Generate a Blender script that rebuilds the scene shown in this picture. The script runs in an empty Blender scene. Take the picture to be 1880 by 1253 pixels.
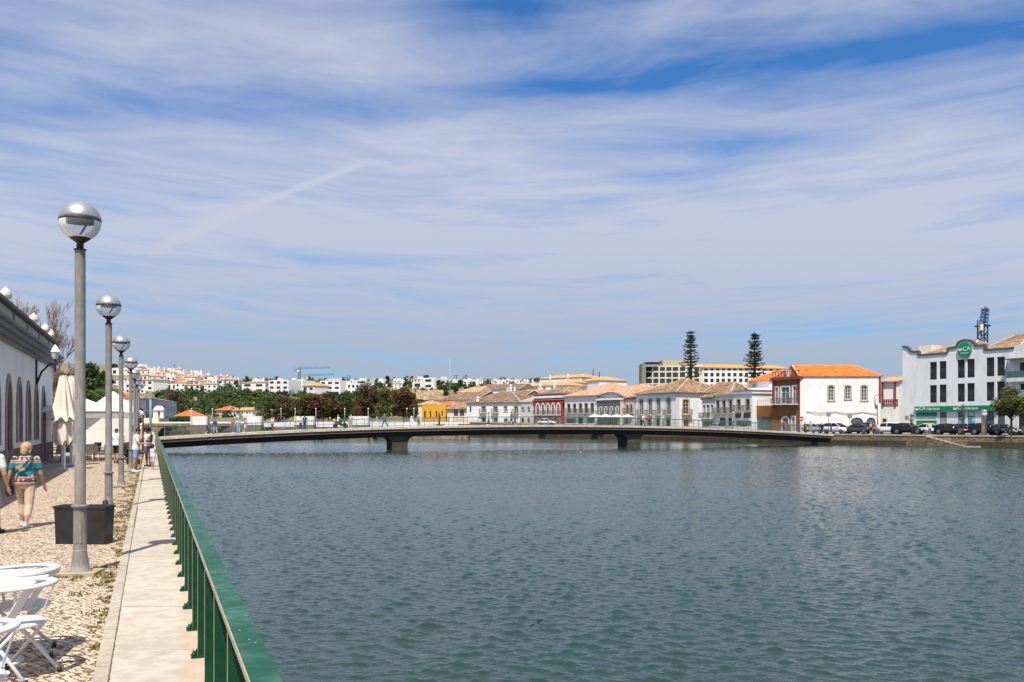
import bpy, bmesh, math, random
import numpy as np
from mathutils import Vector, Matrix, Euler
R = math.radians
random.seed(7)
scene = bpy.context.scene
COL = scene.collection
F, H, CX, HY = 1620.0, 1.92, 940.0, 776.0      # measured from the photo: focal (px), eye height (m), vanishing column and horizon row
WATER_Z = -1.5
def W(x, y, Z): return Vector(((x - CX) / F * Z, Z, H - (y - HY) / F * Z))
def G(x, y, z=0.0): return W(x, y, (H - z) * F / (y - HY))
def XY(x, Z): return Vector(((x - CX) / F * Z, Z))
def Cq(c, Z): return Vector((c - 0.4086 * Z, Z))     # a line running along the quay
QD = Vector((-0.4086, 1)).normalized(); QN = Vector((QD.y, -QD.x))
# ------------------------------------------------------------------ materials
MATS = {}
def nt(m): return m.node_tree.nodes, m.node_tree.links
def mat(name, col, rough=0.75, var=0.12, scale=3.0, bump=0.0, bscale=None, metal=0.0, spec=0.4, col2=None, detail=4, stretch=(1, 1, 1), lo=0.35, hi=0.65):
    if name in MATS: return MATS[name]
    m = bpy.data.materials.new(name); m.use_nodes = True
    N, L = nt(m); b = N['Principled BSDF']
    b.inputs['Roughness'].default_value = rough; b.inputs['Metallic'].default_value = metal
    b.inputs['Specular IOR Level'].default_value = spec
    c1 = tuple(col) + (1,)
    if var > 0 or col2:
        tc = N.new('ShaderNodeTexCoord'); mp = N.new('ShaderNodeMapping'); mp.inputs['Scale'].default_value = stretch
        no = N.new('ShaderNodeTexNoise'); no.inputs['Scale'].default_value = scale; no.inputs['Detail'].default_value = detail
        L.new(tc.outputs['Object'], mp.inputs[0]); L.new(mp.outputs[0], no.inputs['Vector'])
        rp = N.new('ShaderNodeValToRGB'); rp.color_ramp.elements[0].position = lo; rp.color_ramp.elements[1].position = hi
        if col2: a, c = c1, tuple(col2) + (1,)
        else: a, c = tuple(x * (1 - var) for x in col) + (1,), tuple(min(1, x * (1 + var)) for x in col) + (1,)
        rp.color_ramp.elements[0].color = a; rp.color_ramp.elements[1].color = c
        L.new(no.outputs[0], rp.inputs[0]); L.new(rp.outputs[0], b.inputs['Base Color'])
        if bump:
            bp = N.new('ShaderNodeBump'); bp.inputs['Strength'].default_value = bump; bp.inputs['Distance'].default_value = 0.02
            n2 = N.new('ShaderNodeTexNoise'); n2.inputs['Scale'].default_value = bscale or scale * 6; n2.inputs['Detail'].default_value = 5
            L.new(tc.outputs['Object'], n2.inputs['Vector']); L.new(n2.outputs[0], bp.inputs['Height']); L.new(bp.outputs[0], b.inputs['Normal'])
    else: b.inputs['Base Color'].default_value = c1
    MATS[name] = m; return m
def two_scale(name, col, col2, col3, s1, s2, rough=0.85, bump=0.3, bdist=0.03, stretch2=(1, 1, 1), mixf=0.5, lo=0.4, hi=0.6):
    """broad patches (col..col2) with finer speckle towards col3"""
    if name in MATS: return MATS[name]
    m = bpy.data.materials.new(name); m.use_nodes = True; N, L = nt(m); b = N['Principled BSDF']; b.inputs['Roughness'].default_value = rough
    b.inputs['Specular IOR Level'].default_value = 0.3
    tc = N.new('ShaderNodeTexCoord'); mp = N.new('ShaderNodeMapping'); mp.inputs['Scale'].default_value = stretch2
    L.new(tc.outputs['Object'], mp.inputs[0])
    n1 = N.new('ShaderNodeTexNoise'); n1.inputs['Scale'].default_value = s1; n1.inputs['Detail'].default_value = 6; L.new(tc.outputs['Object'], n1.inputs[0])
    n2 = N.new('ShaderNodeTexNoise'); n2.inputs['Scale'].default_value = s2; n2.inputs['Detail'].default_value = 5; L.new(mp.outputs[0], n2.inputs[0])
    r1 = N.new('ShaderNodeValToRGB'); r1.color_ramp.elements[0].position = 0.38; r1.color_ramp.elements[1].position = 0.62
    r1.color_ramp.elements[0].color = (*col, 1); r1.color_ramp.elements[1].color = (*col2, 1); L.new(n1.outputs[0], r1.inputs[0])
    r2 = N.new('ShaderNodeValToRGB'); r2.color_ramp.elements[0].position = lo; r2.color_ramp.elements[1].position = hi
    r2.color_ramp.elements[0].color = (0, 0, 0, 1); r2.color_ramp.elements[1].color = (mixf, mixf, mixf, 1); L.new(n2.outputs[0], r2.inputs[0])
    mx = N.new('ShaderNodeMix'); mx.data_type = 'RGBA'; L.new(r2.outputs[0], mx.inputs[0]); L.new(r1.outputs[0], mx.inputs[6]); mx.inputs[7].default_value = (*col3, 1)
    L.new(mx.outputs[2], b.inputs['Base Color'])
    bp = N.new('ShaderNodeBump'); bp.inputs['Strength'].default_value = bump; bp.inputs['Distance'].default_value = bdist
    L.new(n2.outputs[0], bp.inputs['Height']); L.new(bp.outputs[0], b.inputs['Normal'])
    MATS[name] = m; return m
def glassy(name, col, rough=0.08):
    m = mat(name, col, rough, 0.25, 0.8, spec=0.6); return m
# ------------------------------------------------------------------ mesh builder
WLOC = {}
class MB:
    def __init__(s): s.v = []; s.f = []; s.m = []; s.s = []
    def add(s, vs, fs, m=0, sm=False):
        o = len(s.v); s.v += [tuple(v) for v in vs]
        for f in fs: s.f.append(tuple(i + o for i in f)); s.m.append(m); s.s.append(sm)
    def face(s, vs, m=0): s.add(vs, [tuple(range(len(vs)))], m)
    def box(s, x0, x1, y0, y1, z0, z1, m=0):
        s.add([(x0, y0, z0), (x1, y0, z0), (x1, y1, z0), (x0, y1, z0), (x0, y0, z1), (x1, y0, z1), (x1, y1, z1), (x0, y1, z1)],
              [(3, 2, 1, 0), (4, 5, 6, 7), (0, 1, 5, 4), (1, 2, 6, 5), (2, 3, 7, 6), (3, 0, 4, 7)], m)
    def obox(s, o, a, b, c, m=0):
        o, a, b, c = Vector(o), Vector(a), Vector(b), Vector(c)
        s.add([o, o + a, o + a + b, o + b, o + c, o + a + c, o + a + b + c, o + b + c],
              [(3, 2, 1, 0), (4, 5, 6, 7), (0, 1, 5, 4), (1, 2, 6, 5), (2, 3, 7, 6), (3, 0, 4, 7)], m)
    def bar(s, p, q, w, h, m=0, up=(0, 0, 1)):
        p, q = Vector(p), Vector(q); d = (q - p).normalized(); up = Vector(up)
        sd = d.cross(up)
        if sd.length < 1e-4: sd = Vector((1, 0, 0))
        sd.normalize(); u = sd.cross(d).normalized()
        s.obox(p - sd * w / 2 - u * h / 2, sd * w, q - p, u * h, m)
    def tube(s, pts, rad, n=8, m=0, caps=True, sm=True):
        pts = [Vector(p) for p in pts]
        if not hasattr(rad, '__len__'): rad = [rad] * len(pts)
        vs = []; k = len(pts); px = None
        for i, p in enumerate(pts):
            d = (pts[min(i + 1, k - 1)] - pts[max(i - 1, 0)]).normalized()
            if px is None:
                px = d.cross(Vector((0, 0, 1)));
                if px.length < 0.05: px = d.cross(Vector((1, 0, 0)))
            px = (px - d * px.dot(d)).normalized(); py = d.cross(px)
            for j in range(n):
                a = 2 * math.pi * j / n; vs.append(p + (px * math.cos(a) + py * math.sin(a)) * rad[i])
        fs = [(i * n + j, i * n + (j + 1) % n, (i + 1) * n + (j + 1) % n, (i + 1) * n + j) for i in range(k - 1) for j in range(n)]
        s.add(vs, fs, m, sm)
        if caps: s.add(vs[:n][::-1], [tuple(range(n))], m); s.add(vs[-n:], [tuple(range(n))], m)
    def lathe(s, prof, o=(0, 0, 0), n=16, m=0, sm=True, sx=1, sy=1):
        vs = []; k = len(prof)
        for r, z in prof:
            for j in range(n):
                a = 2 * math.pi * j / n; vs.append((o[0] + r * math.cos(a) * sx, o[1] + r * math.sin(a) * sy, o[2] + z))
        fs = [(i * n + j, i * n + (j + 1) % n, (i + 1) * n + (j + 1) % n, (i + 1) * n + j) for i in range(k - 1) for j in range(n)]
        s.add(vs, fs, m, sm)
        s.add(vs[:n][::-1], [tuple(range(n))], m); s.add(vs[-n:], [tuple(range(n))], m)
    def loft(s, rings, m=0, sm=False, caps=True):
        n = len(rings[0]); vs = [v for r in rings for v in r]
        fs = [(i * n + j, i * n + (j + 1) % n, (i + 1) * n + (j + 1) % n, (i + 1) * n + j) for i in range(len(rings) - 1) for j in range(n)]
        s.add(vs, fs, m, sm)
        if caps: s.add(rings[0][::-1], [tuple(range(n))], m); s.add(rings[-1], [tuple(range(n))], m)
    def prism(s, loop, ext, m=0):
        loop = [Vector(p) for p in loop]; ext = Vector(ext); s.loft([loop, [p + ext for p in loop]], m)
    def ball(s, c, r, n=12, k=8, m=0, sq=(1, 1, 1)):
        pr = []
        vs = []; 
        for i in range(k + 1):
            t = math.pi * i / k - math.pi / 2
            for j in range(n):
                a = 2 * math.pi * j / n
                vs.append((c[0] + r * sq[0] * math.cos(t) * math.cos(a), c[1] + r * sq[1] * math.cos(t) * math.sin(a), c[2] + r * sq[2] * math.sin(t)))
        fs = [(i * n + j, i * n + (j + 1) % n, (i + 1) * n + (j + 1) % n, (i + 1) * n + j) for i in range(k) for j in range(n)]
        s.add(vs, fs, m, True)
    def build(s, name, mats, parent=None, fix=True, rel=True):
        me = bpy.data.meshes.new(name)
        wl = WLOC.get(parent.name, Vector((0, 0, 0))) if (parent is not None and rel) else Vector((0, 0, 0))
        vs = s.v if wl.length == 0 else [(v[0] - wl.x, v[1] - wl.y, v[2] - wl.z) for v in s.v]
        me.from_pydata(vs, [], s.f)
        if not isinstance(mats, (list, tuple)): mats = [mats]
        for m in mats: me.materials.append(m)
        me.polygons.foreach_set('material_index', s.m); me.polygons.foreach_set('use_smooth', s.s)
        if fix:
            b = bmesh.new(); b.from_mesh(me)
            bmesh.ops.remove_doubles(b, verts=b.verts, dist=0.00005)
            bmesh.ops.recalc_face_normals(b, faces=b.faces); b.to_mesh(me); b.free()
        return link(name, me, parent, wl)
def link(name, me, parent=None, wl=None):
    o = bpy.data.objects.new(name, me); COL.objects.link(o)
    if parent is not None: o.parent = parent
    WLOC[o.name] = wl if wl is not None else (WLOC.get(parent.name, Vector((0, 0, 0))) if parent is not None else Vector((0, 0, 0)))
    return o
def tag(o, label=None, cat=None, group=None, kind=None):
    if label: o['label'] = label
    if cat: o['category'] = cat
    if group: o['group'] = group
    if kind: o['kind'] = kind
    return o
def thing(name, label, cat, loc=(0, 0, 0), group=None, rz=0):
    o = bpy.data.objects.new(name, None); COL.objects.link(o); o.location = loc; o.rotation_euler = (0, 0, rz); o.empty_display_size = 0.3
    WLOC[o.name] = Vector(loc) if rz == 0 else Vector((0, 0, 0))
    return tag(o, label, cat, group)
def origin_to(o, p):
    """move a single-mesh thing's origin to its base"""
    p = Vector(p); o.data.transform(Matrix.Translation(-p)); o.location = p; return o
def copy_tree(o, parent=None):
    c = o.copy(); COL.objects.link(c)
    if parent is not None: c.parent = parent
    for ch in list(o.children): copy_tree(ch, c)
    return c
def strip_(me_name, me): return me
# ------------------------------------------------------------------ camera, light, sky
cam = bpy.data.cameras.new('camera'); camo = bpy.data.objects.new('camera', cam); COL.objects.link(camo); scene.camera = camo
cam.sensor_width = 36; cam.lens = 36 * F / 1880; cam.shift_y = (HY - 626.5) / 1880; cam.clip_end = 20000; cam.clip_start = 0.05
camo.location = (0, 0, H); camo.rotation_euler = (R(90), 0, 0)
scene.view_settings.view_transform = 'Standard'; scene.view_settings.look = 'None'; scene.view_settings.gamma = 1; scene.view_settings.exposure = EXPOSURE = 0.3
SUND = Vector((0.07, 1.0, -1.87)).normalized()
sl = bpy.data.lights.new('sun', 'SUN'); slo = bpy.data.objects.new('sun', sl); COL.objects.link(slo)
sl.energy = 5.0; sl.angle = R(0.55); sl.color = (1.0, 0.94, 0.85); slo.rotation_euler = SUND.to_track_quat('-Z', 'Y').to_euler(); slo.location = (0, -30, 60)
def build_world():
    w = bpy.data.worlds.new('World'); scene.world = w; w.use_nodes = True; N, L = w.node_tree.nodes, w.node_tree.links
    for n in list(N): N.remove(n)
    out = N.new('ShaderNodeOutputWorld'); bg = N.new('ShaderNodeBackground'); L.new(bg.outputs[0], out.inputs[0]); bg.inputs[1].default_value = 0.1
    sky = N.new('ShaderNodeTexSky'); sky.sky_type = 'NISHITA'; sky.sun_disc = False; sky.sun_elevation = R(62); sky.sun_rotation = R(184)
    sky.altitude = 0; sky.air_density = 1.0; sky.dust_density = 0.6; sky.ozone_density = 3.0
    tc = N.new('ShaderNodeTexCoord'); sp = N.new('ShaderNodeSeparateXYZ'); L.new(tc.outputs['Generated'], sp.inputs[0])
    def val(x):
        if isinstance(x, (int, float)):
            v = N.new('ShaderNodeValue'); v.outputs[0].default_value = x; return v.outputs[0]
        return x
    def op(o, a, b=None, c=None, clamp=False):
        n = N.new('ShaderNodeMath'); n.operation = o; n.use_clamp = clamp
        for i, x in enumerate((a, b, c)):
            if x is None: continue
            if isinstance(x, (int, float)): n.inputs[i].default_value = x
            else: L.new(x, n.inputs[i])
        return n.outputs[0]
    X, Y, Z = sp.outputs
    yy = op('MAXIMUM', op('ABSOLUTE', Y), 0.08)
    a0 = op('DIVIDE', X, yy); b0 = op('DIVIDE', op('MAXIMUM', Z, 0.0), yy)
    zz = op('ADD', op('MAXIMUM', Z, 0.0), 0.10)
    cu = N.new('ShaderNodeCombineXYZ'); uu = op('DIVIDE', X, zz); L.new(uu, cu.inputs[0]); L.new(op('ADD', op('DIVIDE', Y, zz), op('MULTIPLY', op('MULTIPLY', uu, uu), 0.22)), cu.inputs[1])
    def noise(scale, detail, sx, sy, rot=0, rough=0.55, dist=0.0, off=0.0):
        mp = N.new('ShaderNodeMapping'); mp.inputs['Scale'].default_value = (sx, sy, 1); mp.inputs['Rotation'].default_value = (0, 0, rot); mp.inputs['Location'].default_value = (off, off * 0.7, 0)
        L.new(cu.outputs[0], mp.inputs[0])
        n = N.new('ShaderNodeTexNoise'); n.inputs['Scale'].default_value = scale; n.inputs['Detail'].default_value = detail; n.inputs['Roughness'].default_value = rough; n.inputs['Distortion'].default_value = dist
        L.new(mp.outputs[0], n.inputs['Vector']); return n.outputs[0]
    warp = noise(0.9, 4, 1, 1, off=3.1); warp2 = noise(0.7, 3, 1, 1, off=9.4)
    a = op('ADD', a0, op('MULTIPLY', op('SUBTRACT', warp2, 0.5), 0.12)); b = op('ADD', b0, op('MULTIPLY', op('SUBTRACT', warp, 0.5), 0.055))
    def ramp(x, pts):
        r = N.new('ShaderNodeValToRGB'); el = r.color_ramp.elements; r.color_ramp.interpolation = 'EASE'
        while len(el) < len(pts): el.new(0.5)
        for e, (p, v) in zip(el, pts): e.position = p; e.color = (v, v, v, 1)
        L.new(x, r.inputs[0]); return r.outputs[0]
    def gauss(ac, bc, slope, wa, wb):
        da = op('DIVIDE', op('SUBTRACT', a, ac), wa)
        db = op('DIVIDE', op('SUBTRACT', op('SUBTRACT', b, bc), op('MULTIPLY', op('SUBTRACT', a, ac), slope)), wb)
        return op('EXPONENT', op('MULTIPLY', op('ADD', op('MULTIPLY', da, da), op('MULTIPLY', db, db)), -1.0))
    fine = noise(1.9, 11, 0.75, 1.35, R(-10), 0.60, 1.0); fil2 = noise(4.0, 9, 0.55, 1.4, R(14), 0.62, 0.9, off=2.2)        # long wisps
    broad = noise(0.8, 6, 0.60, 1.25, R(8), 0.52, 0.8, off=5.0)
    base = ramp(b, SKY_BASE)
    D = op('ADD', base, op('MULTIPLY', op('SUBTRACT', fine, 0.5), SKY_FINE)); D = op('ADD', D, op('MULTIPLY', op('SUBTRACT', broad, 0.5), SKY_BROAD)); D = op('ADD', D, op('MULTIPLY', op('SUBTRACT', fil2, 0.5), SKY_FIL))
    for (ac, bc, sl_, wa, wb, k) in SKY_BLOBS: D = op('ADD', D, op('MULTIPLY', gauss(ac, bc, sl_, wa, wb), k))
    # condensation trail: a thin line from (-.417,.19) to (-.16,.30), broken and widening towards the horizon
    tx = op('DIVIDE', op('ADD', a0, 0.417), 0.257)
    mask = op('MULTIPLY', ramp(op('ADD', tx, 0.0), [(0.0, 0.0), (0.07, 1.0), (0.90, 1.0), (1.0, 0.0)]), 1.0)
    curve = op('ADD', op('ADD', 0.190, op('MULTIPLY', tx, 0.106)), op('MULTIPLY', op('SINE', op('MULTIPLY', tx, math.pi)), 0.004))
    curve = op('ADD', curve, op('MULTIPLY', op('SUBTRACT', fine, 0.5), 0.006))
    dw = op('DIVIDE', op('SUBTRACT', b0, curve), op('SUBTRACT', 0.0055, op('MULTIPLY', tx, 0.0032)))
    trail = op('MULTIPLY', op('EXPONENT', op('MULTIPLY', op('MULTIPLY', dw, dw), -1)), op('MULTIPLY', mask, 0.36))
    D = op('ADD', op('MINIMUM', D, 0.94), trail)
    D = op('MINIMUM', op('MAXIMUM', D, 0.0), 1.0)
    cc = N.new('ShaderNodeMix'); cc.data_type = 'RGBA'; L.new(ramp(b0, [(0, 0), (0.25, 1)]), cc.inputs[0])
    cc.inputs[6].default_value = (*CLOUD_LOW, 1); cc.inputs[7].default_value = (*CLOUD_HIGH, 1)
    tint = N.new('ShaderNodeMix'); tint.data_type = 'RGBA'; tint.blend_type = 'MULTIPLY'; tint.inputs[0].default_value = 1; L.new(sky.outputs[0], tint.inputs[6]); tint.inputs[7].default_value = (*SKY_TINT, 1)
    mx = N.new('ShaderNodeMix'); mx.data_type = 'RGBA'; L.new(D, mx.inputs[0]); L.new(tint.outputs[2], mx.inputs[6]); L.new(cc.outputs[2], mx.inputs[7])
    L.new(mx.outputs[2], bg.inputs[0])
SKY_BASE = [(0.0, 0.97), (0.06, 0.88), (0.12, 0.81), (0.22, 0.85), (0.30, 0.74), (0.38, 0.46), (0.47, 0.34), (0.65, 0.60)]
SKY_FINE, SKY_BROAD, SKY_FIL = 1.15, 0.95, 0.6
SKY_BLOBS = [(0.36, 0.418, 0.125, 0.30, 0.024, -0.60), (0.05, 0.375, 0.05, 0.12, 0.012, -0.25), (0.27, 0.320, 0.02, 0.13, 0.016, -0.32), (0.22, 0.288, 0.06, 0.09, 0.012, -0.25),
             (0.0, 0.465, 0.0, 0.10, 0.03, -0.35), (-0.16, 0.345, 0.0, 0.12, 0.02, -0.33), (-0.56, 0.435, -0.1, 0.08, 0.02, -0.35), (-0.50, 0.36, -0.06, 0.12, 0.02, -0.2),
             (-0.42, 0.43, -0.1, 0.14, 0.05, 0.25), (0.28, 0.47, 0.10, 0.22, 0.018, 0.28), (0.3, 0.20, 0.0, 0.5, 0.05, 0.25), (-0.2, 0.41, -0.15, 0.16, 0.04, 0.22),
             (-0.15, 0.186, 0.0, 0.20, 0.006, -0.22), (0.3, 0.165, 0.0, 0.3, 0.005, 0.12)]
CLOUD_LOW, CLOUD_HIGH, SKY_TINT = (3.1, 3.68, 4.65), (4.6, 4.92, 5.95), (0.36, 0.76, 1.16)
build_world()
# ------------------------------------------------------------------ common materials
M_CONC = two_scale('walkway_concrete', (0.45, 0.39, 0.315), (0.54, 0.475, 0.385), (0.33, 0.27, 0.20), 0.7, 6, 0.9, 0.12, 0.01, (1, 1, 1), 0.5)
M_KERB = two_scale('kerb_stone', (0.40, 0.34, 0.265), (0.48, 0.415, 0.33), (0.30, 0.24, 0.17), 1.5, 14, 0.9, 0.2, 0.01)
M_STONE = two_scale('quay_stone', (0.26, 0.20, 0.13), (0.17, 0.13, 0.085), (0.05, 0.04, 0.025), 0.5, 2.2, 0.9, 0.5, 0.08, (1, 1, 2.5), 0.7)
M_COPING = two_scale('coping_stone', (0.46, 0.38, 0.28), (0.56, 0.48, 0.37), (0.28, 0.21, 0.13), 0.8, 5, 0.9, 0.2, 0.02)
M_GREEN = two_scale('shade_darkened_green_paint', (0.004, 0.045, 0.018), (0.008, 0.075, 0.030), (0.003, 0.03, 0.013), 1.3, 9, 0.42, 0.1, 0.004, (1, 1, 1), 0.5)  # darkened so the colour carries the shadow between the railing bars
M_GREENTOP = two_scale('weathered_green_paint', (0.010, 0.085, 0.045), (0.050, 0.150, 0.110), (0.006, 0.05, 0.026), 2.6, 15, 0.5, 0.1, 0.004, (1, 1, 1), 0.6)
M_WORN = mat('worn_paint_edge', (0.42, 0.34, 0.25), 0.7, 0.15, 12)
M_POLE = two_scale('galvanised_pole', (0.22, 0.205, 0.19), (0.28, 0.265, 0.25), (0.17, 0.14, 0.11), 1.5, 25, 0.55, 0.05, 0.003, (1, 1, 0.3), 0.5)
M_WHITE = two_scale('white_render', (0.78, 0.76, 0.73), (0.82, 0.81, 0.79), (0.60, 0.55, 0.48), 0.35, 1.3, 0.9, 0.05, 0.01, (1, 1, 0.28), 0.5, 0.5, 0.72)
M_WHITE2 = two_scale('cool_white_render', (0.78, 0.77, 0.755), (0.82, 0.81, 0.80), (0.58, 0.56, 0.53), 0.3, 1.1, 0.9, 0.05, 0.01, (1, 1, 0.25), 0.5, 0.5, 0.72)
M_CREAM = mat('cream_render', (0.72, 0.64, 0.48), 0.9, 0.06, 0.8)
M_DARKGLASS = glassy('dark_window_glass', (0.02, 0.024, 0.028))
M_GREYGLASS = glassy('grey_window_glass', (0.10, 0.12, 0.13))
M_WFRAME = mat('white_window_frame', (0.72, 0.70, 0.66), 0.6, 0.05)
M_SURR = two_scale('stone_surround', (0.42, 0.37, 0.29), (0.50, 0.45, 0.36), (0.3, 0.25, 0.18), 1, 6, 0.9, 0.1, 0.01)
M_IRON = mat('black_ironwork', (0.02, 0.02, 0.022), 0.5, 0.1)
M_GREYST = mat('grey_cornice_paint', (0.19, 0.195, 0.21), 0.8, 0.12, 2)
def tiles(name, a, b, c): return two_scale(name, a, b, c, 0.22, 1.5, 0.9, 0.6, 0.05, (1, 1, 1.6), 0.85, 0.44, 0.60)
M_TBROWN = tiles('weathered_brown_tiles', (0.205, 0.13, 0.085), (0.275, 0.18, 0.115), (0.085, 0.06, 0.045))
M_TPALE = tiles('pale_clay_tiles', (0.50, 0.29, 0.175), (0.57, 0.36, 0.23), (0.30, 0.165, 0.10))
M_TORANGE = tiles('bright_orange_tiles', (0.58, 0.15, 0.03), (0.64, 0.19, 0.04), (0.42, 0.10, 0.022))
M_TYELL = tiles('ochre_clay_tiles', (0.56, 0.31, 0.12), (0.60, 0.37, 0.17), (0.36, 0.19, 0.075))
M_TMIX = tiles('mottled_tiles', (0.38, 0.25, 0.14), (0.24, 0.145, 0.08), (0.11, 0.072, 0.05))
M_ASPH = two_scale('asphalt', (0.07, 0.068, 0.066), (0.09, 0.088, 0.084), (0.05, 0.05, 0.05), 0.5, 8, 0.9, 0.2, 0.01)
# ------------------------------------------------------------------ water
def water_mat():
    m = bpy.data.materials.new('river_water'); m.use_nodes = True; N, L = nt(m); b = N['Principled BSDF']
    b.inputs['Base Color'].default_value = (0.018, 0.044, 0.035, 1); b.inputs['Roughness'].default_value = 0.06; b.inputs['IOR'].default_value = 1.333; b.inputs['Specular IOR Level'].default_value = 0.5
    tc = N.new('ShaderNodeTexCoord')
    def nz(scale, sx, sy, rot, detail, dist=0.4):
        mp = N.new('ShaderNodeMapping'); mp.inputs['Scale'].default_value = (sx, sy, 1); mp.inputs['Rotation'].default_value = (0, 0, rot)
        L.new(tc.outputs['Object'], mp.inputs[0]); n = N.new('ShaderNodeTexNoise'); n.inputs['Scale'].default_value = scale; n.inputs['Detail'].default_value = detail; n.inputs['Distortion'].default_value = dist
        L.new(mp.outputs[0], n.inputs[0]); return n.outputs[0]
    def mul(a, k):
        n = N.new('ShaderNodeMath'); n.operation = 'MULTIPLY'; L.new(a, n.inputs[0]); n.inputs[1].default_value = k; return n.outputs[0]
    def add(a, c):
        n = N.new('ShaderNodeMath'); n.operation = 'ADD'; L.new(a, n.inputs[0]); L.new(c, n.inputs[1]); return n.outputs[0]
    hgt = add(mul(nz(7.0, 0.75, 1.2, R(-20), 2), 0.5), mul(nz(14.0, 0.8, 1.1, R(15), 1.5), 0.16))
    gust = N.new('ShaderNodeMapRange'); L.new(nz(0.035, 0.45, 1.5, R(-12), 4, .8), gust.inputs[0]); gust.inputs[1].default_value = 0.36; gust.inputs[2].default_value = 0.64; gust.inputs[3].default_value = 0.62; gust.inputs[4].default_value = 1.25
    mg = N.new('ShaderNodeMath'); mg.operation = 'MULTIPLY'; L.new(hgt, mg.inputs[0]); L.new(gust.outputs[0], mg.inputs[1]); hgt = mg.outputs[0]
    bp = N.new('ShaderNodeBump'); bp.inputs['Strength'].default_value = 1.0; bp.inputs['Distance'].default_value = WATER_BUMP
    # gusts: patches of rougher and calmer water
    L.new(hgt, bp.inputs['Height'])
    L.new(bp.outputs[0], b.inputs['Normal'])
    return m
WATER_BUMP = 0.05
def water_surface():
    """calm sheet everywhere, with a finely meshed field of real wavelets over the river reach between the quays"""
    rg = np.random.default_rng(12); Y = [9.0]
    while Y[-1] < 150: Y.append(Y[-1] + 0.034 + 0.00088 * Y[-1])
    Y = np.array(Y); nc = 860; q = np.linspace(0, 1, nc)[None, :]; YY = np.repeat(Y[:, None], nc, 1); xl = 0.46 - 0.4086 * YY; xr = 0.66 * YY + 3; XX = xl + (xr - xl) * q
    h = np.zeros_like(XX); N = 44
    for i in range(N):
        lam = 0.125 * (0.60 / 0.125) ** (rg.random() ** 1.15); k = 2 * np.pi / lam; th = 0.30 + rg.normal() * 0.55; s = WAVE_SLOPE * (0.7 + 0.6 * rg.random()) * (1.0 if lam < 0.55 else 0.75)
        h += (s / k) * np.sin(k * (XX * np.sin(th) + YY * np.cos(th)) + rg.random() * 6.283)
    g = 1.0 + 0.34 * np.sin(XX * 0.11 + 1.3 * np.sin(YY * 0.05)) * np.sin(YY * 0.085 + 0.7) + 0.14 * np.sin(XX * 0.31 + YY * 0.13)
    sg = h.std(); h = h + 0.22 * (h * h - sg * sg) / sg
    edge = np.clip((150 - YY) / 12, 0, 1) * np.clip((YY - 9) / 1.0, 0, 1); h = h * g * edge
    v = np.stack([XX, YY, WATER_Z + h], 2).reshape(-1, 3); nr = len(Y); i = np.arange(nr - 1)[:, None] * nc + np.arange(nc - 1)[None, :]; f = np.stack([i, i + 1, i + nc + 1, i + nc], 2).reshape(-1, 4)
    z = WATER_Z - 0.07; fl = np.array([(-900, -200, z), (500, -200, z), (500, 500, z), (-900, 500, z)], float); nv = len(v); v = np.vstack([v, fl]); f = np.vstack([f, [[nv, nv + 1, nv + 2, nv + 3]]])
    me = bpy.data.meshes.new('water'); me.vertices.add(len(v)); me.vertices.foreach_set('co', v.ravel()); me.loops.add(f.size); me.loops.foreach_set('vertex_index', f.ravel().astype(np.int32)); me.polygons.add(len(f)); me.polygons.foreach_set('loop_start', np.arange(0, f.size, 4, dtype=np.int32)); me.polygons.foreach_set('use_smooth', np.ones(len(f), bool)); me.update(calc_edges=True); me.materials.append(water_mat()); return link('water', me)
WAVE_SLOPE = 0.0265
tag(water_surface(), kind='structure')
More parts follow.
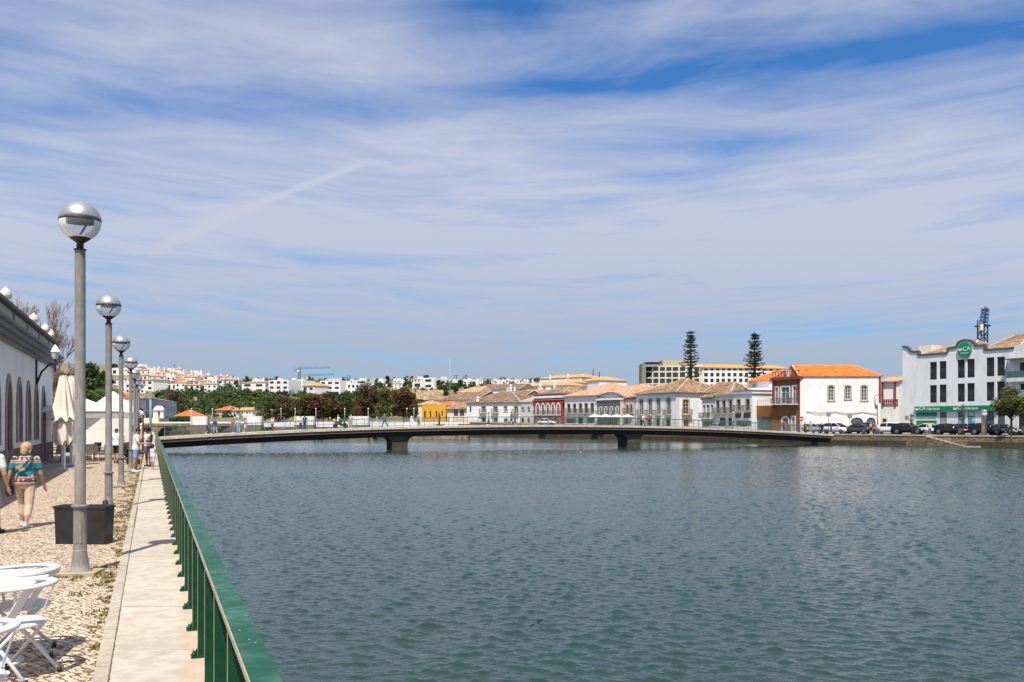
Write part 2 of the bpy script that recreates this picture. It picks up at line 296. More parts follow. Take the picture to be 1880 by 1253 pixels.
# ------------------------------------------------------------------ left promenade
def cobble_mat():
    m = bpy.data.materials.new('cobblestones'); m.use_nodes = True; N, L = nt(m); b = N['Principled BSDF']; b.inputs['Roughness'].default_value = 0.85; b.inputs['Specular IOR Level'].default_value = 0.25
    tc = N.new('ShaderNodeTexCoord'); mp = N.new('ShaderNodeMapping'); mp.inputs['Rotation'].default_value = (0, 0, R(38)); mp.inputs['Scale'].default_value = (1, 1.0, 1); L.new(tc.outputs['Object'], mp.inputs[0])
    v = N.new('ShaderNodeTexVoronoi'); v.feature = 'DISTANCE_TO_EDGE'; v.inputs['Scale'].default_value = 14.5; v.inputs['Randomness'].default_value = 0.42; L.new(mp.outputs[0], v.inputs[0])
    v2 = N.new('ShaderNodeTexVoronoi'); v2.feature = 'F1'; v2.inputs['Scale'].default_value = 14.5; v2.inputs['Randomness'].default_value = 0.42; L.new(mp.outputs[0], v2.inputs[0])
    n = N.new('ShaderNodeTexNoise'); n.inputs['Scale'].default_value = 0.55; n.inputs['Detail'].default_value = 5; L.new(tc.outputs['Object'], n.inputs[0])
    r = N.new('ShaderNodeValToRGB'); r.color_ramp.elements[0].position = 0.02; r.color_ramp.elements[0].color = (0, 0, 0, 1); r.color_ramp.elements[1].position = 0.10; r.color_ramp.elements[1].color = (1, 1, 1, 1); L.new(v.outputs[0], r.inputs[0])
    st = N.new('ShaderNodeMix'); st.data_type = 'RGBA'; st.inputs[6].default_value = (0.52, 0.395, 0.275, 1); st.inputs[7].default_value = (0.74, 0.60, 0.455, 1)
    sx = N.new('ShaderNodeSeparateColor'); L.new(v2.outputs['Color'], sx.inputs[0]); L.new(sx.outputs[0], st.inputs[0])
    pt = N.new('ShaderNodeMix'); pt.data_type = 'RGBA'; pt.blend_type = 'MULTIPLY'; pt.inputs[0].default_value = 0.45; L.new(st.outputs[2], pt.inputs[6])
    rr = N.new('ShaderNodeValToRGB'); rr.color_ramp.elements[0].position = 0.35; rr.color_ramp.elements[0].color = (0.88, 0.82, 0.74, 1); rr.color_ramp.elements[1].position = 0.6; rr.color_ramp.elements[1].color = (1, 1, 1, 1); L.new(n.outputs[0], rr.inputs[0]); L.new(rr.outputs[0], pt.inputs[7])
    mx = N.new('ShaderNodeMix'); mx.data_type = 'RGBA'; mx.inputs[6].default_value = (0.16, 0.11, 0.065, 1); L.new(r.outputs[0], mx.inputs[0]); L.new(pt.outputs[2], mx.inputs[7]); L.new(mx.outputs[2], b.inputs['Base Color'])
    bp = N.new('ShaderNodeBump'); bp.inputs['Strength'].default_value = 0.8; bp.inputs['Distance'].default_value = 0.035; hm = N.new('ShaderNodeMath'); hm.operation = 'MULTIPLY_ADD'; L.new(sx.outputs[1], hm.inputs[0]); hm.inputs[1].default_value = 0.35; L.new(r.outputs[0], hm.inputs[2]); L.new(hm.outputs[0], bp.inputs['Height']); L.new(bp.outputs[0], b.inputs['Normal'])
    return m
CZ = -0.10                                               # level of the cobbles, the walkway is z = 0
def strip(name, c0, c1, za, zb, z0, z1, m, kind=None):
    mb = MB(); p = [Cq(c0, za), Cq(c1, za), Cq(c1, zb), Cq(c0, zb)]
    mb.prism([(q.x, q.y, z0) for q in p], (0, 0, z1 - z0)); o = mb.build(name, m)
    if kind: tag(o, kind=kind)
    return o
mb = MB(); E = [(-0.44, -12), (-0.44, 196)]
pts = [Cq(*E[0]), Cq(*E[1]), Vector((-120, 222)), Vector((-700, 250)), Vector((-700, -12))]
mb.prism([(p.x, p.y, -2.2) for p in pts], (0, 0, 2.2 + CZ)); tag(mb.build('promenade_paving', cobble_mat()), kind='structure')
mb = MB(); z = -6.0; rnd = random.Random(8)
while z < 196:
    z2 = z + rnd.uniform(0.95, 1.25); dz = rnd.uniform(-0.004, 0.006); dc = rnd.uniform(-0.004, 0.004)
    p = [Cq(-0.436 + dc, z), Cq(-0.326, z), Cq(-0.326, z2 - 0.007), Cq(-0.436 + dc, z2 - 0.007)]; mb.prism([(q.x, q.y, -0.7) for q in p], (0, 0, 0.704 + dz)); z = z2
tag(mb.build('kerb', M_KERB), kind='structure')
strip('kerb_bed', -0.43, -0.324, -12, 196, -2.2, -0.02, M_KERB, 'structure')
mb = MB(); rnd = random.Random(21); z = 3.0; pr = None; run = 0.5
while z < 70:
    if rnd.random() < 0.03: run = rnd.choice((0.0, 0.15, 0.5, 1.0, 1.0)) if z > 7.5 else rnd.choice((0.1, 0.25, .4))
    w = run * rnd.uniform(0.35, 1.0) * 0.026 + 0.003; l = Cq(-0.322 - w * 0.5 + rnd.uniform(-.003, .003), z); r_ = Cq(-0.320 + w * 0.5 + rnd.uniform(-.003, .003), z); cur = ((l.x, l.y, 0.0115), (r_.x, r_.y, 0.0105))
    if pr: mb.face([pr[0], pr[1], cur[1], cur[0]])
    pr = cur; z += 0.05
tag(mb.build('gap_soil', mat('dirt', (0.16, 0.10, 0.055), 0.95, 0.35, 14), fix=False), kind='structure')
# concrete walkway with cast joints every 1.9 m: slabs are part of one pavement
mb = MB(); z = -8.0; rnd = random.Random(3)
while z < 196:
    z2 = z + 1.72
    p = [Cq(-0.323, z), Cq(0.50, z), Cq(0.50, z2 - 0.008), Cq(-0.323, z2 - 0.008)]
    mb.prism([(q.x, q.y, -0.6) for q in p], (0, 0, 0.6 + rnd.uniform(-0.003, 0.002))); z = z2
def rust_stain(m):
    N, L = nt(m); b = N['Principled BSDF']; src = b.inputs['Base Color'].links[0].from_socket; tc = N.new('ShaderNodeTexCoord'); sp = N.new('ShaderNodeSeparateXYZ'); L.new(tc.outputs['Object'], sp.inputs[0])
    k = N.new('ShaderNodeMath'); k.operation = 'MULTIPLY_ADD'; L.new(sp.outputs[1], k.inputs[0]); k.inputs[1].default_value = 0.4086; L.new(sp.outputs[0], k.inputs[2])
    n = N.new('ShaderNodeTexNoise'); n.inputs['Scale'].default_value = 2.6; n.inputs['Detail'].default_value = 5; L.new(tc.outputs['Object'], n.inputs[0])
    a = N.new('ShaderNodeMath'); a.operation = 'MULTIPLY_ADD'; L.new(n.outputs[0], a.inputs[0]); a.inputs[1].default_value = 0.55; L.new(k.outputs[0], a.inputs[2])
    mr = N.new('ShaderNodeMapRange'); L.new(a.outputs[0], mr.inputs[0]); mr.inputs[1].default_value = 0.52; mr.inputs[2].default_value = 0.80; mr.inputs[3].default_value = 0; mr.inputs[4].default_value = 0.75
    mx = N.new('ShaderNodeMix'); mx.data_type = 'RGBA'; L.new(mr.outputs[0], mx.inputs[0]); L.new(src, mx.inputs[6]); mx.inputs[7].default_value = (0.50, 0.32, 0.17, 1)
    s2 = N.new('ShaderNodeTexNoise'); s2.inputs['Scale'].default_value = 16; s2.inputs['Detail'].default_value = 2; L.new(tc.outputs['Object'], s2.inputs[0]); r2 = N.new('ShaderNodeMapRange'); L.new(s2.outputs[0], r2.inputs[0]); r2.inputs[1].default_value = 0.70; r2.inputs[2].default_value = 0.76; r2.inputs[4].default_value = 0.6
    m3 = N.new('ShaderNodeMix'); m3.data_type = 'RGBA'; L.new(r2.outputs[0], m3.inputs[0]); L.new(mx.outputs[2], m3.inputs[6]); m3.inputs[7].default_value = (0.14, 0.11, 0.08, 1); L.new(m3.outputs[2], b.inputs['Base Color'])
rust_stain(M_CONC)
def chips(m):
    N, L = nt(m); b = N['Principled BSDF']; src = b.inputs['Base Color'].links[0].from_socket; tc = N.new('ShaderNodeTexCoord'); s2 = N.new('ShaderNodeTexNoise'); s2.inputs['Scale'].default_value = 34; s2.inputs['Detail'].default_value = 1; L.new(tc.outputs['Object'], s2.inputs[0]); r2 = N.new('ShaderNodeMapRange'); L.new(s2.outputs[0], r2.inputs[0]); r2.inputs[1].default_value = 0.765; r2.inputs[2].default_value = 0.785
    m3 = N.new('ShaderNodeMix'); m3.data_type = 'RGBA'; L.new(r2.outputs[0], m3.inputs[0]); L.new(src, m3.inputs[6]); m3.inputs[7].default_value = (0.62, 0.60, 0.56, 1); L.new(m3.outputs[2], b.inputs['Base Color'])
chips(M_GREENTOP)
tag(mb.build('walkway', M_CONC), kind='structure')
mb = MB(); p = [Cq(-0.30, -12), Cq(0.485, -12), Cq(0.485, 186), Cq(-0.30, 186)]
mb.prism([(q.x, q.y, -2.6) for q in p], (0, 0, 2.585)); o = mb.build('quay_wall', M_STONE); tag(o, 'stone river wall under the concrete walkway with the green railing', 'quay wall'); origin_to(o, (-2, 6, -2.6))
# weeds growing along the kerb
def weeds():
    rnd = random.Random(5); mb = MB()
    def tuft(c, Z, r, h, n):
        p = Cq(c, Z)
        for i in range(n):
            a = rnd.uniform(0, 6.28); d = r * math.sqrt(rnd.random()); b = Vector((p.x + d * math.cos(a), p.y + d * math.sin(a), CZ))
            hh = h * rnd.uniform(0.4, 1.1); w = rnd.uniform(0.006, 0.014); t = rnd.uniform(0, 6.28); l = rnd.uniform(0.2, 0.9) * hh
            e = Vector((math.cos(t), math.sin(t), 0)); q = Vector((-e.y, e.x, 0)) * w
            mb.add([b - q, b + q, b + e * l + Vector((0, 0, hh)) + q * 0.3, b + e * l + Vector((0, 0, hh)) - q * 0.3], [(0, 1, 2, 3)], rnd.choice((0, 0, 1, 2)))
    Z = 5.0
    while Z < 60:
        if rnd.random() < 0.55: tuft(-0.46 - abs(rnd.gauss(0, 0.05)), Z, rnd.uniform(0.02, 0.08), rnd.uniform(0.010, 0.035), int(rnd.uniform(14, 55)))
        if rnd.random() < (0.42 if Z > 10.5 else 0.10): tuft(-0.55 - abs(rnd.gauss(0, 0.16)), Z, rnd.uniform(0.05, 0.16), 0.03, int(rnd.uniform(20, 60)))
        Z += rnd.uniform(0.04, 0.22)
    for lz in (11.75, 19.6, 27.7, 36.4): 
        for i in range(18): tuft(-0.95 + rnd.uniform(-0.3, 0.42), lz + rnd.gauss(-0.25, 0.25), 0.08, 0.035, 26)
    return mb.build('weeds', [mat('weed_green', (0.14, 0.135, 0.04), 0.9, 0.2, 9), mat('weed_olive', (0.25, 0.19, 0.07), 0.9, 0.2, 9), mat('weed_straw', (0.36, 0.26, 0.13), 0.9, 0.2, 9)], fix=False)
tag(weeds(), 'short green and straw coloured weeds growing along the kerb', 'weeds', kind='stuff')
# ------------------------------------------------------------------ green railing
rail = thing('railing', 'long green painted metal railing between the concrete walkway and the river', 'railing', (*Cq(0.42, 8), 0))
mb = MB()
def rail_bar(mb, c0, c1, z0, z1, za, zb, m, n=1):
    p = [Cq(c0, za), Cq(c1, za), Cq(c1, zb), Cq(c0, zb)]
    mb.prism([(q.x, q.y, z0) for q in p], (0, 0, z1 - z0), m)
rail_bar(mb, 0.372, 0.492, 0.918, 0.948, 1.0, 97.5, 0)
rail_bar(mb, 0.367, 0.372, 0.914, 0.945, 1.0, 97.5, 1)
mb.build('handrail', [M_GREENTOP, M_WORN], rail)
pm = None; nz_ = QD
for i in range(100):
    Z = 2.525 + 0.945 * i; p = Cq(0.425, Z)
    if pm is None:
        mb = MB(); d = Vector((*QD, 0)); n = Vector((*QN, 0)); up = Vector((0, 0, 1))
        mb.obox(-n * 0.042 - d * 0.006, n * 0.090, d * 0.012, up * 0.917, 0)
        mb.obox(-n * 0.0445 - d * 0.006, n * 0.0025, d * 0.012, up * 0.914, 1)
        ob = mb.build('post', [M_GREEN, M_WORN], rail, rel=False)
        fb = MB(); fb.obox(-n * 0.095 - d * 0.055, n * 0.16, d * 0.11, up * 0.016)
        for sx in (-1, 1): fb.lathe([(0.014, 0.016), (0.014, 0.034), (0.007, 0.036), (0.007, 0.05)], -n * 0.072 + d * 0.032 * sx, 6)
        fb.prism([-n * 0.085 - d * 0.004 + up * 0.016, -n * 0.037 - d * 0.004 + up * 0.016, -n * 0.037 - d * 0.004 + up * 0.085], d * 0.008)
        ft = fb.build('foot_plate', M_GREEN, ob, rel=False); pm = ob
    else:
        ob = pm.copy(); COL.objects.link(ob); ob.parent = rail
        ft2 = ft.copy(); COL.objects.link(ft2); ft2.parent = ob
    ob.location = Vector((p.x, p.y, 0)) - rail.location
# ------------------------------------------------------------------ promenade lamps
M_LDOME = mat('brushed_lamp_dome', (0.40, 0.40, 0.40), 0.42, 0.12, 9, metal=0.55)
M_LDARK = mat('lamp_dark_metal', (0.03, 0.026, 0.022), 0.5, 0.2)
def clear_glass():
    m = bpy.data.materials.new('clear_lamp_plastic'); m.use_nodes = True; N, L = nt(m); b = N['Principled BSDF']
    t = N.new('ShaderNodeBsdfTransparent'); t.inputs[0].default_value = (0.93, 0.95, 0.97, 1)
    b.inputs['Base Color'].default_value = (0.75, 0.78, 0.82, 1); b.inputs['Roughness'].default_value = 0.05; b.inputs['Specular IOR Level'].default_value = 0.6
    fr = N.new('ShaderNodeFresnel'); fr.inputs[0].default_value = 1.5; ad = N.new('ShaderNodeMath'); ad.inputs[1].default_value = 0.13; L.new(fr.outputs[0], ad.inputs[0])
    mx = N.new('ShaderNodeMixShader'); L.new(ad.outputs[0], mx.inputs[0]); L.new(t.outputs[0], mx.inputs[1]); L.new(b.outputs[0], mx.inputs[2]); L.new(mx.outputs[0], N['Material Output'].inputs[0]); return m
M_CLEAR = clear_glass()
def make_lamp(hc):
    """hc: height of the globe's centre above the cobbles"""
    t = thing('street_lamp', 'x', 'street lamp'); r = 0.262
    b = MB(); b.box(-0.25, 0.25, -0.25, 0.20, -0.05, 0.045); b.build('base_slab', two_scale('lamp_base_concrete', (0.40, 0.32, 0.2), (0.46, 0.38, 0.25), (0.25, 0.19, 0.11), 2, 12), t)
    b = MB(); b.lathe([(0.15, 0.035), (0.15, 0.05), (0.125, 0.055), (0.105, 0.16), (0.092, 0.26), (0.083, 0.30), (0.081, 0.87), (0.081, 0.90), (0.077, 0.92), (0.070, 0.94), (0.066, hc - 0.40), (0.066, hc - 0.385)], n=20); b.build('pole', M_POLE, t)
    b = MB(); b.lathe([(0.085, 0.885), (0.106, 0.893), (0.110, 0.908), (0.106, 0.923), (0.08, 0.93)], n=20); b.build('collar', M_POLE, t)
    b = MB(); b.lathe([(0.0835, 0.318), (0.0845, 0.32), (0.0845, 0.326), (0.0835, 0.328)], n=20); b.build('seam', mat('weld_seam', (0.45, 0.43, 0.40), 0.6, 0.1), t)
    b = MB(); b.prism([(-0.045, -0.0835, 0.42), (0.045, -0.0835, 0.42), (0.045, -0.0835, 0.68), (-0.045, -0.0835, 0.68)], (0, 0.03, 0)); b.build('access_door', M_POLE, t)
    b = MB(); b.lathe([(0.078, hc - 0.387), (0.078, hc - 0.372), (0.045, hc - 0.368), (0.045, hc - 0.29), (0.055, hc - 0.285), (0.12, hc - 0.238), (0.135, hc - 0.222), (0.12, hc - 0.216), (0.02, hc - 0.214)], n=20); b.build('neck', M_LDARK, t)
    b = MB(); k = 10
    b.lathe([(r * math.cos(a), hc + r * math.sin(a)) for a in [R(4 + 86 * i / k) for i in range(k)]] + [(0.004, hc + r)], n=28); b.build('dome', M_LDOME, t)
    b = MB(); b.lathe([(r + 0.002, hc - 0.004), (r + 0.003, hc + 0.016), (r - 0.01, hc + 0.017), (0.01, hc + 0.017), (0.01, hc + 0.008), (r - 0.012, hc - 0.004)], n=28); b.build('reflector', M_LDARK, t)
    b = MB(); b.tube([(-0.02, 0, hc - 0.215), (0.12, 0.0, hc + 0.02)], 0.014, 8); b.build('lamp_tube', M_LDARK, t)
    b = MB(); b.lathe([(r * math.cos(a), hc + r * math.sin(a)) for a in [R(-1 - 58 * i / 8) for i in range(9)]], n=28)
    b.f = b.f[:-2]; b.m = b.m[:-2]; b.s = b.s[:-2]
    b.build('globe', M_CLEAR, t)
    return t
LAMPS = [(11.75, -0.95, 4.70, 'nearest and tallest promenade lamp, grey pole with chrome half globe beside the black planter'),
         (19.6, -0.95, 4.60, 'second promenade lamp from the viewer, globe against open sky, base behind the black planter'),
         (27.7, -0.95, 4.50, 'third promenade lamp from the viewer, grey pole standing on a weedy concrete foot'),
         (36.4, -0.85, 4.47, 'fourth promenade lamp from the viewer, just left of the man in blue shorts'),
         (44.5, -0.85, 4.45, 'fifth promenade lamp from the viewer, globe half hidden by the lamp before it'),
         (51.5, -0.85, 4.45, 'sixth promenade lamp from the viewer, small globe against the white hillside houses'),
         (59.0, -0.85, 4.45, 'farthest promenade lamp of the row, its globe peeping out behind the sixth')]
for Zl, c, hc, lab in LAMPS:
    t = make_lamp(hc); p = Cq(c, Zl); t.location = (p.x, p.y, CZ); t.rotation_euler = (0, 0, R(8)); tag(t, lab, 'street lamp', 'globe lamps along the promenade')
# ------------------------------------------------------------------ land: banks and hills
BANK = [(-2500, 420), (-900, 330), (-320, 305), (-200, 300), (-115, 290), (-75, 280), (-40, 262), (-12, 232), (10, 205), (32, 173), (40, 154), (47.9, 138.5), (53.8, 132), (68.4, 118), (85, 102), (130, 60), (220, -40), (420, -260)]
def sstep(t): t = max(0.0, min(1.0, t)); return t * t * (3 - 2 * t)
def bank_z(Y, X=0): return 0.12 + 2.0 * sstep((Y - 150) / 95.0)
CREST = [(-400, 660), (60, 668), (180, 672), (260, 684), (340, 692), (400, 699), (520, 703), (650, 704), (800, 702), (900, 704), (1000, 707), (1060, 716), (1120, 730), (1200, 745), (1400, 762), (1800, 770), (3000, 771)]
def interp(x, pts):
    if x <= pts[0][0]: return pts[0][1]
    for (a, b), (c, d) in zip(pts, pts[1:]):
        if x <= c: return b + (d - b) * (x - a) / (c - a)
    return pts[-1][1]
def ground_z(X, Y):
    z = bank_z(Y)
    if Y > 250:
        xi = CX + F * X / Y; hc = (HY - interp(xi, CREST)) / F * 700
        z += max(0.0, hc) * sstep((Y - 285) / 415.0) * (1 + 0.0)
        z += 0.8 * math.sin(X * 0.043 + Y * 0.03) * sstep((Y - 320) / 100)
    return z
def on_ground(x, y):
    """march along the ray through a photo pixel until it meets the ground"""
    Y = 160.0
    while Y < 900:
        p = W(x, y, Y)
        if p.z <= ground_z(p.x, Y): return p, Y
        Y += 1.5
    p = W(x, y, 700.0); return p, 700.0
FOC = Vector((-30, 60))
def terrain():
    st = []
    for (a, b) in zip(BANK, BANK[1:]):
        n = max(1, int(min(24, (Vector(b) - Vector(a)).length / 12)))
        st += [Vector(a).lerp(Vector(b), i / n) for i in range(n)]
    st.append(Vector(BANK[-1]))
    ds = [0, 1.2, 4, 9, 16, 25, 36, 50, 65, 80, 100, 120, 145, 170, 200, 235, 270, 310, 355, 400, 460, 540, 700, 1000, 2000, 6000]
    vs = []; fs = []; k = len(ds)
    for s_ in st:
        d = (s_ - FOC).normalized()
        if s_.y < 110: d = Vector((0.78, 0.62)).lerp(d, 0.4).normalized()
        for q in ds:
            p = s_ + d * q; z = ground_z(p.x, min(p.y, 1500)); vs.append((p.x, p.y, z if q > 0 else bank_z(s_.y)))
    for i in range(len(st) - 1):
        for j in range(k - 1): fs.append((i * k + j, (i + 1) * k + j, (i + 1) * k + j + 1, i * k + j + 1))
    mb = MB(); mb.add(vs, fs, 0, True)
    tag(mb.build('hillside_ground', two_scale('dry_ground', (0.20, 0.16, 0.09), (0.12, 0.12, 0.05), (0.30, 0.24, 0.15), 0.03, 0.35, 0.95, 0.3, 0.3)), kind='structure')
terrain()
# river wall of the far and right bank: stone wall with a pale coping, steps down to the water by the bank building
mb = MB(); mc = MB()
def river_wall(mb, mc, pts):
    for a, b in zip(pts, pts[1:]):
        a, b = Vector(a), Vector(b); d = (b - a).normalized(); n = Vector((d.y, -d.x))
        if n.dot(FOC - a) < 0: n = -n
        za, zb = bank_z(a.y), bank_z(b.y)
        mb.add([(*(a + n * 0.25), -2.5), (*(b + n * 0.25), -2.5), (*(b + n * 0.05), zb - 0.16), (*(a + n * 0.05), za - 0.16), (*(a - n * 1), -2.5), (*(b - n * 1), -2.5), (*(b - n * 1), zb - 0.16), (*(a - n * 1), za - 0.16)],
               [(0, 1, 2, 3), (3, 2, 6, 7), (4, 5, 6, 7), (0, 3, 7, 4), (1, 2, 6, 5)], 0)
        mb.add([(*(a + n * 0.55), -2.5), (*(b + n * 0.55), -2.5), (*(b + n * 0.55), -0.75), (*(a + n * 0.55), -0.75), (*(a + n * 0.1), -0.70), (*(b + n * 0.1), -0.70)], [(0, 1, 2, 3), (3, 2, 5, 4)], 2)
        mb.add([(*(a + n * 0.13), za - 0.16), (*(b + n * 0.13), zb - 0.16), (*(b - n * 0.7), zb - 0.16), (*(a - n * 0.7), za - 0.16), (*(a + n * 0.13), za + 0.03), (*(b + n * 0.13), zb + 0.03), (*(b - n * 0.7), zb + 0.03), (*(a - n * 0.7), za + 0.03)],
               [(3, 2, 1, 0), (4, 5, 6, 7), (0, 1, 5, 4), (1, 2, 6, 5), (2, 3, 7, 6), (3, 0, 4, 7)], 1)
M_STONEWET = two_scale('wet_quay_stone', (0.12, 0.085, 0.05), (0.075, 0.055, 0.035), (0.03, 0.028, 0.016), 0.6, 2.5, 0.85, 0.5, 0.08, (1, 1, 2.5), 0.7)
rw = thing('river_wall', 'brown stone river wall with pale coping along the far and right bank', 'river wall', (53.8, 132, -1.5))
def fine(pts, st=9):
    out = []
    for a, b in zip(pts, pts[1:]):
        n = max(1, int((Vector(b) - Vector(a)).length / st)); out += [tuple(Vector(a).lerp(Vector(b), i / n)) for i in range(n)]
    return out + [pts[-1]]
river_wall(mb, mc, fine(BANK[1:15])); mb.build('masonry', [M_STONE, M_COPING, M_STONEWET], rw)
# stone steps let into the river wall
mb = MB(); a, b = Vector((53.8, 132)), Vector((68.4, 118)); d = (b - a).normalized(); n = Vector((-d.y, d.x)) * -1
if n.dot(FOC - a) < 0: n = -n
for k in range(9):
    s0 = 8.1 + k * 0.62; zt = 0.12 - (k + 1) * 0.165; p = a + d * s0
    mb.obox((*(p - n * 0.2), -2.4), (*(d * (0.62 + (0.0 if k < 8 else 1.5))), 0), (*(n * 1.15), 0), (0, 0, zt + 2.22), 1); mb.obox((*(p - n * 0.2), zt - 0.18), (*(d * (0.62 + (0.0 if k < 8 else 1.5))), 0), (*(n * 1.19), 0), (0, 0, 0.185), 0)
mb.obox((*(a - n * 0.2 + d * 5.2), -2.4), (*(d * 8.3), 0), (*(n * 0.9), 0), (0, 0, 2.4 - 0.72), 1)
mb.build('steps', [M_COPING, M_STONE], rw)
# roadway along the right bank
mb = MB()
road = [(a, bank_z(a[1]) + 0.012) for a in fine(BANK[8:16], 6)]
l = []; r_ = []
for (p, z) in road:
    p = Vector(p); dr = (p - FOC).normalized(); l.append((*(p + dr * 2.6), z + 0.01)); r_.append((*(p + dr * 9.2), ground_z(*(p + dr * 9.2)) + 0.03))
for i in range(len(l) - 1): mb.add([l[i], l[i + 1], r_[i + 1], r_[i]], [(0, 1, 2, 3)])
tag(mb.build('road', M_ASPH), kind='structure')
# ------------------------------------------------------------------ footbridge
BO = Vector((-39.5, 98.0)); BD = Vector((0.9257, 0.3782)); BN = Vector((-0.3782, 0.9257)); BL = 95.5; BW = 4.4
def bz(t): return 1.60 - 1.36 * ((t - 46.6) / 46.6) ** 2
def BP(t, s, z): p = BO + BD * t + BN * s; return Vector((p.x, p.y, z))
br = thing('footbridge', 'long low concrete footbridge with a gently arched deck on two piers crossing the river', 'bridge', tuple(BP(46, 0, -1.5)))
def sweep(mb, sec, t0, t1, n, m):
    rings = [[BP(t, s, bz(t) + z) for (s, z) in sec] for t in [t0 + (t1 - t0) * i / n for i in range(n + 1)]]
    mb.loft(rings, m)
M_BEIGE = two_scale('warm_deck_concrete', (0.62, 0.49, 0.37), (0.70, 0.57, 0.44), (0.34, 0.25, 0.17), 0.5, 4, 0.9, 0.1, 0.01, (1, 1, 1), 0.5)
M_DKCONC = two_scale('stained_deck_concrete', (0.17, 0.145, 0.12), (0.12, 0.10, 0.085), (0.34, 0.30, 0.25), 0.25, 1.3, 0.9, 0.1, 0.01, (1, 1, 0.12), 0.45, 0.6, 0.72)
mb = MB(); sweep(mb, [(0.0, -0.27), (BW, -0.27), (BW, 0.0), (0.0, 0.0)], 0.1, BL, 60, 0)
mb.build('deck', M_BEIGE, br)
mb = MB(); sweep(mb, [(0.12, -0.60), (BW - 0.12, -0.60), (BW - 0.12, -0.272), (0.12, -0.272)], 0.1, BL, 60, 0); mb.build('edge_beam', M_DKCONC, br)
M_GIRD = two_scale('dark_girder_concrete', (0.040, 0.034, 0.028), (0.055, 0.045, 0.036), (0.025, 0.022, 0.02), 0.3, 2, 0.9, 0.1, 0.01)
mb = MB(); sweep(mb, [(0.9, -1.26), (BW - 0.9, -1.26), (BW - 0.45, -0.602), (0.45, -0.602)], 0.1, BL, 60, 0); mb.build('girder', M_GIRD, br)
for tp in (28.0, 61.2):
    mb = MB(); rings = []; hw = 0.98; zt = bz(tp) - 1.2
    for i in range(9):
        q = i / 8; z = -2.4 + (zt + 2.4) * (1 - (1 - q) ** 1.0); e = max(0.0, (z - (zt - 1.0)) / 1.0); x = hw + 0.75 * (1 - math.sqrt(max(0, 1 - e * e)))
        rings.append([BP(tp - x, 0.75, z), BP(tp + x, 0.75, z), BP(tp + x, BW - 0.75, z), BP(tp - x, BW - 0.75, z)])
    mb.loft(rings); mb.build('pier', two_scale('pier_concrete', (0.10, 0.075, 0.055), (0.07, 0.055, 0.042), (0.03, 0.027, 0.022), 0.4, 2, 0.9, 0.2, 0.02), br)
M_BRAIL = mat('bridge_rail_green', (0.085, 0.15, 0.11), 0.5, 0.15, 2)
def mesh_panel_mat():
    m = bpy.data.materials.new('wire_panel'); m.use_nodes = True; N, L = nt(m); b = N['Principled BSDF']; b.inputs['Base Color'].default_value = (0.12, 0.17, 0.14, 1); b.inputs['Roughness'].default_value = 0.4
    t = N.new('ShaderNodeBsdfTransparent'); mx = N.new('ShaderNodeMixShader'); mx.inputs[0].default_value = 0.035; L.new(t.outputs[0], mx.inputs[1]); L.new(b.outputs[0], mx.inputs[2]); L.new(mx.outputs[0], N['Material Output'].inputs[0]); return m
M_PANEL = mesh_panel_mat()
for side, s in (('near', 0.12), ('far', BW - 0.12)):
    rl = thing('bridge_railing', f'green bridge railing with wire panels on the {"viewer" if side == "near" else "far"} side of the footbridge', 'railing', tuple(BP(46, s, bz(46))), 'footbridge railings')
    mb = MB(); sweep(mb, [(s - 0.04, 1.02), (s + 0.04, 1.02), (s + 0.04, 1.09), (s - 0.04, 1.09)], 0.8, 93.0, 48, 0); mb.build('handrail', M_BRAIL, rl)
    mb = MB(); sweep(mb, [(s - 0.012, 0.10), (s + 0.012, 0.10), (s + 0.012, 0.13), (s - 0.012, 0.13)], 0.8, 93.0, 48, 0)
    sweep(mb, [(s - 0.012, 0.52), (s + 0.012, 0.52), (s + 0.012, 0.54), (s - 0.012, 0.54)], 0.8, 93.0, 48, 0); mb.build('rails', M_BRAIL, rl)
    mb = MB(); sweep(mb, [(s - 0.004, 0.14), (s + 0.004, 0.14), (s + 0.004, 1.01), (s - 0.004, 1.01)], 0.9, 92.9, 48, 0); mb.build('wire_infill', M_PANEL, rl)
    for i in range(48):
        t = 0.9 + i * 1.955; mb = MB(); mb.obox(BP(t - 0.025, s - 0.03, bz(t) - 0.01), tuple(BD * 0.05) + (0,), tuple(BN * 0.06) + (0,), (0, 0, 1.04)); mb.build('post', M_BRAIL, rl)
# joints between the deck edge stones are part of the deck material; tall sign post at the left end
t = thing('signal_mast', 'tall thin pale green mast where the railing meets the footbridge', 'mast', tuple(BP(-0.6, 1.6, 0)))
p = BP(-0.6, 1.6, 0); mb = MB(); mb.tube([p, p + Vector((0, 0, 4.8))], [0.14, 0.12], 10); mb.build('pole', mat('pale_green_metal', (0.24, 0.29, 0.27), 0.5, 0.1), t)
mb = MB(); mb.box(p.x - 0.35, p.x + 0.25, p.y - 0.15, p.y + 0.15, 4.6, 4.75); mb.build('cap', MATS['pale_green_metal'], t)
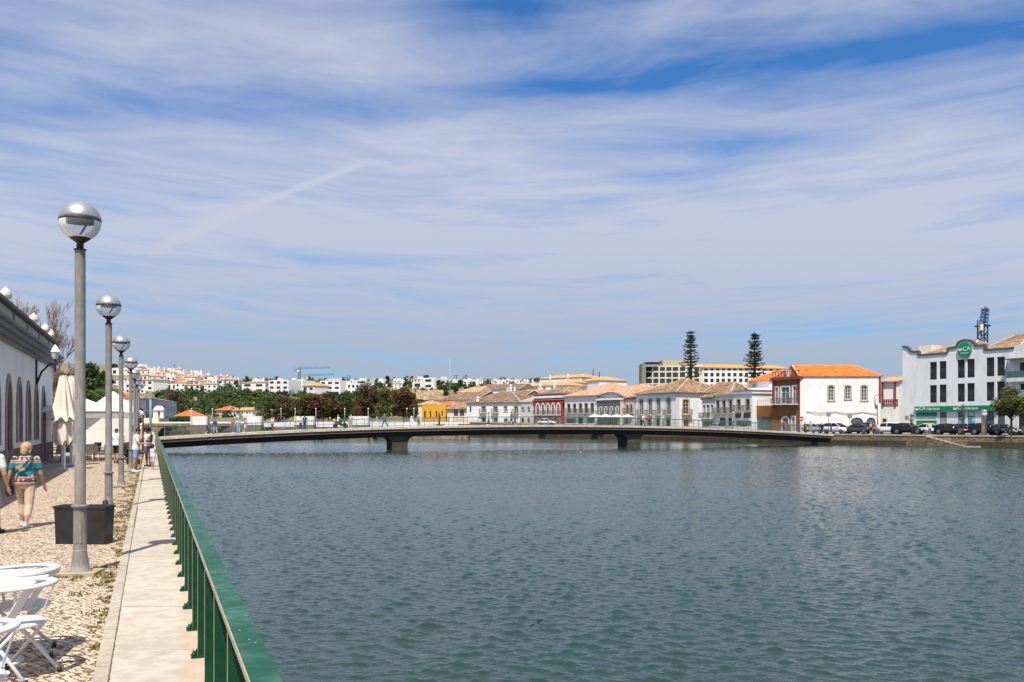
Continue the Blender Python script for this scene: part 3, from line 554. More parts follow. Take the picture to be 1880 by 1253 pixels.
# ------------------------------------------------------------------ old arched bridge
OY = 185.0; ob_ = thing('arched_bridge', 'old stone bridge with low arches and white parapets behind the footbridge', 'bridge', (-40, OY, -1.5))
def ox(x): return (x - CX) / F * OY
def oz(y): return H - (y - HY) / F * OY
M_OLDST = two_scale('old_bridge_stone', (0.34, 0.26, 0.17), (0.25, 0.19, 0.125), (0.10, 0.08, 0.06), 0.4, 1.6, 0.9, 0.4, 0.05, (1, 1, 1), 0.7)
ARC = [(321, 3.75, 1.55), (419, 3.7, 1.25), (508, 3.6, 1.25), (612, 3.5, 1.35), (716, 3.6, 1.3)]
mb = MB(); x0, x1 = ox(262), ox(860); D = 6.0
segs = []; cur = x0
for (px, hw, cz) in ARC: segs.append((ox(px) - hw, ox(px) + hw, cz))
ztop = 1.62
def arch_face(mb, y):
    cur = x0
    for (a, b, cz) in segs:
        mb.face([(cur, y, -2.5), (a, y, -2.5), (a, y, ztop), (cur, y, ztop)])
        n = 14; c = (a + b) / 2; hw = (b - a) / 2
        pr = None
        for i in range(n + 1):
            th = math.pi * i / n; x = c - hw * math.cos(th); z = -1.6 + (cz + 1.6) * math.sin(th) ** 0.85
            if pr: mb.face([(pr[0], y, pr[1]), (x, y, z), (x, y, ztop), (pr[0], y, ztop)])
            pr = (x, z)
        cur = b
    mb.face([(cur, y, -2.5), (x1, y, -2.5), (x1, y, ztop), (cur, y, ztop)])
arch_face(mb, OY); arch_face(mb, OY + D)
for (a, b, cz) in segs:
    n = 14; c = (a + b) / 2; hw = (b - a) / 2; pr = None
    for i in range(n + 1):
        th = math.pi * i / n; x = c - hw * math.cos(th); z = -1.6 + (cz + 1.6) * math.sin(th) ** 0.85
        if pr: mb.face([(pr[0], OY, pr[1]), (x, OY, z), (x, OY + D, z), (pr[0], OY + D, pr[1])])
        pr = (x, z)
mb.face([(x0, OY, ztop), (x1, OY, ztop), (x1, OY + D, ztop), (x0, OY + D, ztop)])
mb.build('stone_arches', M_OLDST, ob_, fix=False)
mb = MB(); mb.box(x0, ox(470), OY - 0.1, OY + 0.3, 1.2, 1.75); mb.build('stone_parapet', M_OLDST, ob_)
mb = MB(); mb.box(ox(484), ox(800), OY - 0.12, OY + 0.28, 0.95, 1.88); mb.box(x0, x1, OY + D - 0.3, OY + D + 0.1, 1.62, 2.05); mb.build('white_parapet', M_WHITE2, ob_)
for (xa, xb) in ((355.7, 383), (455.5, 482), (545, 578), (645, 677)):
    a, b = ox(xa), ox(xb); mb = MB()
    mb.box(a, b, OY - 1.5, OY - 0.125, 1.42, oz(764.7), 0); mb.box(a - 0.02, a + 0.3, OY - 1.53, OY - 1.5, 1.42, oz(764.6), 1)
    mb.box(a - 0.22, a - 0.003, OY - 1.4, OY + 0.02, 1.42, oz(764.4), 1); mb.box(b + 0.003, b + 0.24, OY - 1.4, OY + 0.02, 1.42, oz(764.4), 1)
    mb.build('refuge_wall', [M_WHITE, mat('parapet_side_plaster', (0.62, 0.50, 0.42), 0.9, 0.1)], ob_)
    mb = MB(); mb.prism([(a - 0.2, OY, -2.5), (b + 0.2, OY, -2.5), (b + 0.1, OY - 1.6, -2.5), ((a + b) / 2, OY - 2.3, -2.5), (a - 0.1, OY - 1.6, -2.5)], (0, 0, 3.9)); mb.build('cutwater', two_scale('cutwater_stone', (0.19, 0.155, 0.115), (0.12, 0.10, 0.08), (0.30, 0.24, 0.17), 0.5, 2.2, 0.9, 0.4, 0.05, (1, 1, 0.5), 0.6), ob_)
for px in (757, 830):
    c = ox(px); mb = MB(); y0 = OY - 0.8
    mb.loft([[(c - 1.9, y0 - .2, 1.0), (c + 1.4, y0 - .2, 1.0), (c + 1.4, y0 + .8, 1.0), (c - 1.9, y0 + .8, 1.0)], [(c - 1.1, y0, 1.9), (c + 1.15, y0, 1.9), (c + 1.15, y0 + .6, 1.9), (c - 1.1, y0 + .6, 1.9)]])
    mb.loft([[(c - .5, y0 + .02, 1.9), (c + .5, y0 + .02, 1.9), (c + .5, y0 + .58, 1.9), (c - .5, y0 + .58, 1.9)], [(c - .32, y0 + .06, 2.9), (c + .1, y0 + .06, 2.9), (c + .1, y0 + .5, 2.9), (c - .32, y0 + .5, 2.9)]])
    mb.lathe([(0.24, 2.9), (0.26, 3.02), (0.12, 3.2), (0.02, 3.3)], (c - 0.1, y0 + 0.3, 0), 8); mb.build('pinnacle', M_WHITE, ob_)
# green railing on the far quay
fr = thing('quayside_railing', 'green railing along the far quay behind the old arched bridge', 'railing', (-40, 262, 2)); mb = MB()
pts = [Vector(p) for p in fine([(-118, 291), (-75, 280.8), (-40, 262.8), (-13, 233)], 2.2)]
for a, b in zip(pts, pts[1:]):
    za, zb = bank_z(a.y) + 0.03, bank_z(b.y) + 0.03
    for h in (0.35, 0.7, 1.02): mb.bar((*a, za + h), (*b, zb + h), 0.05, 0.05)
mb.build('rails', mat('quay_rail_green', (0.03, 0.11, 0.06), 0.5, 0.1), fr)
for a in pts:
    mb = MB(); mb.box(a.x - 0.03, a.x + 0.03, a.y - 0.03, a.y + 0.03, bank_z(a.y), bank_z(a.y) + 1.05); mb.build('post', MATS['quay_rail_green'], fr)
# ------------------------------------------------------------------ buildings: walls with real openings, windows, roofs
def outline(w, h, kind, n=10):
    """closed loop of (u,z), bottom left first"""
    hw = w / 2
    if kind == 'rect': 
        pts = [(-hw, 0), (hw, 0), (hw, h), (-hw, h)]
        return pts
    pts = [(-hw, 0), (hw, 0)]
    if kind == 'arch':
        rise = min(hw, h * 0.8)
        for i in range(n + 1): a = math.pi * i / n; pts.append((hw * math.cos(a), h - rise + rise * math.sin(a)))
    elif kind == 'seg':
        rise = hw * 0.45
        for i in range(n + 1): a = math.pi * i / n; pts.append((hw * math.cos(a), h - rise + rise * math.sin(a)))
    elif kind == 'oval':
        return [(hw * math.cos(2 * math.pi * i / 20), h / 2 + h / 2 * math.sin(2 * math.pi * i / 20)) for i in range(20)]
    elif kind == 'point':
        rise = min(w * 1.0, h * 0.6)
        for i in range(n // 2 + 1): q = i / (n // 2); pts.append((hw * math.cos(q * math.pi / 2) ** 1.0 if q < 1 else 0.0, h - rise + rise * (math.sin(q * math.pi / 2) ** 1.2)))
        for i in range(n // 2 - 1, -1, -1): q = i / (n // 2); pts.append((-hw * math.cos(q * math.pi / 2), h - rise + rise * (math.sin(q * math.pi / 2) ** 1.2)))
    return pts
class Facade:
    def __init__(s, P, Q): s.P, s.Q = Vector(P), Vector(Q); s.d = (s.Q - s.P); s.L = s.d.length; s.d.normalize(); s.n = Vector((s.d.y, -s.d.x))
    def uz(s, x, y):
        r = (x - CX) / F; den = s.d.x - r * s.d.y; u = (r * s.P.y - s.P.x) / den; Y = s.P.y + s.d.y * u; return u, H - (y - HY) / F * Y
    def pt(s, u, z, out=0.0): p = s.P + s.d * u + s.n * out; return Vector((p.x, p.y, z))
    def zat(s, x, y): return s.uz(x, y)[1]
def wall(mb, fc, z0, z1, ops, m=0, depth=0.2, mrev=0):
    """ops: list of (u0,u1,za,zb,kind)"""
    us = sorted({0.0, fc.L} | {round(v, 4) for o in ops for v in o[:2]}); zs = sorted({z0, z1} | {round(v, 4) for o in ops for v in o[2:4]})
    us = [u for u in us if -1e-6 <= u <= fc.L + 1e-6]; zs = [z for z in zs if z0 - 1e-6 <= z <= z1 + 1e-6]
    for a, b in zip(us, us[1:]):
        run = None
        for c, d in zip(zs, zs[1:]):
            uc, zc = (a + b) / 2, (c + d) / 2
            hole = any(o[0] - 1e-4 < uc < o[1] + 1e-4 and o[2] - 1e-4 < zc < o[3] + 1e-4 for o in ops)
            if hole:
                if run: mb.face([fc.pt(a, run[0]), fc.pt(b, run[0]), fc.pt(b, run[1]), fc.pt(a, run[1])], m); run = None
            else: run = (run[0], d) if run else (c, d)
        if run: mb.face([fc.pt(a, run[0]), fc.pt(b, run[0]), fc.pt(b, run[1]), fc.pt(a, run[1])], m)
    for (u0, u1, za, zb, kind) in ops:
        w, h, uc = u1 - u0, zb - za, (u0 + u1) / 2; ol = outline(w, h, kind); k = len(ol)
        L3 = [fc.pt(uc + u, za + z) for u, z in ol]; B3 = [fc.pt(uc + u, za + z, -depth) for u, z in ol]
        for i in range(k): j = (i + 1) % k; mb.face([L3[i], L3[j], B3[j], B3[i]], mrev)
        if kind == 'oval':
            cor = [(w / 2, h), (-w / 2, h), (-w / 2, 0), (w / 2, 0)]
            for q in range(4):
                for i in range(q * 5, q * 5 + 5): mb.face([fc.pt(uc + cor[q][0], za + cor[q][1]), L3[(i + 1) % 20], L3[i]], m)
        elif kind != 'rect':
            tp = ol[2:]; mid = len(tp) // 2
            for i in range(mid): mb.face([fc.pt(u1, zb), fc.pt(uc + tp[i][0], za + tp[i][1]), fc.pt(uc + tp[i + 1][0], za + tp[i + 1][1])], m)
            for i in range(mid, len(tp) - 1): mb.face([fc.pt(u0, zb), fc.pt(uc + tp[i][0], za + tp[i][1]), fc.pt(uc + tp[i + 1][0], za + tp[i + 1][1])], m)
STY = {}
def style(name, **k): STY[name] = dict(dict(sur=None, sw=0.14, sp=0.04, frm=M_WFRAME, pane=M_DARKGLASS, nx=2, nz=3, sill=False, head=None, balc=None, door=None, fw=0.07, nm='window'), **k)
WC = {}
def win_meshes(w, h, kind, st):
    key = (round(w, 1), round(h, 1), kind, st)
    if key in WC: return WC[key]
    w, h = max(0.3, round(w, 1)), max(0.3, round(h, 1)); S = STY[st]; mb = MB(); mats = [S['sur'] or M_SURR, S['frm'], S['balc'] or M_IRON, S['door'] or M_WFRAME]
    ol = outline(w, h, kind); k = len(ol)
    def ring(inner, outer, y0, y1, m, skip_bottom=False):
        for i in range(k):
            j = (i + 1) % k
            if skip_bottom and inner[i][1] <= 1e-6 and inner[j][1] <= 1e-6: continue
            a, b, c, d = inner[i], inner[j], outer[j], outer[i]
            mb.face([(a[0], y0, a[1]), (b[0], y0, b[1]), (c[0], y0, c[1]), (d[0], y0, d[1])], m)
            mb.face([(d[0], y0, d[1]), (c[0], y0, c[1]), (c[0], y1, c[1]), (d[0], y1, d[1])], m)
            mb.face([(a[0], y0, a[1]), (b[0], y0, b[1]), (b[0], y1, b[1]), (a[0], y1, a[1])], m)
    def scaled(e, eb=0.0):
        sx = (w + 2 * e) / w; sz = (h + e) / h; return [(u * sx, z * sz - (eb if z < 1e-6 else 0)) for u, z in ol]
    if S['sur']: ring(scaled(-0.01), scaled(S['sw']), -S['sp'], 0.05, 0, True)
    if S['head']: mb.box(-w / 2 - S['sw'] * 1.6, w / 2 + S['sw'] * 1.6, -0.16, 0.0, h + S['sw'] + 0.15, h + S['sw'] + 0.32, 0); mb.box(-w / 2 - S['sw'], w / 2 + S['sw'], -0.07, 0.0, h + S['sw'], h + S['sw'] + 0.15, 0)
    if S['sill']: mb.box(-w / 2 - S['sw'] - 0.05, w / 2 + S['sw'] + 0.05, -0.12, 0.1, -0.13, -0.005, 0)
    inn = [(u * (w - 2 * S['fw']) / w, S['fw'] + z * (h - 2 * S['fw']) / h) for u, z in ol]
    if S['door'] is None:
        ring(inn, scaled(-0.004), 0.10, 0.17, 1)
        for i in range(1, S['nx']): u = -w / 2 + w * i / S['nx']; mb.box(u - 0.035, u + 0.035, 0.105, 0.16, 0.02, h * (0.98 if kind == 'rect' else 0.93), 1)
        for i in range(1, S['nz']):
            z = h * i / S['nz']; ww = w / 2 - 0.02
            if kind != 'rect' and z > h - w * 0.45: ww *= 0.6
            mb.box(-ww, ww, 0.11, 0.155, z - 0.025, z + 0.025, 1)
    else:
        ring(inn, scaled(-0.004), 0.06, 0.17, 3)
    if S['balc']:
        bw = w / 2 + 0.45; mb.box(-bw, bw, -0.75, 0.0, -0.20, -0.04, 0)
        for z in (0.05, 0.95): mb.box(-bw, bw, -0.74, -0.70, z, z + 0.05, 2)
        for s_ in (-1, 1): mb.box(s_ * bw - 0.02, s_ * bw + 0.02, -0.74, 0, 0.95, 1.0, 2)
        nb = int(bw * 2 / 0.16)
        for i in range(nb + 1): u = -bw + 2 * bw * i / nb; mb.box(u - 0.018, u + 0.018, -0.735, -0.705, -0.05, 0.96, 2)
        for s_ in (-1, 1):
            for i in range(1, 4): mb.box(s_ * bw - 0.015, s_ * bw + 0.015, -0.7 + i * 0.16, -0.67 + i * 0.16, -0.05, 0.96, 2)
    me = None
    if mb.v:
        o = mb.build('tmp', mats); me = o.data; bpy.data.objects.remove(o); me.name = S['nm']
    pb = MB(); pb.face([(u, 0.145, z) for u, z in ol]); o = pb.build('tmp', S['pane'] if S['door'] is None else S['door'], fix=False); pm_ = o.data; bpy.data.objects.remove(o); pm_.name = 'pane' if S['door'] is None else 'door_leaf'
    WC[key] = (me, pm_); return WC[key]
def put_window(parent, fc, u0, u1, za, zb, kind, st):
    me, pme = win_meshes(u1 - u0, zb - za, kind, st); p = fc.pt((u0 + u1) / 2, za) - WLOC[parent.name]; an = math.atan2(fc.d.y, fc.d.x); nm = STY[st]['nm']
    sc = ((u1 - u0) / max(0.3, round(u1 - u0, 1)), 1, (zb - za) / max(0.3, round(zb - za, 1)))
    o = bpy.data.objects.new(nm, me); COL.objects.link(o); o.parent = parent; o.location = p; o.rotation_euler = (0, 0, an); o.scale = sc
    q = bpy.data.objects.new('pane' if STY[st]['door'] is None else 'door_leaf', pme); COL.objects.link(q); q.parent = o
    return o
def hip(mb, pts, ze, zr, over=0.35, r0=0.25, r1=0.25, m=0, th=0.16):
    P = [Vector(p) for p in pts]; c = sum(P, Vector((0, 0))) / 4; Q = []
    for p in P: d = p - c; Q.append(p + d.normalized() * over * 1.3)
    ml, mr = (Q[0] + Q[3]) / 2, (Q[1] + Q[2]) / 2; A, B = ml.lerp(mr, r0), ml.lerp(mr, 1 - r1)
    vs = [(*q, ze) for q in Q] + [(*q, ze + th) for q in Q] + [(*A, zr), (*B, zr)]
    mb.add(vs, [(3, 2, 1, 0), (0, 1, 5, 4), (1, 2, 6, 5), (2, 3, 7, 6), (3, 0, 4, 7), (4, 5, 9, 8), (6, 7, 8, 9), (5, 6, 9), (7, 4, 8)], m)
    # ridge and hip tiles
    def rib(a, b): mb.bar(Vector(a) + Vector((0, 0, .02)), Vector(b) + Vector((0, 0, .02)), 0.22, 0.14, 1)
    rib(vs[8], vs[9])
    for a, b in ((4, 8), (7, 8), (5, 9), (6, 9)): rib(vs[a], vs[b])
def chimney(parent, x, y, z0, z1, w=0.7):
    mb = MB(); mb.box(x - w / 2, x + w / 2, y - w / 2, y + w / 2, z0, z1 - 0.5, 0); mb.box(x - w / 2 - .1, x + w / 2 + .1, y - w / 2 - .1, y + w / 2 + .1, z1 - 0.5, z1 - 0.38, 0)
    mb.loft([[(x - w * .4, y - w * .4, z1 - .38), (x + w * .4, y - w * .4, z1 - .38), (x + w * .4, y + w * .4, z1 - .38), (x - w * .4, y + w * .4, z1 - .38)], [(x - w * .12, y - w * .12, z1), (x + w * .12, y - w * .12, z1), (x + w * .12, y + w * .12, z1), (x - w * .12, y + w * .12, z1)]])
    return mb.build('chimney', M_WHITE, parent)
def building(name, label, cat, P, Q, depth, z0, z1, wm, ops=(), side=None, roof=None, group=None, plinth=None, cornice=None, parapet_mat=None, chims=(), rev=None):
    """P,Q: left and right foot of the front as (photo x, distance). ops: (x0,y0,x1,y1,kind,style) in photo pixels on the front. side: (x0.. ops) for the right flank"""
    P, Q = XY(*P), XY(*Q); fc = Facade(P, Q); b = -fc.n * depth; c = (P + Q + P + b + Q + b) / 4
    root = thing(name, label, cat, (c.x, c.y, z0), group)
    mb = MB(); wo = []
    def conv(f, lst, zlo):
        out = []
        for (x0, y0, x1, y1, kind, st) in lst:
            u0, za = f.uz(x0, y1); u1, zb = f.uz(x1, y0); um = (u0 + u1) / 2; za2 = f.uz((x0 + x1) / 2, y1)[1]; zb2 = f.uz((x0 + x1) / 2, y0)[1]
            u0, u1 = max(u0, 0.05), min(u1, f.L - 0.05); za2 = max(za2, zlo + 0.02); zb2 = min(zb2, z1 - 0.05)
            if u1 - u0 > 0.2 and zb2 - za2 > 0.2: out.append((u0, u1, za2, zb2, kind, st))
        return out
    fo = conv(fc, ops, z0); wall(mb, fc, z0, z1, [o[:5] for o in fo], mrev=1)
    sf = Facade(Q, Q + b); so = conv(sf, side, z0) if side else []
    wall(mb, sf, z0, z1, [o[:5] for o in so], mrev=1)
    wall(mb, Facade(Q + b, P + b), z0, z1, []); wall(mb, Facade(P + b, P), z0, z1, [])
    mb.face([(*P, z1), (*Q, z1), (*(Q + b), z1), (*(P + b), z1)])
    mb.build('wall', [wm, rev or wm], root, fix=False)
    for o in fo: put_window(root, fc, *o)
    for o in so: put_window(root, sf, *o)
    if plinth:
        mb = MB()
        for f in (fc, sf): mb.obox(f.pt(0, z0), f.pt(f.L, z0) - f.pt(0, z0), f.pt(0, z0, 0.04) - f.pt(0, z0), (0, 0, plinth[0]))
        mb.build('plinth', plinth[1], root)
    if cornice:      # list of (z0, z1, projection, material)
        for (ca, cb, cp, cm) in cornice:
            mb = MB()
            for f in (fc, sf, Facade(P + b, P)): mb.obox(f.pt(-cp, ca), f.pt(f.L + cp, ca) - f.pt(-cp, ca), f.pt(0, ca, cp) - f.pt(0, ca, -0.05), (0, 0, cb - ca))
            mb.v = [tuple(v) for v in mb.v]
            # one mitred band: front plus two flanks, butted
            mb = MB(); f = fc
            loop = [f.pt(-cp, ca, cp), f.pt(f.L + cp, ca, cp)]; q1 = Vector((*(Q + b), ca)) + Vector((*(sf.n * cp), 0)); q0 = Vector((*(P + b), ca)) - Vector((*(sf.n * cp), 0))
            mb.prism([loop[0], loop[1], q1, q0], (0, 0, cb - ca)); mb.build('cornice', cm, root)
    if roof:
        zr, over, r0, r1, rm = roof; mb = MB(); hip(mb, [P, Q, Q + b, P + b], z1 + 0.004, zr, over, r0, r1); rf = mb.build('roof', [rm, MATS.get('ridge_tiles') or mat('ridge_tiles', (0.52, 0.40, 0.28), 0.9, 0.15, 3)], root)
    for (x, Z, ya, yb) in chims:
        p = W(x, ya, Z); chimney(root, p.x, p.y, W(x, yb, Z).z, p.z)
    return root, fc, sf
C5 = lambda x, y: (750 + x / 6.267, 640 + y / 6.267)
C6 = lambda x, y: (960 + x / 6.267, 640 + y / 6.267)
C7 = lambda x, y: (1160 + x / 5.221, 590 + y / 5.221)
C8 = lambda x, y: (1360 + x / 5.875, 640 + y / 5.875)
CA_ = lambda x, y: (1630 + x / 4.32, 550 + y / 4.32)
def ops(cv, lst): return [(*cv(a, b), *cv(c, d), k, s) for (a, b, c, d, k, s) in lst]
M_SHUT = mat('brown_shutter', (0.11, 0.075, 0.05), 0.7, 0.15)
M_GDOOR = mat('green_door_paint', (0.015, 0.16, 0.05), 0.6, 0.1)
M_DKDOOR = mat('dark_door', (0.035, 0.03, 0.027), 0.6, 0.2)
M_GALV = mat('grey_ironwork', (0.13, 0.14, 0.13), 0.6, 0.1)
style('plain', nx=2, nz=3); style('slot', nx=1, nz=1, frm=M_DKDOOR, fw=0.04)
style('head', sur=M_SURR, head=True, balc=M_GALV, nx=2, nz=3); style('headw', sur=M_SURR, head=True, sill=True, nx=2, nz=3)
style('gothic', sur=M_WHITE, sw=0.30, nx=2, nz=3, balc=M_GALV); style('gothic_door', sur=M_WHITE, sw=0.16, nx=2, nz=2)
style('tall', sur=M_SURR, sw=0.18, frm=M_SHUT, nx=2, nz=2, balc=M_GALV); style('grey_gothic', sur=M_WHITE, sw=0.13, nx=2, nz=4, balc=M_GALV)
style('ogee', sur=M_SURR, sw=0.26, nx=2, nz=4, balc=M_GALV); style('gdoor', nm='door', door=M_GDOOR); style('ddoor', nm='door', door=M_DKDOOR, sur=M_SURR, sw=0.1)
style('shop', nx=3, nz=2, frm=M_GALV, pane=M_GREYGLASS); style('yellow_sur', sur=mat('ochre_surround', (0.55, 0.36, 0.10), 0.9, 0.1), sw=0.26, nx=2, nz=4, balc=M_GALV)
style('white_sur', sur=M_WHITE, sw=0.22, nx=2, nz=3, balc=M_GALV, pane=M_GREYGLASS); style('niche', sur=M_SURR, sw=0.2, sill=True, nx=2, nz=4, pane=M_GREYGLASS)
style('office', pane=two_scale('office_glass_reflections', (0.012, 0.015, 0.018), (0.05, 0.062, 0.068), (0.16, 0.18, 0.18), 0.7, 0.55, 0.08, 0.0, 0.001, (1, 1, 1.4), 0.8, 0.56, 0.66), frm=mat('dark_red_frame', (0.045, 0.02, 0.02), 0.5, 0.1), nx=2, nz=3, sill=False, fw=0.09); style('hotel', frm=M_DKDOOR, nx=1, nz=1, fw=0.04, pane=glassy('hotel_glass', (0.03, 0.05, 0.055)))  # office panes: paler patches in the colour stand for reflections and blinds
style('hotel2', frm=mat('bronze_frame', (0.10, 0.065, 0.05), 0.5, 0.1), nx=2, nz=2, fw=0.1); style('wooddoor', nm='door', door=mat('red_wood_door', (0.22, 0.065, 0.025), 0.6, 0.15), sur=M_CREAM, sw=0.25)
style('lilac', sur=M_SURR, sw=0.12, nx=2, nz=2); style('small', nx=1, nz=1, fw=0.06, frm=M_WFRAME)
M_LILAC = mat('pale_lilac_render', (0.60, 0.57, 0.60), 0.9, 0.05, 0.6); M_RED = two_scale('red_render', (0.42, 0.045, 0.03), (0.36, 0.04, 0.027), (0.28, 0.04, 0.03), 0.4, 2.5, 0.85, 0.05, 0.01)
M_GREYTILE = two_scale('grey_tiled_wall', (0.23, 0.21, 0.18), (0.28, 0.26, 0.22), (0.16, 0.14, 0.12), 1.5, 6, 0.7, 0.2, 0.01)
M_OCHTILE = two_scale('ochre_tiled_wall', (0.24, 0.105, 0.025), (0.30, 0.135, 0.03), (0.15, 0.065, 0.02), 0.5, 3.5, 0.6, 0.15, 0.01)
M_OXRED = mat('oxide_red_trim', (0.24, 0.05, 0.035), 0.8, 0.12, 2); M_YELLOW = mat('mustard_render', (0.70, 0.36, 0.03), 0.9, 0.06, 0.6)
M_PINK = mat('pinkish_render', (0.56, 0.46, 0.44), 0.9, 0.06, 0.8)
# ------------------------------------------------------------------ right bank, row of houses along the river
def gz(x, Z): p = XY(x, Z); return ground_z(p.x, p.y) - 0.05
def zy(y, Z): return H - (y - HY) / F * Z
# mustard house
building('low_building', 'mustard yellow low building with four narrow dark slits at the end of the row', 'building', (775, 250), (818.5, 247), 9, gz(795, 248), zy(744, 248), M_YELLOW,
         ops(lambda x, y: (700 + x / 9.4, 670 + y / 9.4), [(738, 800, 768, 925, 'rect', 'slot'), (836, 800, 860, 910, 'rect', 'slot'), (938, 800, 964, 905, 'rect', 'slot'), (1040, 800, 1064, 880, 'rect', 'slot')]))
building('tiled_house', 'small orange tiled house peeping over the mustard yellow building', 'house', (768, 268), (792, 266), 8, gz(780, 267), zy(744, 267), M_CREAM, roof=(zy(735.5, 270), 0.3, .4, .4, M_TPALE))
building('tiled_house', 'small red roofed house behind the mustard yellow building and the white gable', 'house', (803, 262), (832, 260), 8, gz(815, 261), zy(746, 261), M_WHITE, roof=(zy(738, 264), 0.3, .35, .35, M_TORANGE))
building('shop_building', 'low cafe building with ochre tiled roof beside the mustard yellow building', 'building', (821, 246), (857, 243), 8, gz(840, 245), zy(752, 245), M_CREAM,
         ops(C5, [(520, 700, 570, 780, 'rect', 'shop'), (590, 700, 640, 780, 'rect', 'shop')]), roof=(zy(740, 248), 0.5, .2, .2, M_TMIX))
# white house with big hipped roof
wh, _, _ = building('townhouse', 'white house with brown pyramid roof, balconied windows and green doors', 'house', (857, 238), (955, 229), 13, gz(905, 233), zy(740.5, 234), M_WHITE,
         ops(C5, [(700, 668, 722, 738, 'rect', 'small'), (842, 672, 886, 738, 'rect', 'head'), (978, 672, 1022, 738, 'rect', 'head'), (1098, 672, 1134, 728, 'rect', 'headw'), (1218, 672, 1258, 738, 'rect', 'head'),
                  (848, 795, 890, 870, 'rect', 'ddoor'), (976, 800, 1028, 870, 'rect', 'gdoor'), (1098, 806, 1140, 870, 'rect', 'gdoor')]),
         roof=(zy(720, 240), 0.5, .40, .40, M_TBROWN), chims=[(877, 236, 728, 738), (940.5, 240, 721, 730)])
building('townhouse', 'narrow pale lilac house with two pointed windows left of the red house', 'house', (955.6, 228.6), (979.2, 224.6), 9, gz(967, 226), zy(736, 226), M_LILAC,
         ops(C5, [(1302, 668, 1332, 740, 'point', 'lilac'), (1368, 668, 1398, 740, 'point', 'lilac'), (1300, 800, 1330, 868, 'arch', 'ddoor'), (1366, 800, 1396, 868, 'arch', 'shop')]),
         cornice=[(zy(738, 226), zy(736.2, 226), 0.25, M_WHITE)], roof=(zy(728, 231), -0.4, .3, .3, M_TYELL))
zr = zy(723.5, 218.5)
building('townhouse', 'red house with five white framed pointed windows and white parapet band', 'house', (980, 224), (1033.5, 214), 10, gz(1006, 219), zr, M_RED,
         ops(C6, [(153, 640, 188, 762, 'point', 'gothic'), (213, 640, 247, 762, 'point', 'gothic'), (270, 640, 304, 762, 'point', 'gothic'), (329, 638, 363, 762, 'point', 'gothic'), (389, 636, 424, 762, 'point', 'gothic'),
                  (155, 805, 188, 872, 'arch', 'gothic_door'), (214, 805, 246, 872, 'arch', 'gothic_door'), (272, 805, 304, 872, 'arch', 'gothic_door'), (331, 803, 362, 872, 'arch', 'gothic_door'), (391, 800, 424, 872, 'arch', 'gothic_door')]),
         cornice=[(zr - 1.55, zr - 1.38, 0.14, M_WHITE), (zr - 1.06, zr - 0.48, 0.32, M_WHITE), (zr - 0.12, zr + 0.10, 0.25, M_GREYST)], roof=(zy(711.5, 222), -0.8, .22, .3, M_TMIX))
building('townhouse', 'white house with pale clay hipped roof and five brown shuttered windows', 'house', (1036.8, 213), (1096, 203), 16, gz(1066, 208), zy(728, 208), M_WHITE2,
         ops(C6, [(512, 640, 545, 742, 'rect', 'tall'), (579, 640, 611, 742, 'rect', 'tall'), (645, 636, 679, 742, 'rect', 'tall'), (711, 634, 745, 742, 'rect', 'tall'), (780, 632, 815, 742, 'rect', 'tall'),
                  (500, 805, 610, 862, 'rect', 'shop'), (640, 800, 690, 866, 'rect', 'ddoor'), (735, 800, 825, 862, 'rect', 'shop')]),
         roof=(zy(705.3, 215), 0.45, .62, .30, M_TPALE))
zg = zy(731, 199.5)
gt, gfc, _ = building('townhouse', 'grey tiled house with curved white pediment and four slim pointed windows', 'house', (1096.6, 202.8), (1146.6, 194.6), 12, gz(1122, 199), zg, M_GREYTILE,
         ops(C6, [(878, 675, 906, 765, 'point', 'grey_gothic'), (940, 672, 968, 765, 'point', 'grey_gothic'), (1004, 670, 1032, 765, 'point', 'grey_gothic'), (1070, 668, 1098, 765, 'point', 'grey_gothic'),
                  (880, 805, 910, 868, 'rect', 'ddoor'), (1000, 800, 1040, 868, 'rect', 'shop')]),
         cornice=[(zg - 1.5, zg - 1.32, 0.10, M_GREYST), (zg - 0.5, zg - 0.05, 0.30, M_WHITE)], roof=(zy(709, 206), 0.2, .45, .3, M_TPALE))
mb = MB(); n = 14; lo = [gfc.pt(gfc.L * i / n, zg + 0.02 + 1.15 * math.sin(math.pi * i / n) ** 0.8, 0.06) for i in range(n + 1)]
mb.prism([gfc.pt(gfc.L, zg + .01, .06), gfc.pt(0, zg + .01, .06)] + lo[1:-1], tuple(-gfc.n * 0.4) + (0,)); mb.build('pediment', M_WHITE2, gt)
mb = MB()
for i in range(n): mb.bar(lo[i] + Vector((0, 0, .06)), lo[i + 1] + Vector((0, 0, .06)), 0.7, 0.16)
mb.build('pediment_trim', M_GREYST, gt)
mb = MB(); mb.obox(gfc.pt(gfc.L - 1.35, zg - 9, 0.005), gfc.pt(gfc.L, 0) - gfc.pt(gfc.L - 1.35, 0), tuple(gfc.n * 0.12) + (0,), (0, 0, 8.9)); mb.build('pilaster', M_CREAM, gt)
building('townhouse', 'low pinkish house with two dark pointed windows beside the grey house', 'house', (1147, 194.2), (1167.3, 191.2), 10, gz(1157, 193), zy(731.5, 193), M_PINK,
         ops(C6, [(1190, 645, 1212, 742, 'point', 'tall'), (1235, 640, 1257, 742, 'point', 'tall'), (1185, 800, 1205, 868, 'rect', 'ddoor')]), cornice=[(zy(733.5, 193), zy(731.7, 193), 0.2, M_OXRED)], roof=(zy(724, 197), 0.1, .2, .2, M_TBROWN))
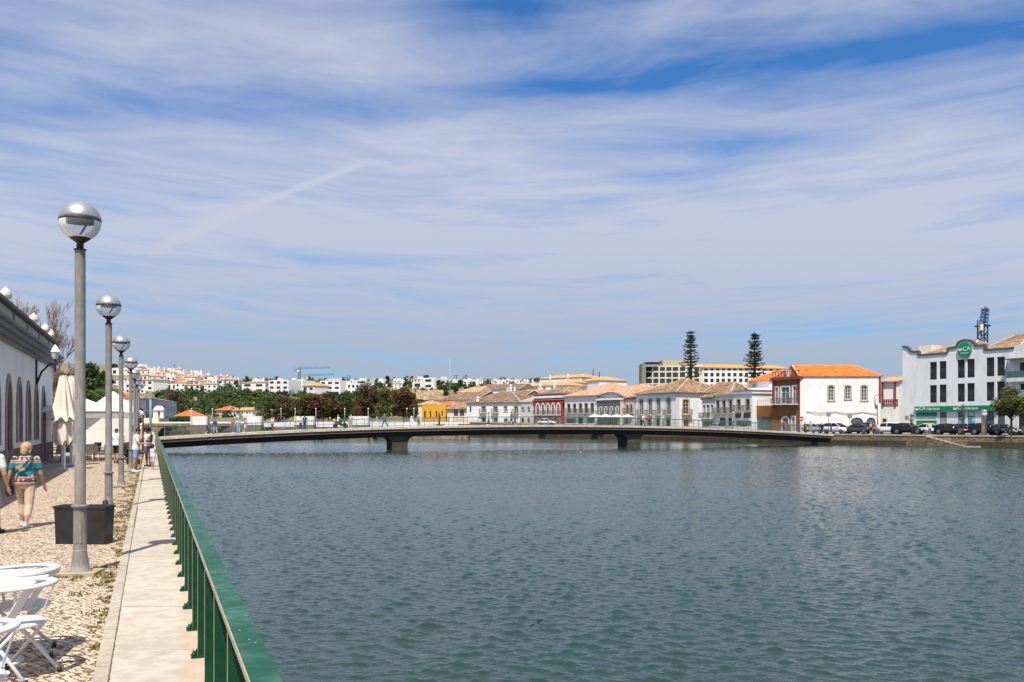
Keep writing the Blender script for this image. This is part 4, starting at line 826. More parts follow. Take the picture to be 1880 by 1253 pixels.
# white corner house
cw, cf, cs = building('corner_house', 'white corner house with mottled brown hipped roof and ornate grey window surrounds', 'house', (1167.6, 191), (1241.5, 178), 6.9, gz(1205, 184), zy(723.4, 184), M_WHITE2,
         ops(C7, [(73, 752, 107, 895, 'seg', 'ogee'), (157, 748, 191, 895, 'seg', 'ogee'), (237, 745, 271, 895, 'seg', 'ogee'), (332, 740, 370, 893, 'seg', 'ogee'), (80, 935, 105, 1005, 'rect', 'ddoor'), (160, 930, 190, 1005, 'rect', 'ddoor'), (240, 930, 272, 1005, 'rect', 'ddoor'), (335, 930, 368, 1005, 'rect', 'ddoor')]),
         side=ops(C7, [(492, 752, 546, 890, 'seg', 'yellow_sur'), (496, 945, 545, 1010, 'rect', 'wooddoor')]))
mb = MB(); bb = -cf.n; P_, Q_ = cf.P, cf.Q; hip(mb, [P_, Q_, Q_ + bb * 14, P_ + bb * 14], zy(723.4, 184) + 0.004, zy(696.5, 186), 0.5, .47, .38); mb.build('roof', [M_TMIX, MATS['ridge_tiles']], cw)
mb = MB(); mb.obox(cs.pt(-0.03, cs.P.y * 0 + 0.3, 0.004), tuple(cs.d * 0.8) + (0,), tuple(cs.n * 0.05) + (0,), (0, 0, zy(723.4, 184) - 0.35)); mb.build('corner_pilaster', M_LILAC, cw)
building('townhouse', 'narrow grey house with three small arched windows right of the white corner house', 'house', (1288.8, 173.4), (1312, 170.2), 8, gz(1300, 172), zy(731, 172), M_LILAC,
         ops(C7, [(680, 800, 706, 925, 'arch', 'white_sur'), (714, 798, 746, 925, 'arch', 'white_sur'), (755, 796, 782, 925, 'arch', 'white_sur'), (685, 955, 780, 1005, 'rect', 'shop')]), cornice=[(zy(734, 172), zy(731.2, 172), 0.25, M_SURR)], roof=(zy(722, 176), 0.3, .1, .1, M_TBROWN))
building('dormer_house', 'white dormer house with mottled roof showing above the narrow grey house', 'house', (1295, 178), (1342, 174), 9, gz(1315, 176), zy(722, 176), M_WHITE, roof=(zy(703, 181), 0.4, .05, .3, M_TMIX))
building('townhouse', 'cream house with three tall dark doors on a stone balcony', 'house', (1312.4, 170), (1346, 164.2), 8, gz(1330, 167), zy(723, 167), M_WHITE,
         ops(C7, [(812, 765, 838, 880, 'rect', 'tall'), (870, 763, 897, 880, 'rect', 'tall'), (932, 760, 960, 880, 'rect', 'tall'), (840, 925, 900, 1005, 'rect', 'shop'), (930, 930, 960, 1005, 'rect', 'ddoor')]), cornice=[(zy(727, 167), zy(723.3, 167), 0.25, M_SURR)])
building('townhouse', 'pale lilac flat topped house with two balcony windows beside the white slanted wall', 'house', (1346.4, 164), (1381, 159.4), 8, gz(1363, 162), zy(716.6, 162), M_WHITE2,
         ops(C7, [(1008, 752, 1040, 858, 'rect', 'tall'), (1094, 748, 1128, 858, 'rect', 'tall'), (990, 885, 1050, 930, 'rect', 'shop'), (1070, 880, 1140, 930, 'rect', 'shop'), (1000, 955, 1145, 1008, 'rect', 'shop')]), cornice=[(zy(724, 162), zy(722.4, 162), 0.2, M_PINK), (zy(718, 162), zy(716.8, 162), 0.15, M_GREYST)])
ow, of, _ = building('gabled_house', 'white house with bright orange roof standing behind the ochre tiled house', 'house', (1376, 170), (1412, 166), 9, gz(1390, 168), zy(701, 168), M_WHITE, ops(C7, [(1150, 598, 1185, 640, 'rect', 'white_sur')]), roof=(zy(682, 172), 0.35, .55, .1, M_TORANGE))
mb = MB(); a, b = XY(1381.5, 162.5), XY(1399, 160.5); nn = Vector((b - a).yx).normalized(); nn = Vector((0.12, 1)).normalized()
mb.prism([(*a, 3), (*b, 3), (*(a.lerp(b, 1.0)), zy(737, 161)), (*(a.lerp(b, .8)), zy(713, 161)), (*a, zy(713, 162))], (*(nn * 0.9), 0)); o = mb.build('slanted_wall', M_WHITE); tag(o, 'plain white wall with one slanted edge above the ochre tiled terrace', 'wall'); origin_to(o, (*a, 3))
# ochre tiled house: terrace wing and tall wing
tw, tf, _ = building('terrace_wing', 'ochre tiled ground floor wing carrying a balustraded terrace', 'building', (1381.6, 160.8), (1418.3, 156.1), 7, gz(1400, 158), zy(745, 158), M_OCHTILE,
         ops(C8, [(160, 738, 315, 880, 'rect', 'shop'), (372, 728, 402, 880, 'rect', 'ddoor')]))
mb = MB()
for i in range(12): mb.obox(tf.pt(tf.L * i / 11 - 0.06 * (i > 0), zy(745, 158), -0.15), tuple(tf.d * 0.07) + (0,), tuple(tf.n * 0.07) + (0,), (0, 0, 0.95))
mb.obox(tf.pt(0, zy(745, 158) + 0.95, -0.17), tuple(tf.d * tf.L) + (0,), tuple(tf.n * 0.1) + (0,), (0, 0, 0.09)); mb.build('balustrade', M_WFRAME, tw)
zo = zy(692.6, 154)
ot, of, _ = building('tiled_house', 'tall ochre tiled house with white framed windows and oxide red trim', 'house', (1418.6, 156), (1468.4, 150.4), 7, gz(1443, 153), zo, M_OCHTILE,
         ops(C8, [(370, 420, 404, 596, 'rect', 'white_sur'), (436, 416, 524, 596, 'rect', 'white_sur'), (562, 408, 604, 596, 'rect', 'white_sur'), (447, 742, 515, 890, 'arch', 'white_sur'), (552, 738, 584, 890, 'arch', 'white_sur')]),
         cornice=[(zo - 0.55, zo - 0.02, 0.35, M_OXRED)])
for u in (0.0, of.L - 0.55):
    mb = MB(); mb.obox(of.pt(u, zo - 5.4, 0.004), tuple(of.d * 0.55) + (0,), tuple(of.n * 0.12) + (0,), (0, 0, 4.8)); mb.build('pilaster', M_OXRED, ot)
mb = MB()
for i in range(10): mb.obox(of.pt(of.L * i / 9.3 , zo + 0.001, 0.1), tuple(of.d * 0.1) + (0,), tuple(-of.n * 0.1) + (0,), (0, 0, 0.9))
mb.obox(of.pt(0, zo + 0.9, 0.12), tuple(of.d * of.L) + (0,), tuple(-of.n * 0.14) + (0,), (0, 0, 0.1)); mb.build('roof_balustrade', M_OXRED, ot)
mb = MB(); mb.obox(of.pt(1.0, zo + 0.003, -2.2), tuple(of.d * (of.L - 3.6)) + (0,), tuple(-of.n * 2.5) + (0,), (0, 0, 1.3)); mb.build('attic', M_WHITE, ot)
# white house with bright orange roof
zo = zy(692, 150)
oh, hf, hs = building('plain_house', 'large plain white house with bright orange roof and an oval window behind the parked cars', 'house', (1469, 150.3), (1617, 150), 9.5, gz(1540, 150), zo, M_WHITE,
         ops(C8, [(946, 404, 1003, 562, 'seg', 'niche'), (1126, 404, 1184, 548, 'seg', 'niche'), (1302, 404, 1360, 562, 'seg', 'niche'), (1186, 746, 1320, 838, 'oval', 'shop'), (1354, 746, 1456, 845, 'arch', 'shop')]),
         roof=(zy(671, 155), 0.25, .02, .22, M_TORANGE))
for k, (za, zb, am) in enumerate(((zy(755.5, 150), zy(757.5, 150), 0.45), (zy(757, 150), zy(757, 150), 1.0))):
    mb = MB(); pts = []
    for i in range(25):
        q = i / 24; pts.append(hf.pt(1.0 + (hf.L - 1.6) * q, za + (zb - za) * q - am * abs(math.sin(q * math.pi * 2.5)) * 0.45, 0.06))
    mb.tube(pts, 0.02, 5); mb.build('cable', M_IRON, oh)
mb = MB(); mb.obox(hf.pt(hf.L - 0.35, 5.3, 0.004), tuple(hf.d * 0.35) + (0,), tuple(hf.n * 0.06) + (0,), (0, 0, zo - 5.35)); mb.build('corner_trim', M_OXRED, oh)
style('veranda', nx=1, nz=1, pane=M_WHITE2, frm=M_WHITE, fw=0.03)
ve, vf, _ = building('veranda_house', 'narrow white house with oxide red veranda posts and a small red wooden door', 'house', (1618, 152.2), (1652, 150), 7, gz(1634, 151), zy(701.5, 151), M_WHITE,
         ops(C8, [(1532, 378, 1648, 562, 'rect', 'veranda'), (1530, 758, 1573, 838, 'rect', 'wooddoor')]), roof=(zy(692, 153), 0.3, .1, .1, M_TPALE))
for x in (1520, 1655):
    u, z = vf.uz(*C8(x, 632)); mb = MB(); mb.obox(vf.pt(max(u, 0), z, 0.004), tuple(vf.d * 0.32) + (0,), tuple(vf.n * 0.16) + (0,), (0, 0, zy(702.5, 151) - z)); mb.build('veranda_post', M_OXRED, ve)
mb = MB(); z = vf.uz(*C8(1580, 612))[1]
for zz in (z, z + 0.85): mb.obox(vf.pt(0.36, zz, 0.02), tuple(vf.d * 2.5) + (0,), tuple(vf.n * 0.12) + (0,), (0, 0, 0.14))
for i in range(7): mb.obox(vf.pt(0.5 + i * 0.36, z + .14, 0.04), tuple(vf.d * 0.16) + (0,), tuple(vf.n * 0.08) + (0,), (0, 0, 0.71))
mb.build('balustrade', M_OXRED, ve)
building('apartment_house', 'narrow far house with small balconies seen between the veranda house and the white bank', 'house', (1646, 178), (1668, 176), 8, gz(1655, 177), zy(693, 177), M_CREAM,
         ops(C8, [(1690, 430, 1740, 500, 'rect', 'tall'), (1690, 540, 1740, 590, 'rect', 'tall')]), roof=(zy(689, 180), 0.4, .2, .2, M_TBROWN))
# ------------------------------------------------------------------ the bank
M_SIGN = mat('green_sign', (0.0, 0.235, 0.10), 0.45, 0.04); M_TEAL = mat('teal_panel', (0.0, 0.17, 0.13), 0.5, 0.05); M_LET = mat('white_lettering', (0.82, 0.82, 0.82), 0.5, 0)
M_POST = two_scale('blue_poster', (0.03, 0.17, 0.28), (0.06, 0.30, 0.36), (0.55, 0.6, 0.62), 0.9, 1.4, 0.5, 0, 0.001, (1, 1, 1), 0.9, 0.5, 0.6)
z1b = 12.4
bk, bf, bs = building('bank_building', 'white three storey bank building with green fascia and round green sign', 'building', (1657, 141), (1862, 125), 12, 0.05, z1b, M_WHITE2,
     ops(CA_, [(333, 496, 388, 637, 'rect', 'office'), (409, 490, 464, 632, 'rect', 'office'), (552, 478, 610, 624, 'rect', 'office'), (629, 472, 688, 620, 'rect', 'office'), (782, 460, 844, 611, 'rect', 'office'), (866, 455, 928, 606, 'rect', 'office'),
               (333, 680, 388, 820, 'rect', 'office'), (409, 676, 464, 817, 'rect', 'office'), (552, 668, 610, 812, 'rect', 'office'), (629, 664, 688, 809, 'rect', 'office'), (782, 655, 844, 805, 'rect', 'office'), (866, 650, 928, 800, 'rect', 'office'),
               (412, 893, 466, 1030, 'rect', 'shop'), (556, 890, 610, 1035, 'rect', 'shop'), (634, 890, 690, 1035, 'rect', 'shop'), (780, 885, 843, 1035, 'rect', 'shop'), (868, 900, 928, 1035, 'rect', 'shop')]))
def bu(x, y=400): return bf.uz(*CA_(x, y))
top = []
def addp(x, y): u, z = bu(x, y); top.append((u, z))
for x, y in ((118, 378), (140, 378), (158, 388), (172, 402), (182, 415), (200, 420), (241, 415), (243, 448), (300, 448), (473, 432), (475, 392), (545, 384)): addp(x, y)
for i in range(1, 10): a = math.pi * (1 - i / 10); addp(620 + 72 * math.cos(a), 372 - 46 * math.sin(a))
for x, y in ((695, 372), (768, 366), (770, 404), (1004, 388)): addp(x, y)
top[0] = (0.0, top[0][1]); top[-1] = (bf.L, top[-1][1])
mb = MB(); loop = [bf.pt(bf.L, z1b - 0.2, 0.003), bf.pt(0, z1b - 0.2, 0.003)] + [bf.pt(u, max(z, z1b + 0.02), 0.003) for u, z in top]
mb.prism(loop, tuple(-bf.n * 0.45) + (0,)); mb.build('parapet', M_WHITE2, bk)
mb = MB()
for (u0, za), (u1, zb) in zip(top, top[1:]):
    a, b = bf.pt(u0, max(za, z1b + 0.02) + 0.05, -0.18), bf.pt(u1, max(zb, z1b + 0.02) + 0.05, -0.18)
    if (b - a).length > 0.05: mb.bar(a, b, 0.62, 0.30, 0, up=(0, 0, 1) if abs((b - a).normalized().z) < 0.9 else tuple(bf.d) + (0,))
mb.build('parapet_trim', mat('slate_trim', (0.085, 0.095, 0.11), 0.8, 0.08), bk)
mb = MB(); bP, bQ = bf.P - bf.n * 0.9, bf.Q - bf.n * 0.9; bb = -bf.n
hip(mb, [bP.lerp(bQ, .16), bP.lerp(bQ, .62), bP.lerp(bQ, .62) + bb * 10, bP.lerp(bQ, .16) + bb * 10], z1b + 0.05, z1b + 2.2, 0.1, .45, .3)
hip(mb, [bP.lerp(bQ, .70), bP.lerp(bQ, 1.0), bQ + bb * 11, bP.lerp(bQ, .70) + bb * 11], z1b + 0.03, z1b + 2.5, 0.1, .3, .2); mb.build('roof', [M_TMIX, MATS['ridge_tiles']], bk)
mb = MB(); mb.obox(bf.pt(1.5, z1b + .01, -2), tuple(bf.d * 2.2) + (0,), tuple(-bf.n * 2.5) + (0,), (0, 0, 1.7)); mb.build('roof_hut', M_CREAM, bk)
def text_mesh(s, size, ext=0.01, spacing=1.0):
    cu = bpy.data.curves.new('t', 'FONT'); cu.body = s; cu.size = size; cu.extrude = ext; cu.space_character = spacing; cu.resolution_u = 4
    o = bpy.data.objects.new('t', cu); COL.objects.link(o); dg = bpy.context.evaluated_depsgraph_get(); me = bpy.data.meshes.new_from_object(o.evaluated_get(dg)); bpy.data.objects.remove(o); bpy.data.curves.remove(cu); return me
def put_text(s, size, fc, u, z, out, m, parent, sx=1.0, bold=0.0, name='lettering'):
    me = text_mesh(s, size); me.materials.clear(); me.materials.append(m)
    if bold:
        pass
    o = bpy.data.objects.new(name, me); COL.objects.link(o); o.parent = parent; o.location = fc.pt(u, z, out) - WLOC[parent.name]
    o.rotation_euler = Euler((R(90), 0, math.atan2(fc.d.y, fc.d.x))); o.scale = (sx, 1, 1); return o
# fascia
(ua, z_a), (ub, z_b) = bu(220, 893), bu(884, 878); zf0 = (z_a + z_b) / 2; zf1 = (bu(220, 855)[1] + bu(884, 833)[1]) / 2
mb = MB(); mb.obox(bf.pt(ua, zf0, 0.004), tuple(bf.d * (ub - ua)) + (0,), tuple(bf.n * 0.30) + (0,), (0, 0, zf1 - zf0)); fas = mb.build('fascia_sign', M_SIGN, bk)
def logo(u, z, s, parent, out):
    mb = MB()
    for pts in ([(-.5, .25), (-.05, 0), (-.05, -.5), (-.5, -.25)], [(.5, .25), (.05, 0), (.05, -.5), (.5, -.25)]): mb.prism([bf.pt(u + a * s, z + b * s, out) for a, b in pts], tuple(bf.n * 0.03) + (0,))
    mb.build('emblem', M_LET, parent)
    mb = MB(); mb.prism([bf.pt(u + a * s, z + b * s, out) for a, b in [(-.22, .2), (0, .07), (.22, .2), (0, .34)]], tuple(bf.n * 0.03) + (0,)); mb.build('emblem_diamond', mat('emblem_grey', (0.35, 0.34, 0.30), 0.6, 0), parent)
hf_ = zf1 - zf0
for xe, xc, xt in ((241, 259, 313), (543, 562, 619)):
    u = bu(xe, 870)[0]; logo(u, zf0 + hf_ * 0.52, 0.55, fas, 0.306)
    put_text('CA', 0.78, bf, bu(xc, 870)[0], zf0 + hf_ * 0.28, 0.318, M_LET, fas); u0 = bu(xt, 870)[0]; u1 = bu(xt + 106, 870)[0]
    o = put_text('Crédito Agrícola', 0.52, bf, u0, zf0 + hf_ * 0.27, 0.318, M_LET, fas); wdt = max(v.co.x for v in o.data.vertices); o.scale.x = (u1 - u0) / wdt
mb = MB(); u = bu(838, 866)[0]; mb.obox(bf.pt(u, zf0 + hf_ * .38, .306), tuple(bf.d * 0.55) + (0,), tuple(bf.n * 0.02) + (0,), (0, 0, .1)); mb.build('fascia_mark', M_LET, fas)
# entrance panels
def panel(x0, y0, x1, y1, m, out, nm, th=0.06):
    (a, za), (b, zb) = bu(x0, y1), bu(x1, y0); mb = MB(); mb.obox(bf.pt(a, za, 0.004), tuple(bf.d * (b - a)) + (0,), tuple(bf.n * out) + (0,), (0, 0, zb - za)); return mb.build(nm, m, bk)
panel(228, 896, 388, 930, M_TEAL, 0.12, 'teal_panel'); panel(232, 960, 388, 1045, mat('bright_green_panel', (0.01, 0.26, 0.03), 0.5, 0.05), 0.12, 'green_entrance')
panel(278, 982, 345, 1045, M_DARKGLASS, 0.14, 'entrance_opening'); panel(418, 940, 462, 1000, mat('grey_poster', (0.28, 0.33, 0.33), 0.5, 0.3, 2), 0.03, 'poster')
panel(560, 935, 607, 985, M_POST, 0.03, 'poster'); panel(640, 932, 688, 985, M_POST, 0.03, 'poster'); panel(640, 893, 686, 925, M_CREAM, 0.02, 'roller_blind')
panel(139, 921, 168, 948, mat('notice_board', (0.38, 0.28, 0.25), 0.7, 0.4, 4), 0.05, 'notice')
# round sign
u, z = bu(612, 403); mb = MB(); rr = 1.12; lo = [bf.pt(u + rr * math.cos(2 * math.pi * i / 32), z + rr * math.sin(2 * math.pi * i / 32), 0.02) for i in range(32)]
mb.prism(lo, tuple(bf.n * 0.22) + (0,)); rs = mb.build('round_sign', M_SIGN, bk); logo(u - 0.62, z + 0.17, 0.6, rs, 0.245)
put_text('CA', 0.9, bf, u - 0.22, z - 0.12, 0.255, M_LET, rs); o = put_text('Crédito Agrícola', 0.26, bf, u - 0.55, z - 0.52, 0.255, M_LET, rs); o.scale.x = 1.25 / max(v.co.x for v in o.data.vertices)
# neighbour at the right edge
style('recess', nx=1, nz=1, pane=M_DKDOOR, frm=M_WHITE)
rb, rf, _ = building('balcony_house', 'white house with glazed balcony at the right edge, half behind the olive green tree', 'building', (1862.5, 125), (1925, 120.4), 12, 0.05, z1b + 0.5, M_WHITE,
      ops(CA_, [(1040, 492, 1180, 640, 'rect', 'recess'), (1045, 665, 1090, 720, 'rect', 'recess'), (1030, 900, 1180, 1040, 'rect', 'recess')]))
zz = rf.uz(*CA_(1030, 655))[1]
mb = MB(); mb.obox(rf.pt(-0.4, zz, 0.0), tuple(rf.d * 5.5) + (0,), tuple(rf.n * 1.1) + (0,), (0, 0, 0.55)); mb.build('balcony', M_WHITE, rb)
mb = MB(); mb.obox(rf.pt(-0.4, zz + .55, 1.05), tuple(rf.d * 5.5) + (0,), tuple(rf.n * 0.04) + (0,), (0, 0, 0.95)); mb.build('balcony_glass', glassy('teal_balcony_glass', (0.05, 0.11, 0.12)), rb)
mb = MB(); mb.obox(rf.pt(-0.6, rf.uz(*CA_(1030, 478))[1], 0.0), tuple(rf.d * 6) + (0,), tuple(rf.n * 1.2) + (0,), (0, 0, 0.16)); mb.build('canopy', M_GREYST, rb)
mb = MB(); mb.bar(rf.pt(-0.2, rf.uz(*CA_(1030, 478))[1], 1.0), bf.pt(bf.L - 1.4, bu(960, 605)[1], 0.1), 0.10, 0.10); mb.bar(rf.pt(-0.1, zz + .2, 1.0), bf.pt(bf.L - 1.7, bu(940, 720)[1], 0.1), 0.10, 0.10); mb.build('brace', M_GREYST, rb)
# ------------------------------------------------------------------ hotel on the hill behind
zt = zy(672, 330)
ht, hf1, _ = building('hotel_building', 'large cream grid fronted hotel wing with dark glass bays behind the white corner house', 'hotel', (1179, 335), (1290, 322), 18, gz(1230, 328), zt, M_CREAM,
     ops(C7, [(x0, y0, x1, y1, 'rect', 'hotel') for (x0, x1) in ((133, 193), (205, 255), (268, 318), (330, 380), (391, 443), (460, 511), (530, 580), (598, 645)) for (y0, y1) in ((440, 478), (492, 537), (551, 595), (606, 650), (662, 705), (717, 760))]))
mb = MB(); p = XY(1177, 334.5); mb.box(p.x - 0.2, p.x + 1.3, p.y - 3.5, p.y + 4, gz(1177, 334), zy(669, 334)); mb.build('stair_tower', M_GREYTILE, ht)
a, b = XY(1216, 338), XY(1252, 336); mb = MB(); mb.box(a.x, b.x + 4, 337, 347, zt, zy(662.5, 340)); mb.build('penthouse', mat('tan_cladding', (0.36, 0.32, 0.24), 0.8, 0.05), ht)
mb = MB(); a, b = XY(1184, 333), XY(1212, 333); mb.box(a.x, b.x, 331, 338, zt + 0.9, zt + 1.5); mb.build('dark_canopy', M_IRON, ht)
building('hotel_building', 'long white hotel wing with orange roof edge and square windows beside the two tall pines', 'hotel', (1290.5, 322), (1445, 330), 18, gz(1360, 326), zy(676.5, 326), M_WHITE,
     ops(C7, [(x0, y0, x1, y1, 'rect', 'hotel2') for (x0, x1) in ((693, 730), (752, 785), (808, 840), (862, 893), (917, 949), (972, 1004), (1028, 1060), (1083, 1115), (1140, 1172), (1196, 1228), (1255, 1290), (1320, 1350), (1385, 1415)) for (y0, y1) in ((455, 475), (496, 532), (551, 587), (606, 640), (662, 696))]),
     roof=(zy(670.5, 335), 0.8, .02, .02, mat('flat_orange_roof', (0.62, 0.29, 0.07), 0.9, 0.1)))
# ------------------------------------------------------------------ roofs and houses behind the front row
def back(name, label, P, Q, depth, ye, yr, wm, rm, r0=.3, r1=.3, opl=(), over=0.4, chims=()):
    zm = (P[1] + Q[1]) / 2; xm = (P[0] + Q[0]) / 2
    return building(name, label, 'house', P, Q, depth, gz(xm, zm) - 1, zy(ye, zm), wm, opl, roof=(zy(yr, zm + depth / 2), over, r0, r1, rm) if rm else None, chims=chims)
back('gabled_house', 'white gabled house with large brown tile roof behind the mustard yellow building', (803, 275), (873, 266), 14, 735.5, 720.5, M_WHITE, M_TBROWN, .32, .0, ops(C5, [(370, 575, 388, 592, 'rect', 'small'), (452, 565, 480, 625, 'arch', 'hotel2')]))
back('tiled_house', 'house with wide pale ochre hipped roof on the slope above the brown roofs', (840, 310), (880, 306), 14, 721, 710.5, M_WHITE, M_TPALE, .35, .1)
back('long_house', 'long house with weathered brown roof and white chimneys below the hill crest', (872, 318), (952, 308), 14, 716.5, 706, M_WHITE, M_TBROWN, .05, .05, chims=[(932, 290, 712, 724), (937.5, 286, 706, 722), (945, 290, 711, 722)])
back('gabled_house', 'brown roofed house with white gable end behind the pyramid roofed white house', (905, 262), (958, 256), 12, 732, 718.5, M_WHITE, M_TBROWN, .05, .0, chims=[(941.5, 255, 722, 732)])
back('gabled_house', 'white house end with small brown roof between the pyramid roof and the red house', (944, 248), (982, 243), 8, 736, 727, M_WHITE, M_TBROWN, .3, .3)
back('white_block', 'white blank gable wall with a single slit behind the red house', (951, 280), (985, 276), 10, 722, 716, M_WHITE, M_TYELL, .1, .1)
back('long_house', 'long white house with bright ochre roof and row of white chimneys above the red house', (953, 330), (1042, 318), 14, 709, 702.5, M_WHITE, M_TYELL, .06, .15, ops(C6, [(55, 455, 80, 480, 'rect', 'plain'), (140, 450, 168, 478, 'rect', 'plain'), (230, 448, 260, 474, 'rect', 'plain'), (320, 446, 350, 470, 'rect', 'plain')]),
     chims=[(962.5, 323, 697, 708), (978, 321, 697, 709), (992, 320, 699, 711), (1018, 318, 699, 711)])
back('large_villa', 'large white villa with three orange hipped roofs on the rise above the clay roofed houses', (993, 400), (1068, 385), 16, 694.5, 688.5, M_WHITE, M_TYELL, .15, .2, chims=[(1043, 380, 687, 695), (1010, 386, 689, 697)])
back('tiled_house', 'small ochre roofed house tucked below the large white villa', (1028, 350), (1054, 346), 10, 703, 697.5, M_WHITE, M_TYELL, .3, .3, chims=[(1039, 343, 696, 704)])
back('tiled_house', 'house with orange tiled roof and dark eaves right of the large white villa', (1066, 372), (1100, 360), 14, 700, 693, M_WHITE, M_TYELL, .05, .35, ops(C6, [(680, 350, 740, 385, 'rect', 'hotel2')]))
back('tiled_house', 'house with mottled brown roof behind the red house parapet', (1003, 236), (1046, 230), 10, 722, 712, M_WHITE, M_TMIX, .35, .1)
back('tiled_house', 'house with pale clay roof peeping between the pediment house and the hotel', (1120, 222), (1166, 214), 14, 724, 706, M_WHITE, M_TPALE, .4, .45)
back('tiled_house', 'dark brown roofed house in front of the hotel stair tower', (1150, 236), (1186, 230), 10, 718, 711, M_WHITE, M_TBROWN, .1, .1)
back('tiled_house', 'pale clay hipped roof rising left of the mottled corner roof', (1168, 200), (1215, 196), 9, 722, 706, M_WHITE, M_TPALE, .6, .1)
back('ochre_block', 'small yellow domed annexe between the corner house and the orange roofed house', (1342, 182), (1376, 178), 8, 714, 705, M_CREAM, M_TYELL, .35, .4)
# long bluish building on the far bank, left
back_ = building('long_house', 'long grey blue two storey house on the far bank left of the green hillside', 'house', (268, 262), (324.5, 330), 12, gz(300, 296) - 1, zy(733, 275), mat('grey_blue_render', (0.36, 0.41, 0.50), 0.9, 0.08, 0.5),
     ops(lambda x, y: (200 + x / 11.39, 660 + y / 11.39), [(850, 935, 900, 1010, 'rect', 'plain'), (1050, 960, 1100, 1075, 'rect', 'plain'), (1140, 970, 1180, 1080, 'rect', 'plain'), (1230, 990, 1255, 1090, 'rect', 'plain'), (1300, 1000, 1320, 1100, 'rect', 'plain'), (1350, 1005, 1370, 1100, 'rect', 'plain')]), roof=(zy(728.5, 300), 0.3, .05, .05, M_GREYST))
building('white_house', 'white house with cream pilasters and orange roof behind the promenade lamps', 'house', (250, 258), (268, 262), 14, gz(258, 260) - 1, zy(733, 260), M_WHITE, roof=(zy(722, 266), 0.4, .2, .2, M_TORANGE))
building('riverside_house', 'long white riverside house with bright orange and ochre roof below the green slope', 'house', (420, 345), (463, 335), 10, gz(440, 340) - 1, zy(754, 340), M_WHITE2,
     ops(lambda x, y: (340 + x / 9.4, 670 + y / 9.4), [(775, 810, 800, 850, 'rect', 'plain'), (838, 810, 860, 850, 'rect', 'plain'), (915, 810, 945, 850, 'rect', 'plain'), (965, 810, 1000, 850, 'rect', 'plain'), (1050, 810, 1085, 850, 'rect', 'plain'), (1100, 810, 1125, 850, 'rect', 'plain')]), roof=(zy(748.5, 346), 0.5, .2, .1, M_TYELL))
building('riverside_house', 'pale riverside house wing with orange pyramid roof below the green slope', 'house', (396, 346), (420, 344), 10, gz(408, 345) - 1, zy(754, 345), M_PINK, roof=(zy(746, 350), 0.5, .45, .45, M_TORANGE))
building('shed', 'low hut with orange tiled tent roof on the far quay left of the old bridge', 'hut', (323, 296), (350, 294), 7, gz(337, 295) - 0.5, zy(765, 295), mat('teal_shed', (0.15, 0.27, 0.28), 0.8, 0.1), roof=(zy(753, 298), 0.5, .45, .45, M_TORANGE))
# ------------------------------------------------------------------ bigger white blocks on the hill
def hill_block(label, x0, x1, yt, yb, roof=None, rows=2, cols=4, name='apartment_building', sty='hotel2', dz=6, depth=10):
    p, Y = on_ground((x0 + x1) / 2, yb); ol = []
    for r_ in range(rows):
        for c_ in range(cols):
            wx = (x1 - x0) / cols; hy = (yb - yt) / rows; ol.append((x0 + wx * (c_ + .2), yt + hy * (r_ + .28), x0 + wx * (c_ + .75), yt + hy * (r_ + .75), 'rect', sty))
    return building(name, label, 'building', (x0, Y + dz / 2), (x1, Y - dz / 2), depth, p.z - 3, zy(yt, Y), M_WHITE, ol, roof=(zy(yt - roof[0], Y + 4), 0.4, .3, .3, roof[1]) if roof else None)
hill_block('white villa block with two ochre roof patches above the scrubby slope', 444, 487, 703, 722, (2.5, M_TYELL), 2, 2)
hill_block('white terraced apartment block with stacked balconies right of the villa block', 493, 530, 698, 726, None, 3, 3)
hill_block('white apartment block with tall blank end wall below the left crane', 528, 556, 699, 724, None, 3, 2)
hill_block('white house with ochre pyramid roof and four dark windows above the brown trees', 555, 577, 709, 729, (6, M_TYELL), 2, 2, 'hillside_house', 'hotel2')
hill_block('white house with ochre roof tucked between pyramid roof and stepped apartments', 577, 592, 707, 724, (4, M_TYELL), 2, 2, 'hillside_house')
hill_block('stepped white apartment block descending to the right over the brown trees', 587, 625, 699, 726, None, 3, 3)
hill_block('lower white apartment terraces with roof posts at the end of the stepped block', 622, 660, 704, 726, None, 2, 5)
hill_block('white flat roofed penthouse level on top of the stepped apartment block', 598, 627, 695.5, 703, None, 1, 4)
hill_block('modern white and grey house with long dark window bands above the quarry', 757, 776, 701, 714, None, 1, 1)
hill_block('tall modern white house end with two window bands above the quarry', 776, 797, 694, 714, None, 2, 1)
hill_block('white cubic house with small square windows below the mast', 818, 833, 697, 707, None, 2, 2, 'hillside_house')
hill_block('white house with ochre roof and dark balcony band on the left hillside', 258, 281, 698, 718, (3, M_TYELL), 2, 2, 'hillside_house')
hill_block('white two storey house with brown hipped roof above the dark tree mass', 296, 325, 703, 718, (4, M_TBROWN), 1, 3, 'hillside_house')
hill_block('broad white flat roofed block half hidden by the second and third lamps', 205, 238, 676, 690, None, 1, 3)
hill_block('white house with orange roof behind the second lamp', 206, 224, 696, 708, (3.5, M_TPALE), 1, 2, 'hillside_house')
hill_block('long white house with red roof among dark trees near the crest', 868, 905, 712, 716, (2, M_TORANGE), 1, 4, 'hillside_house')
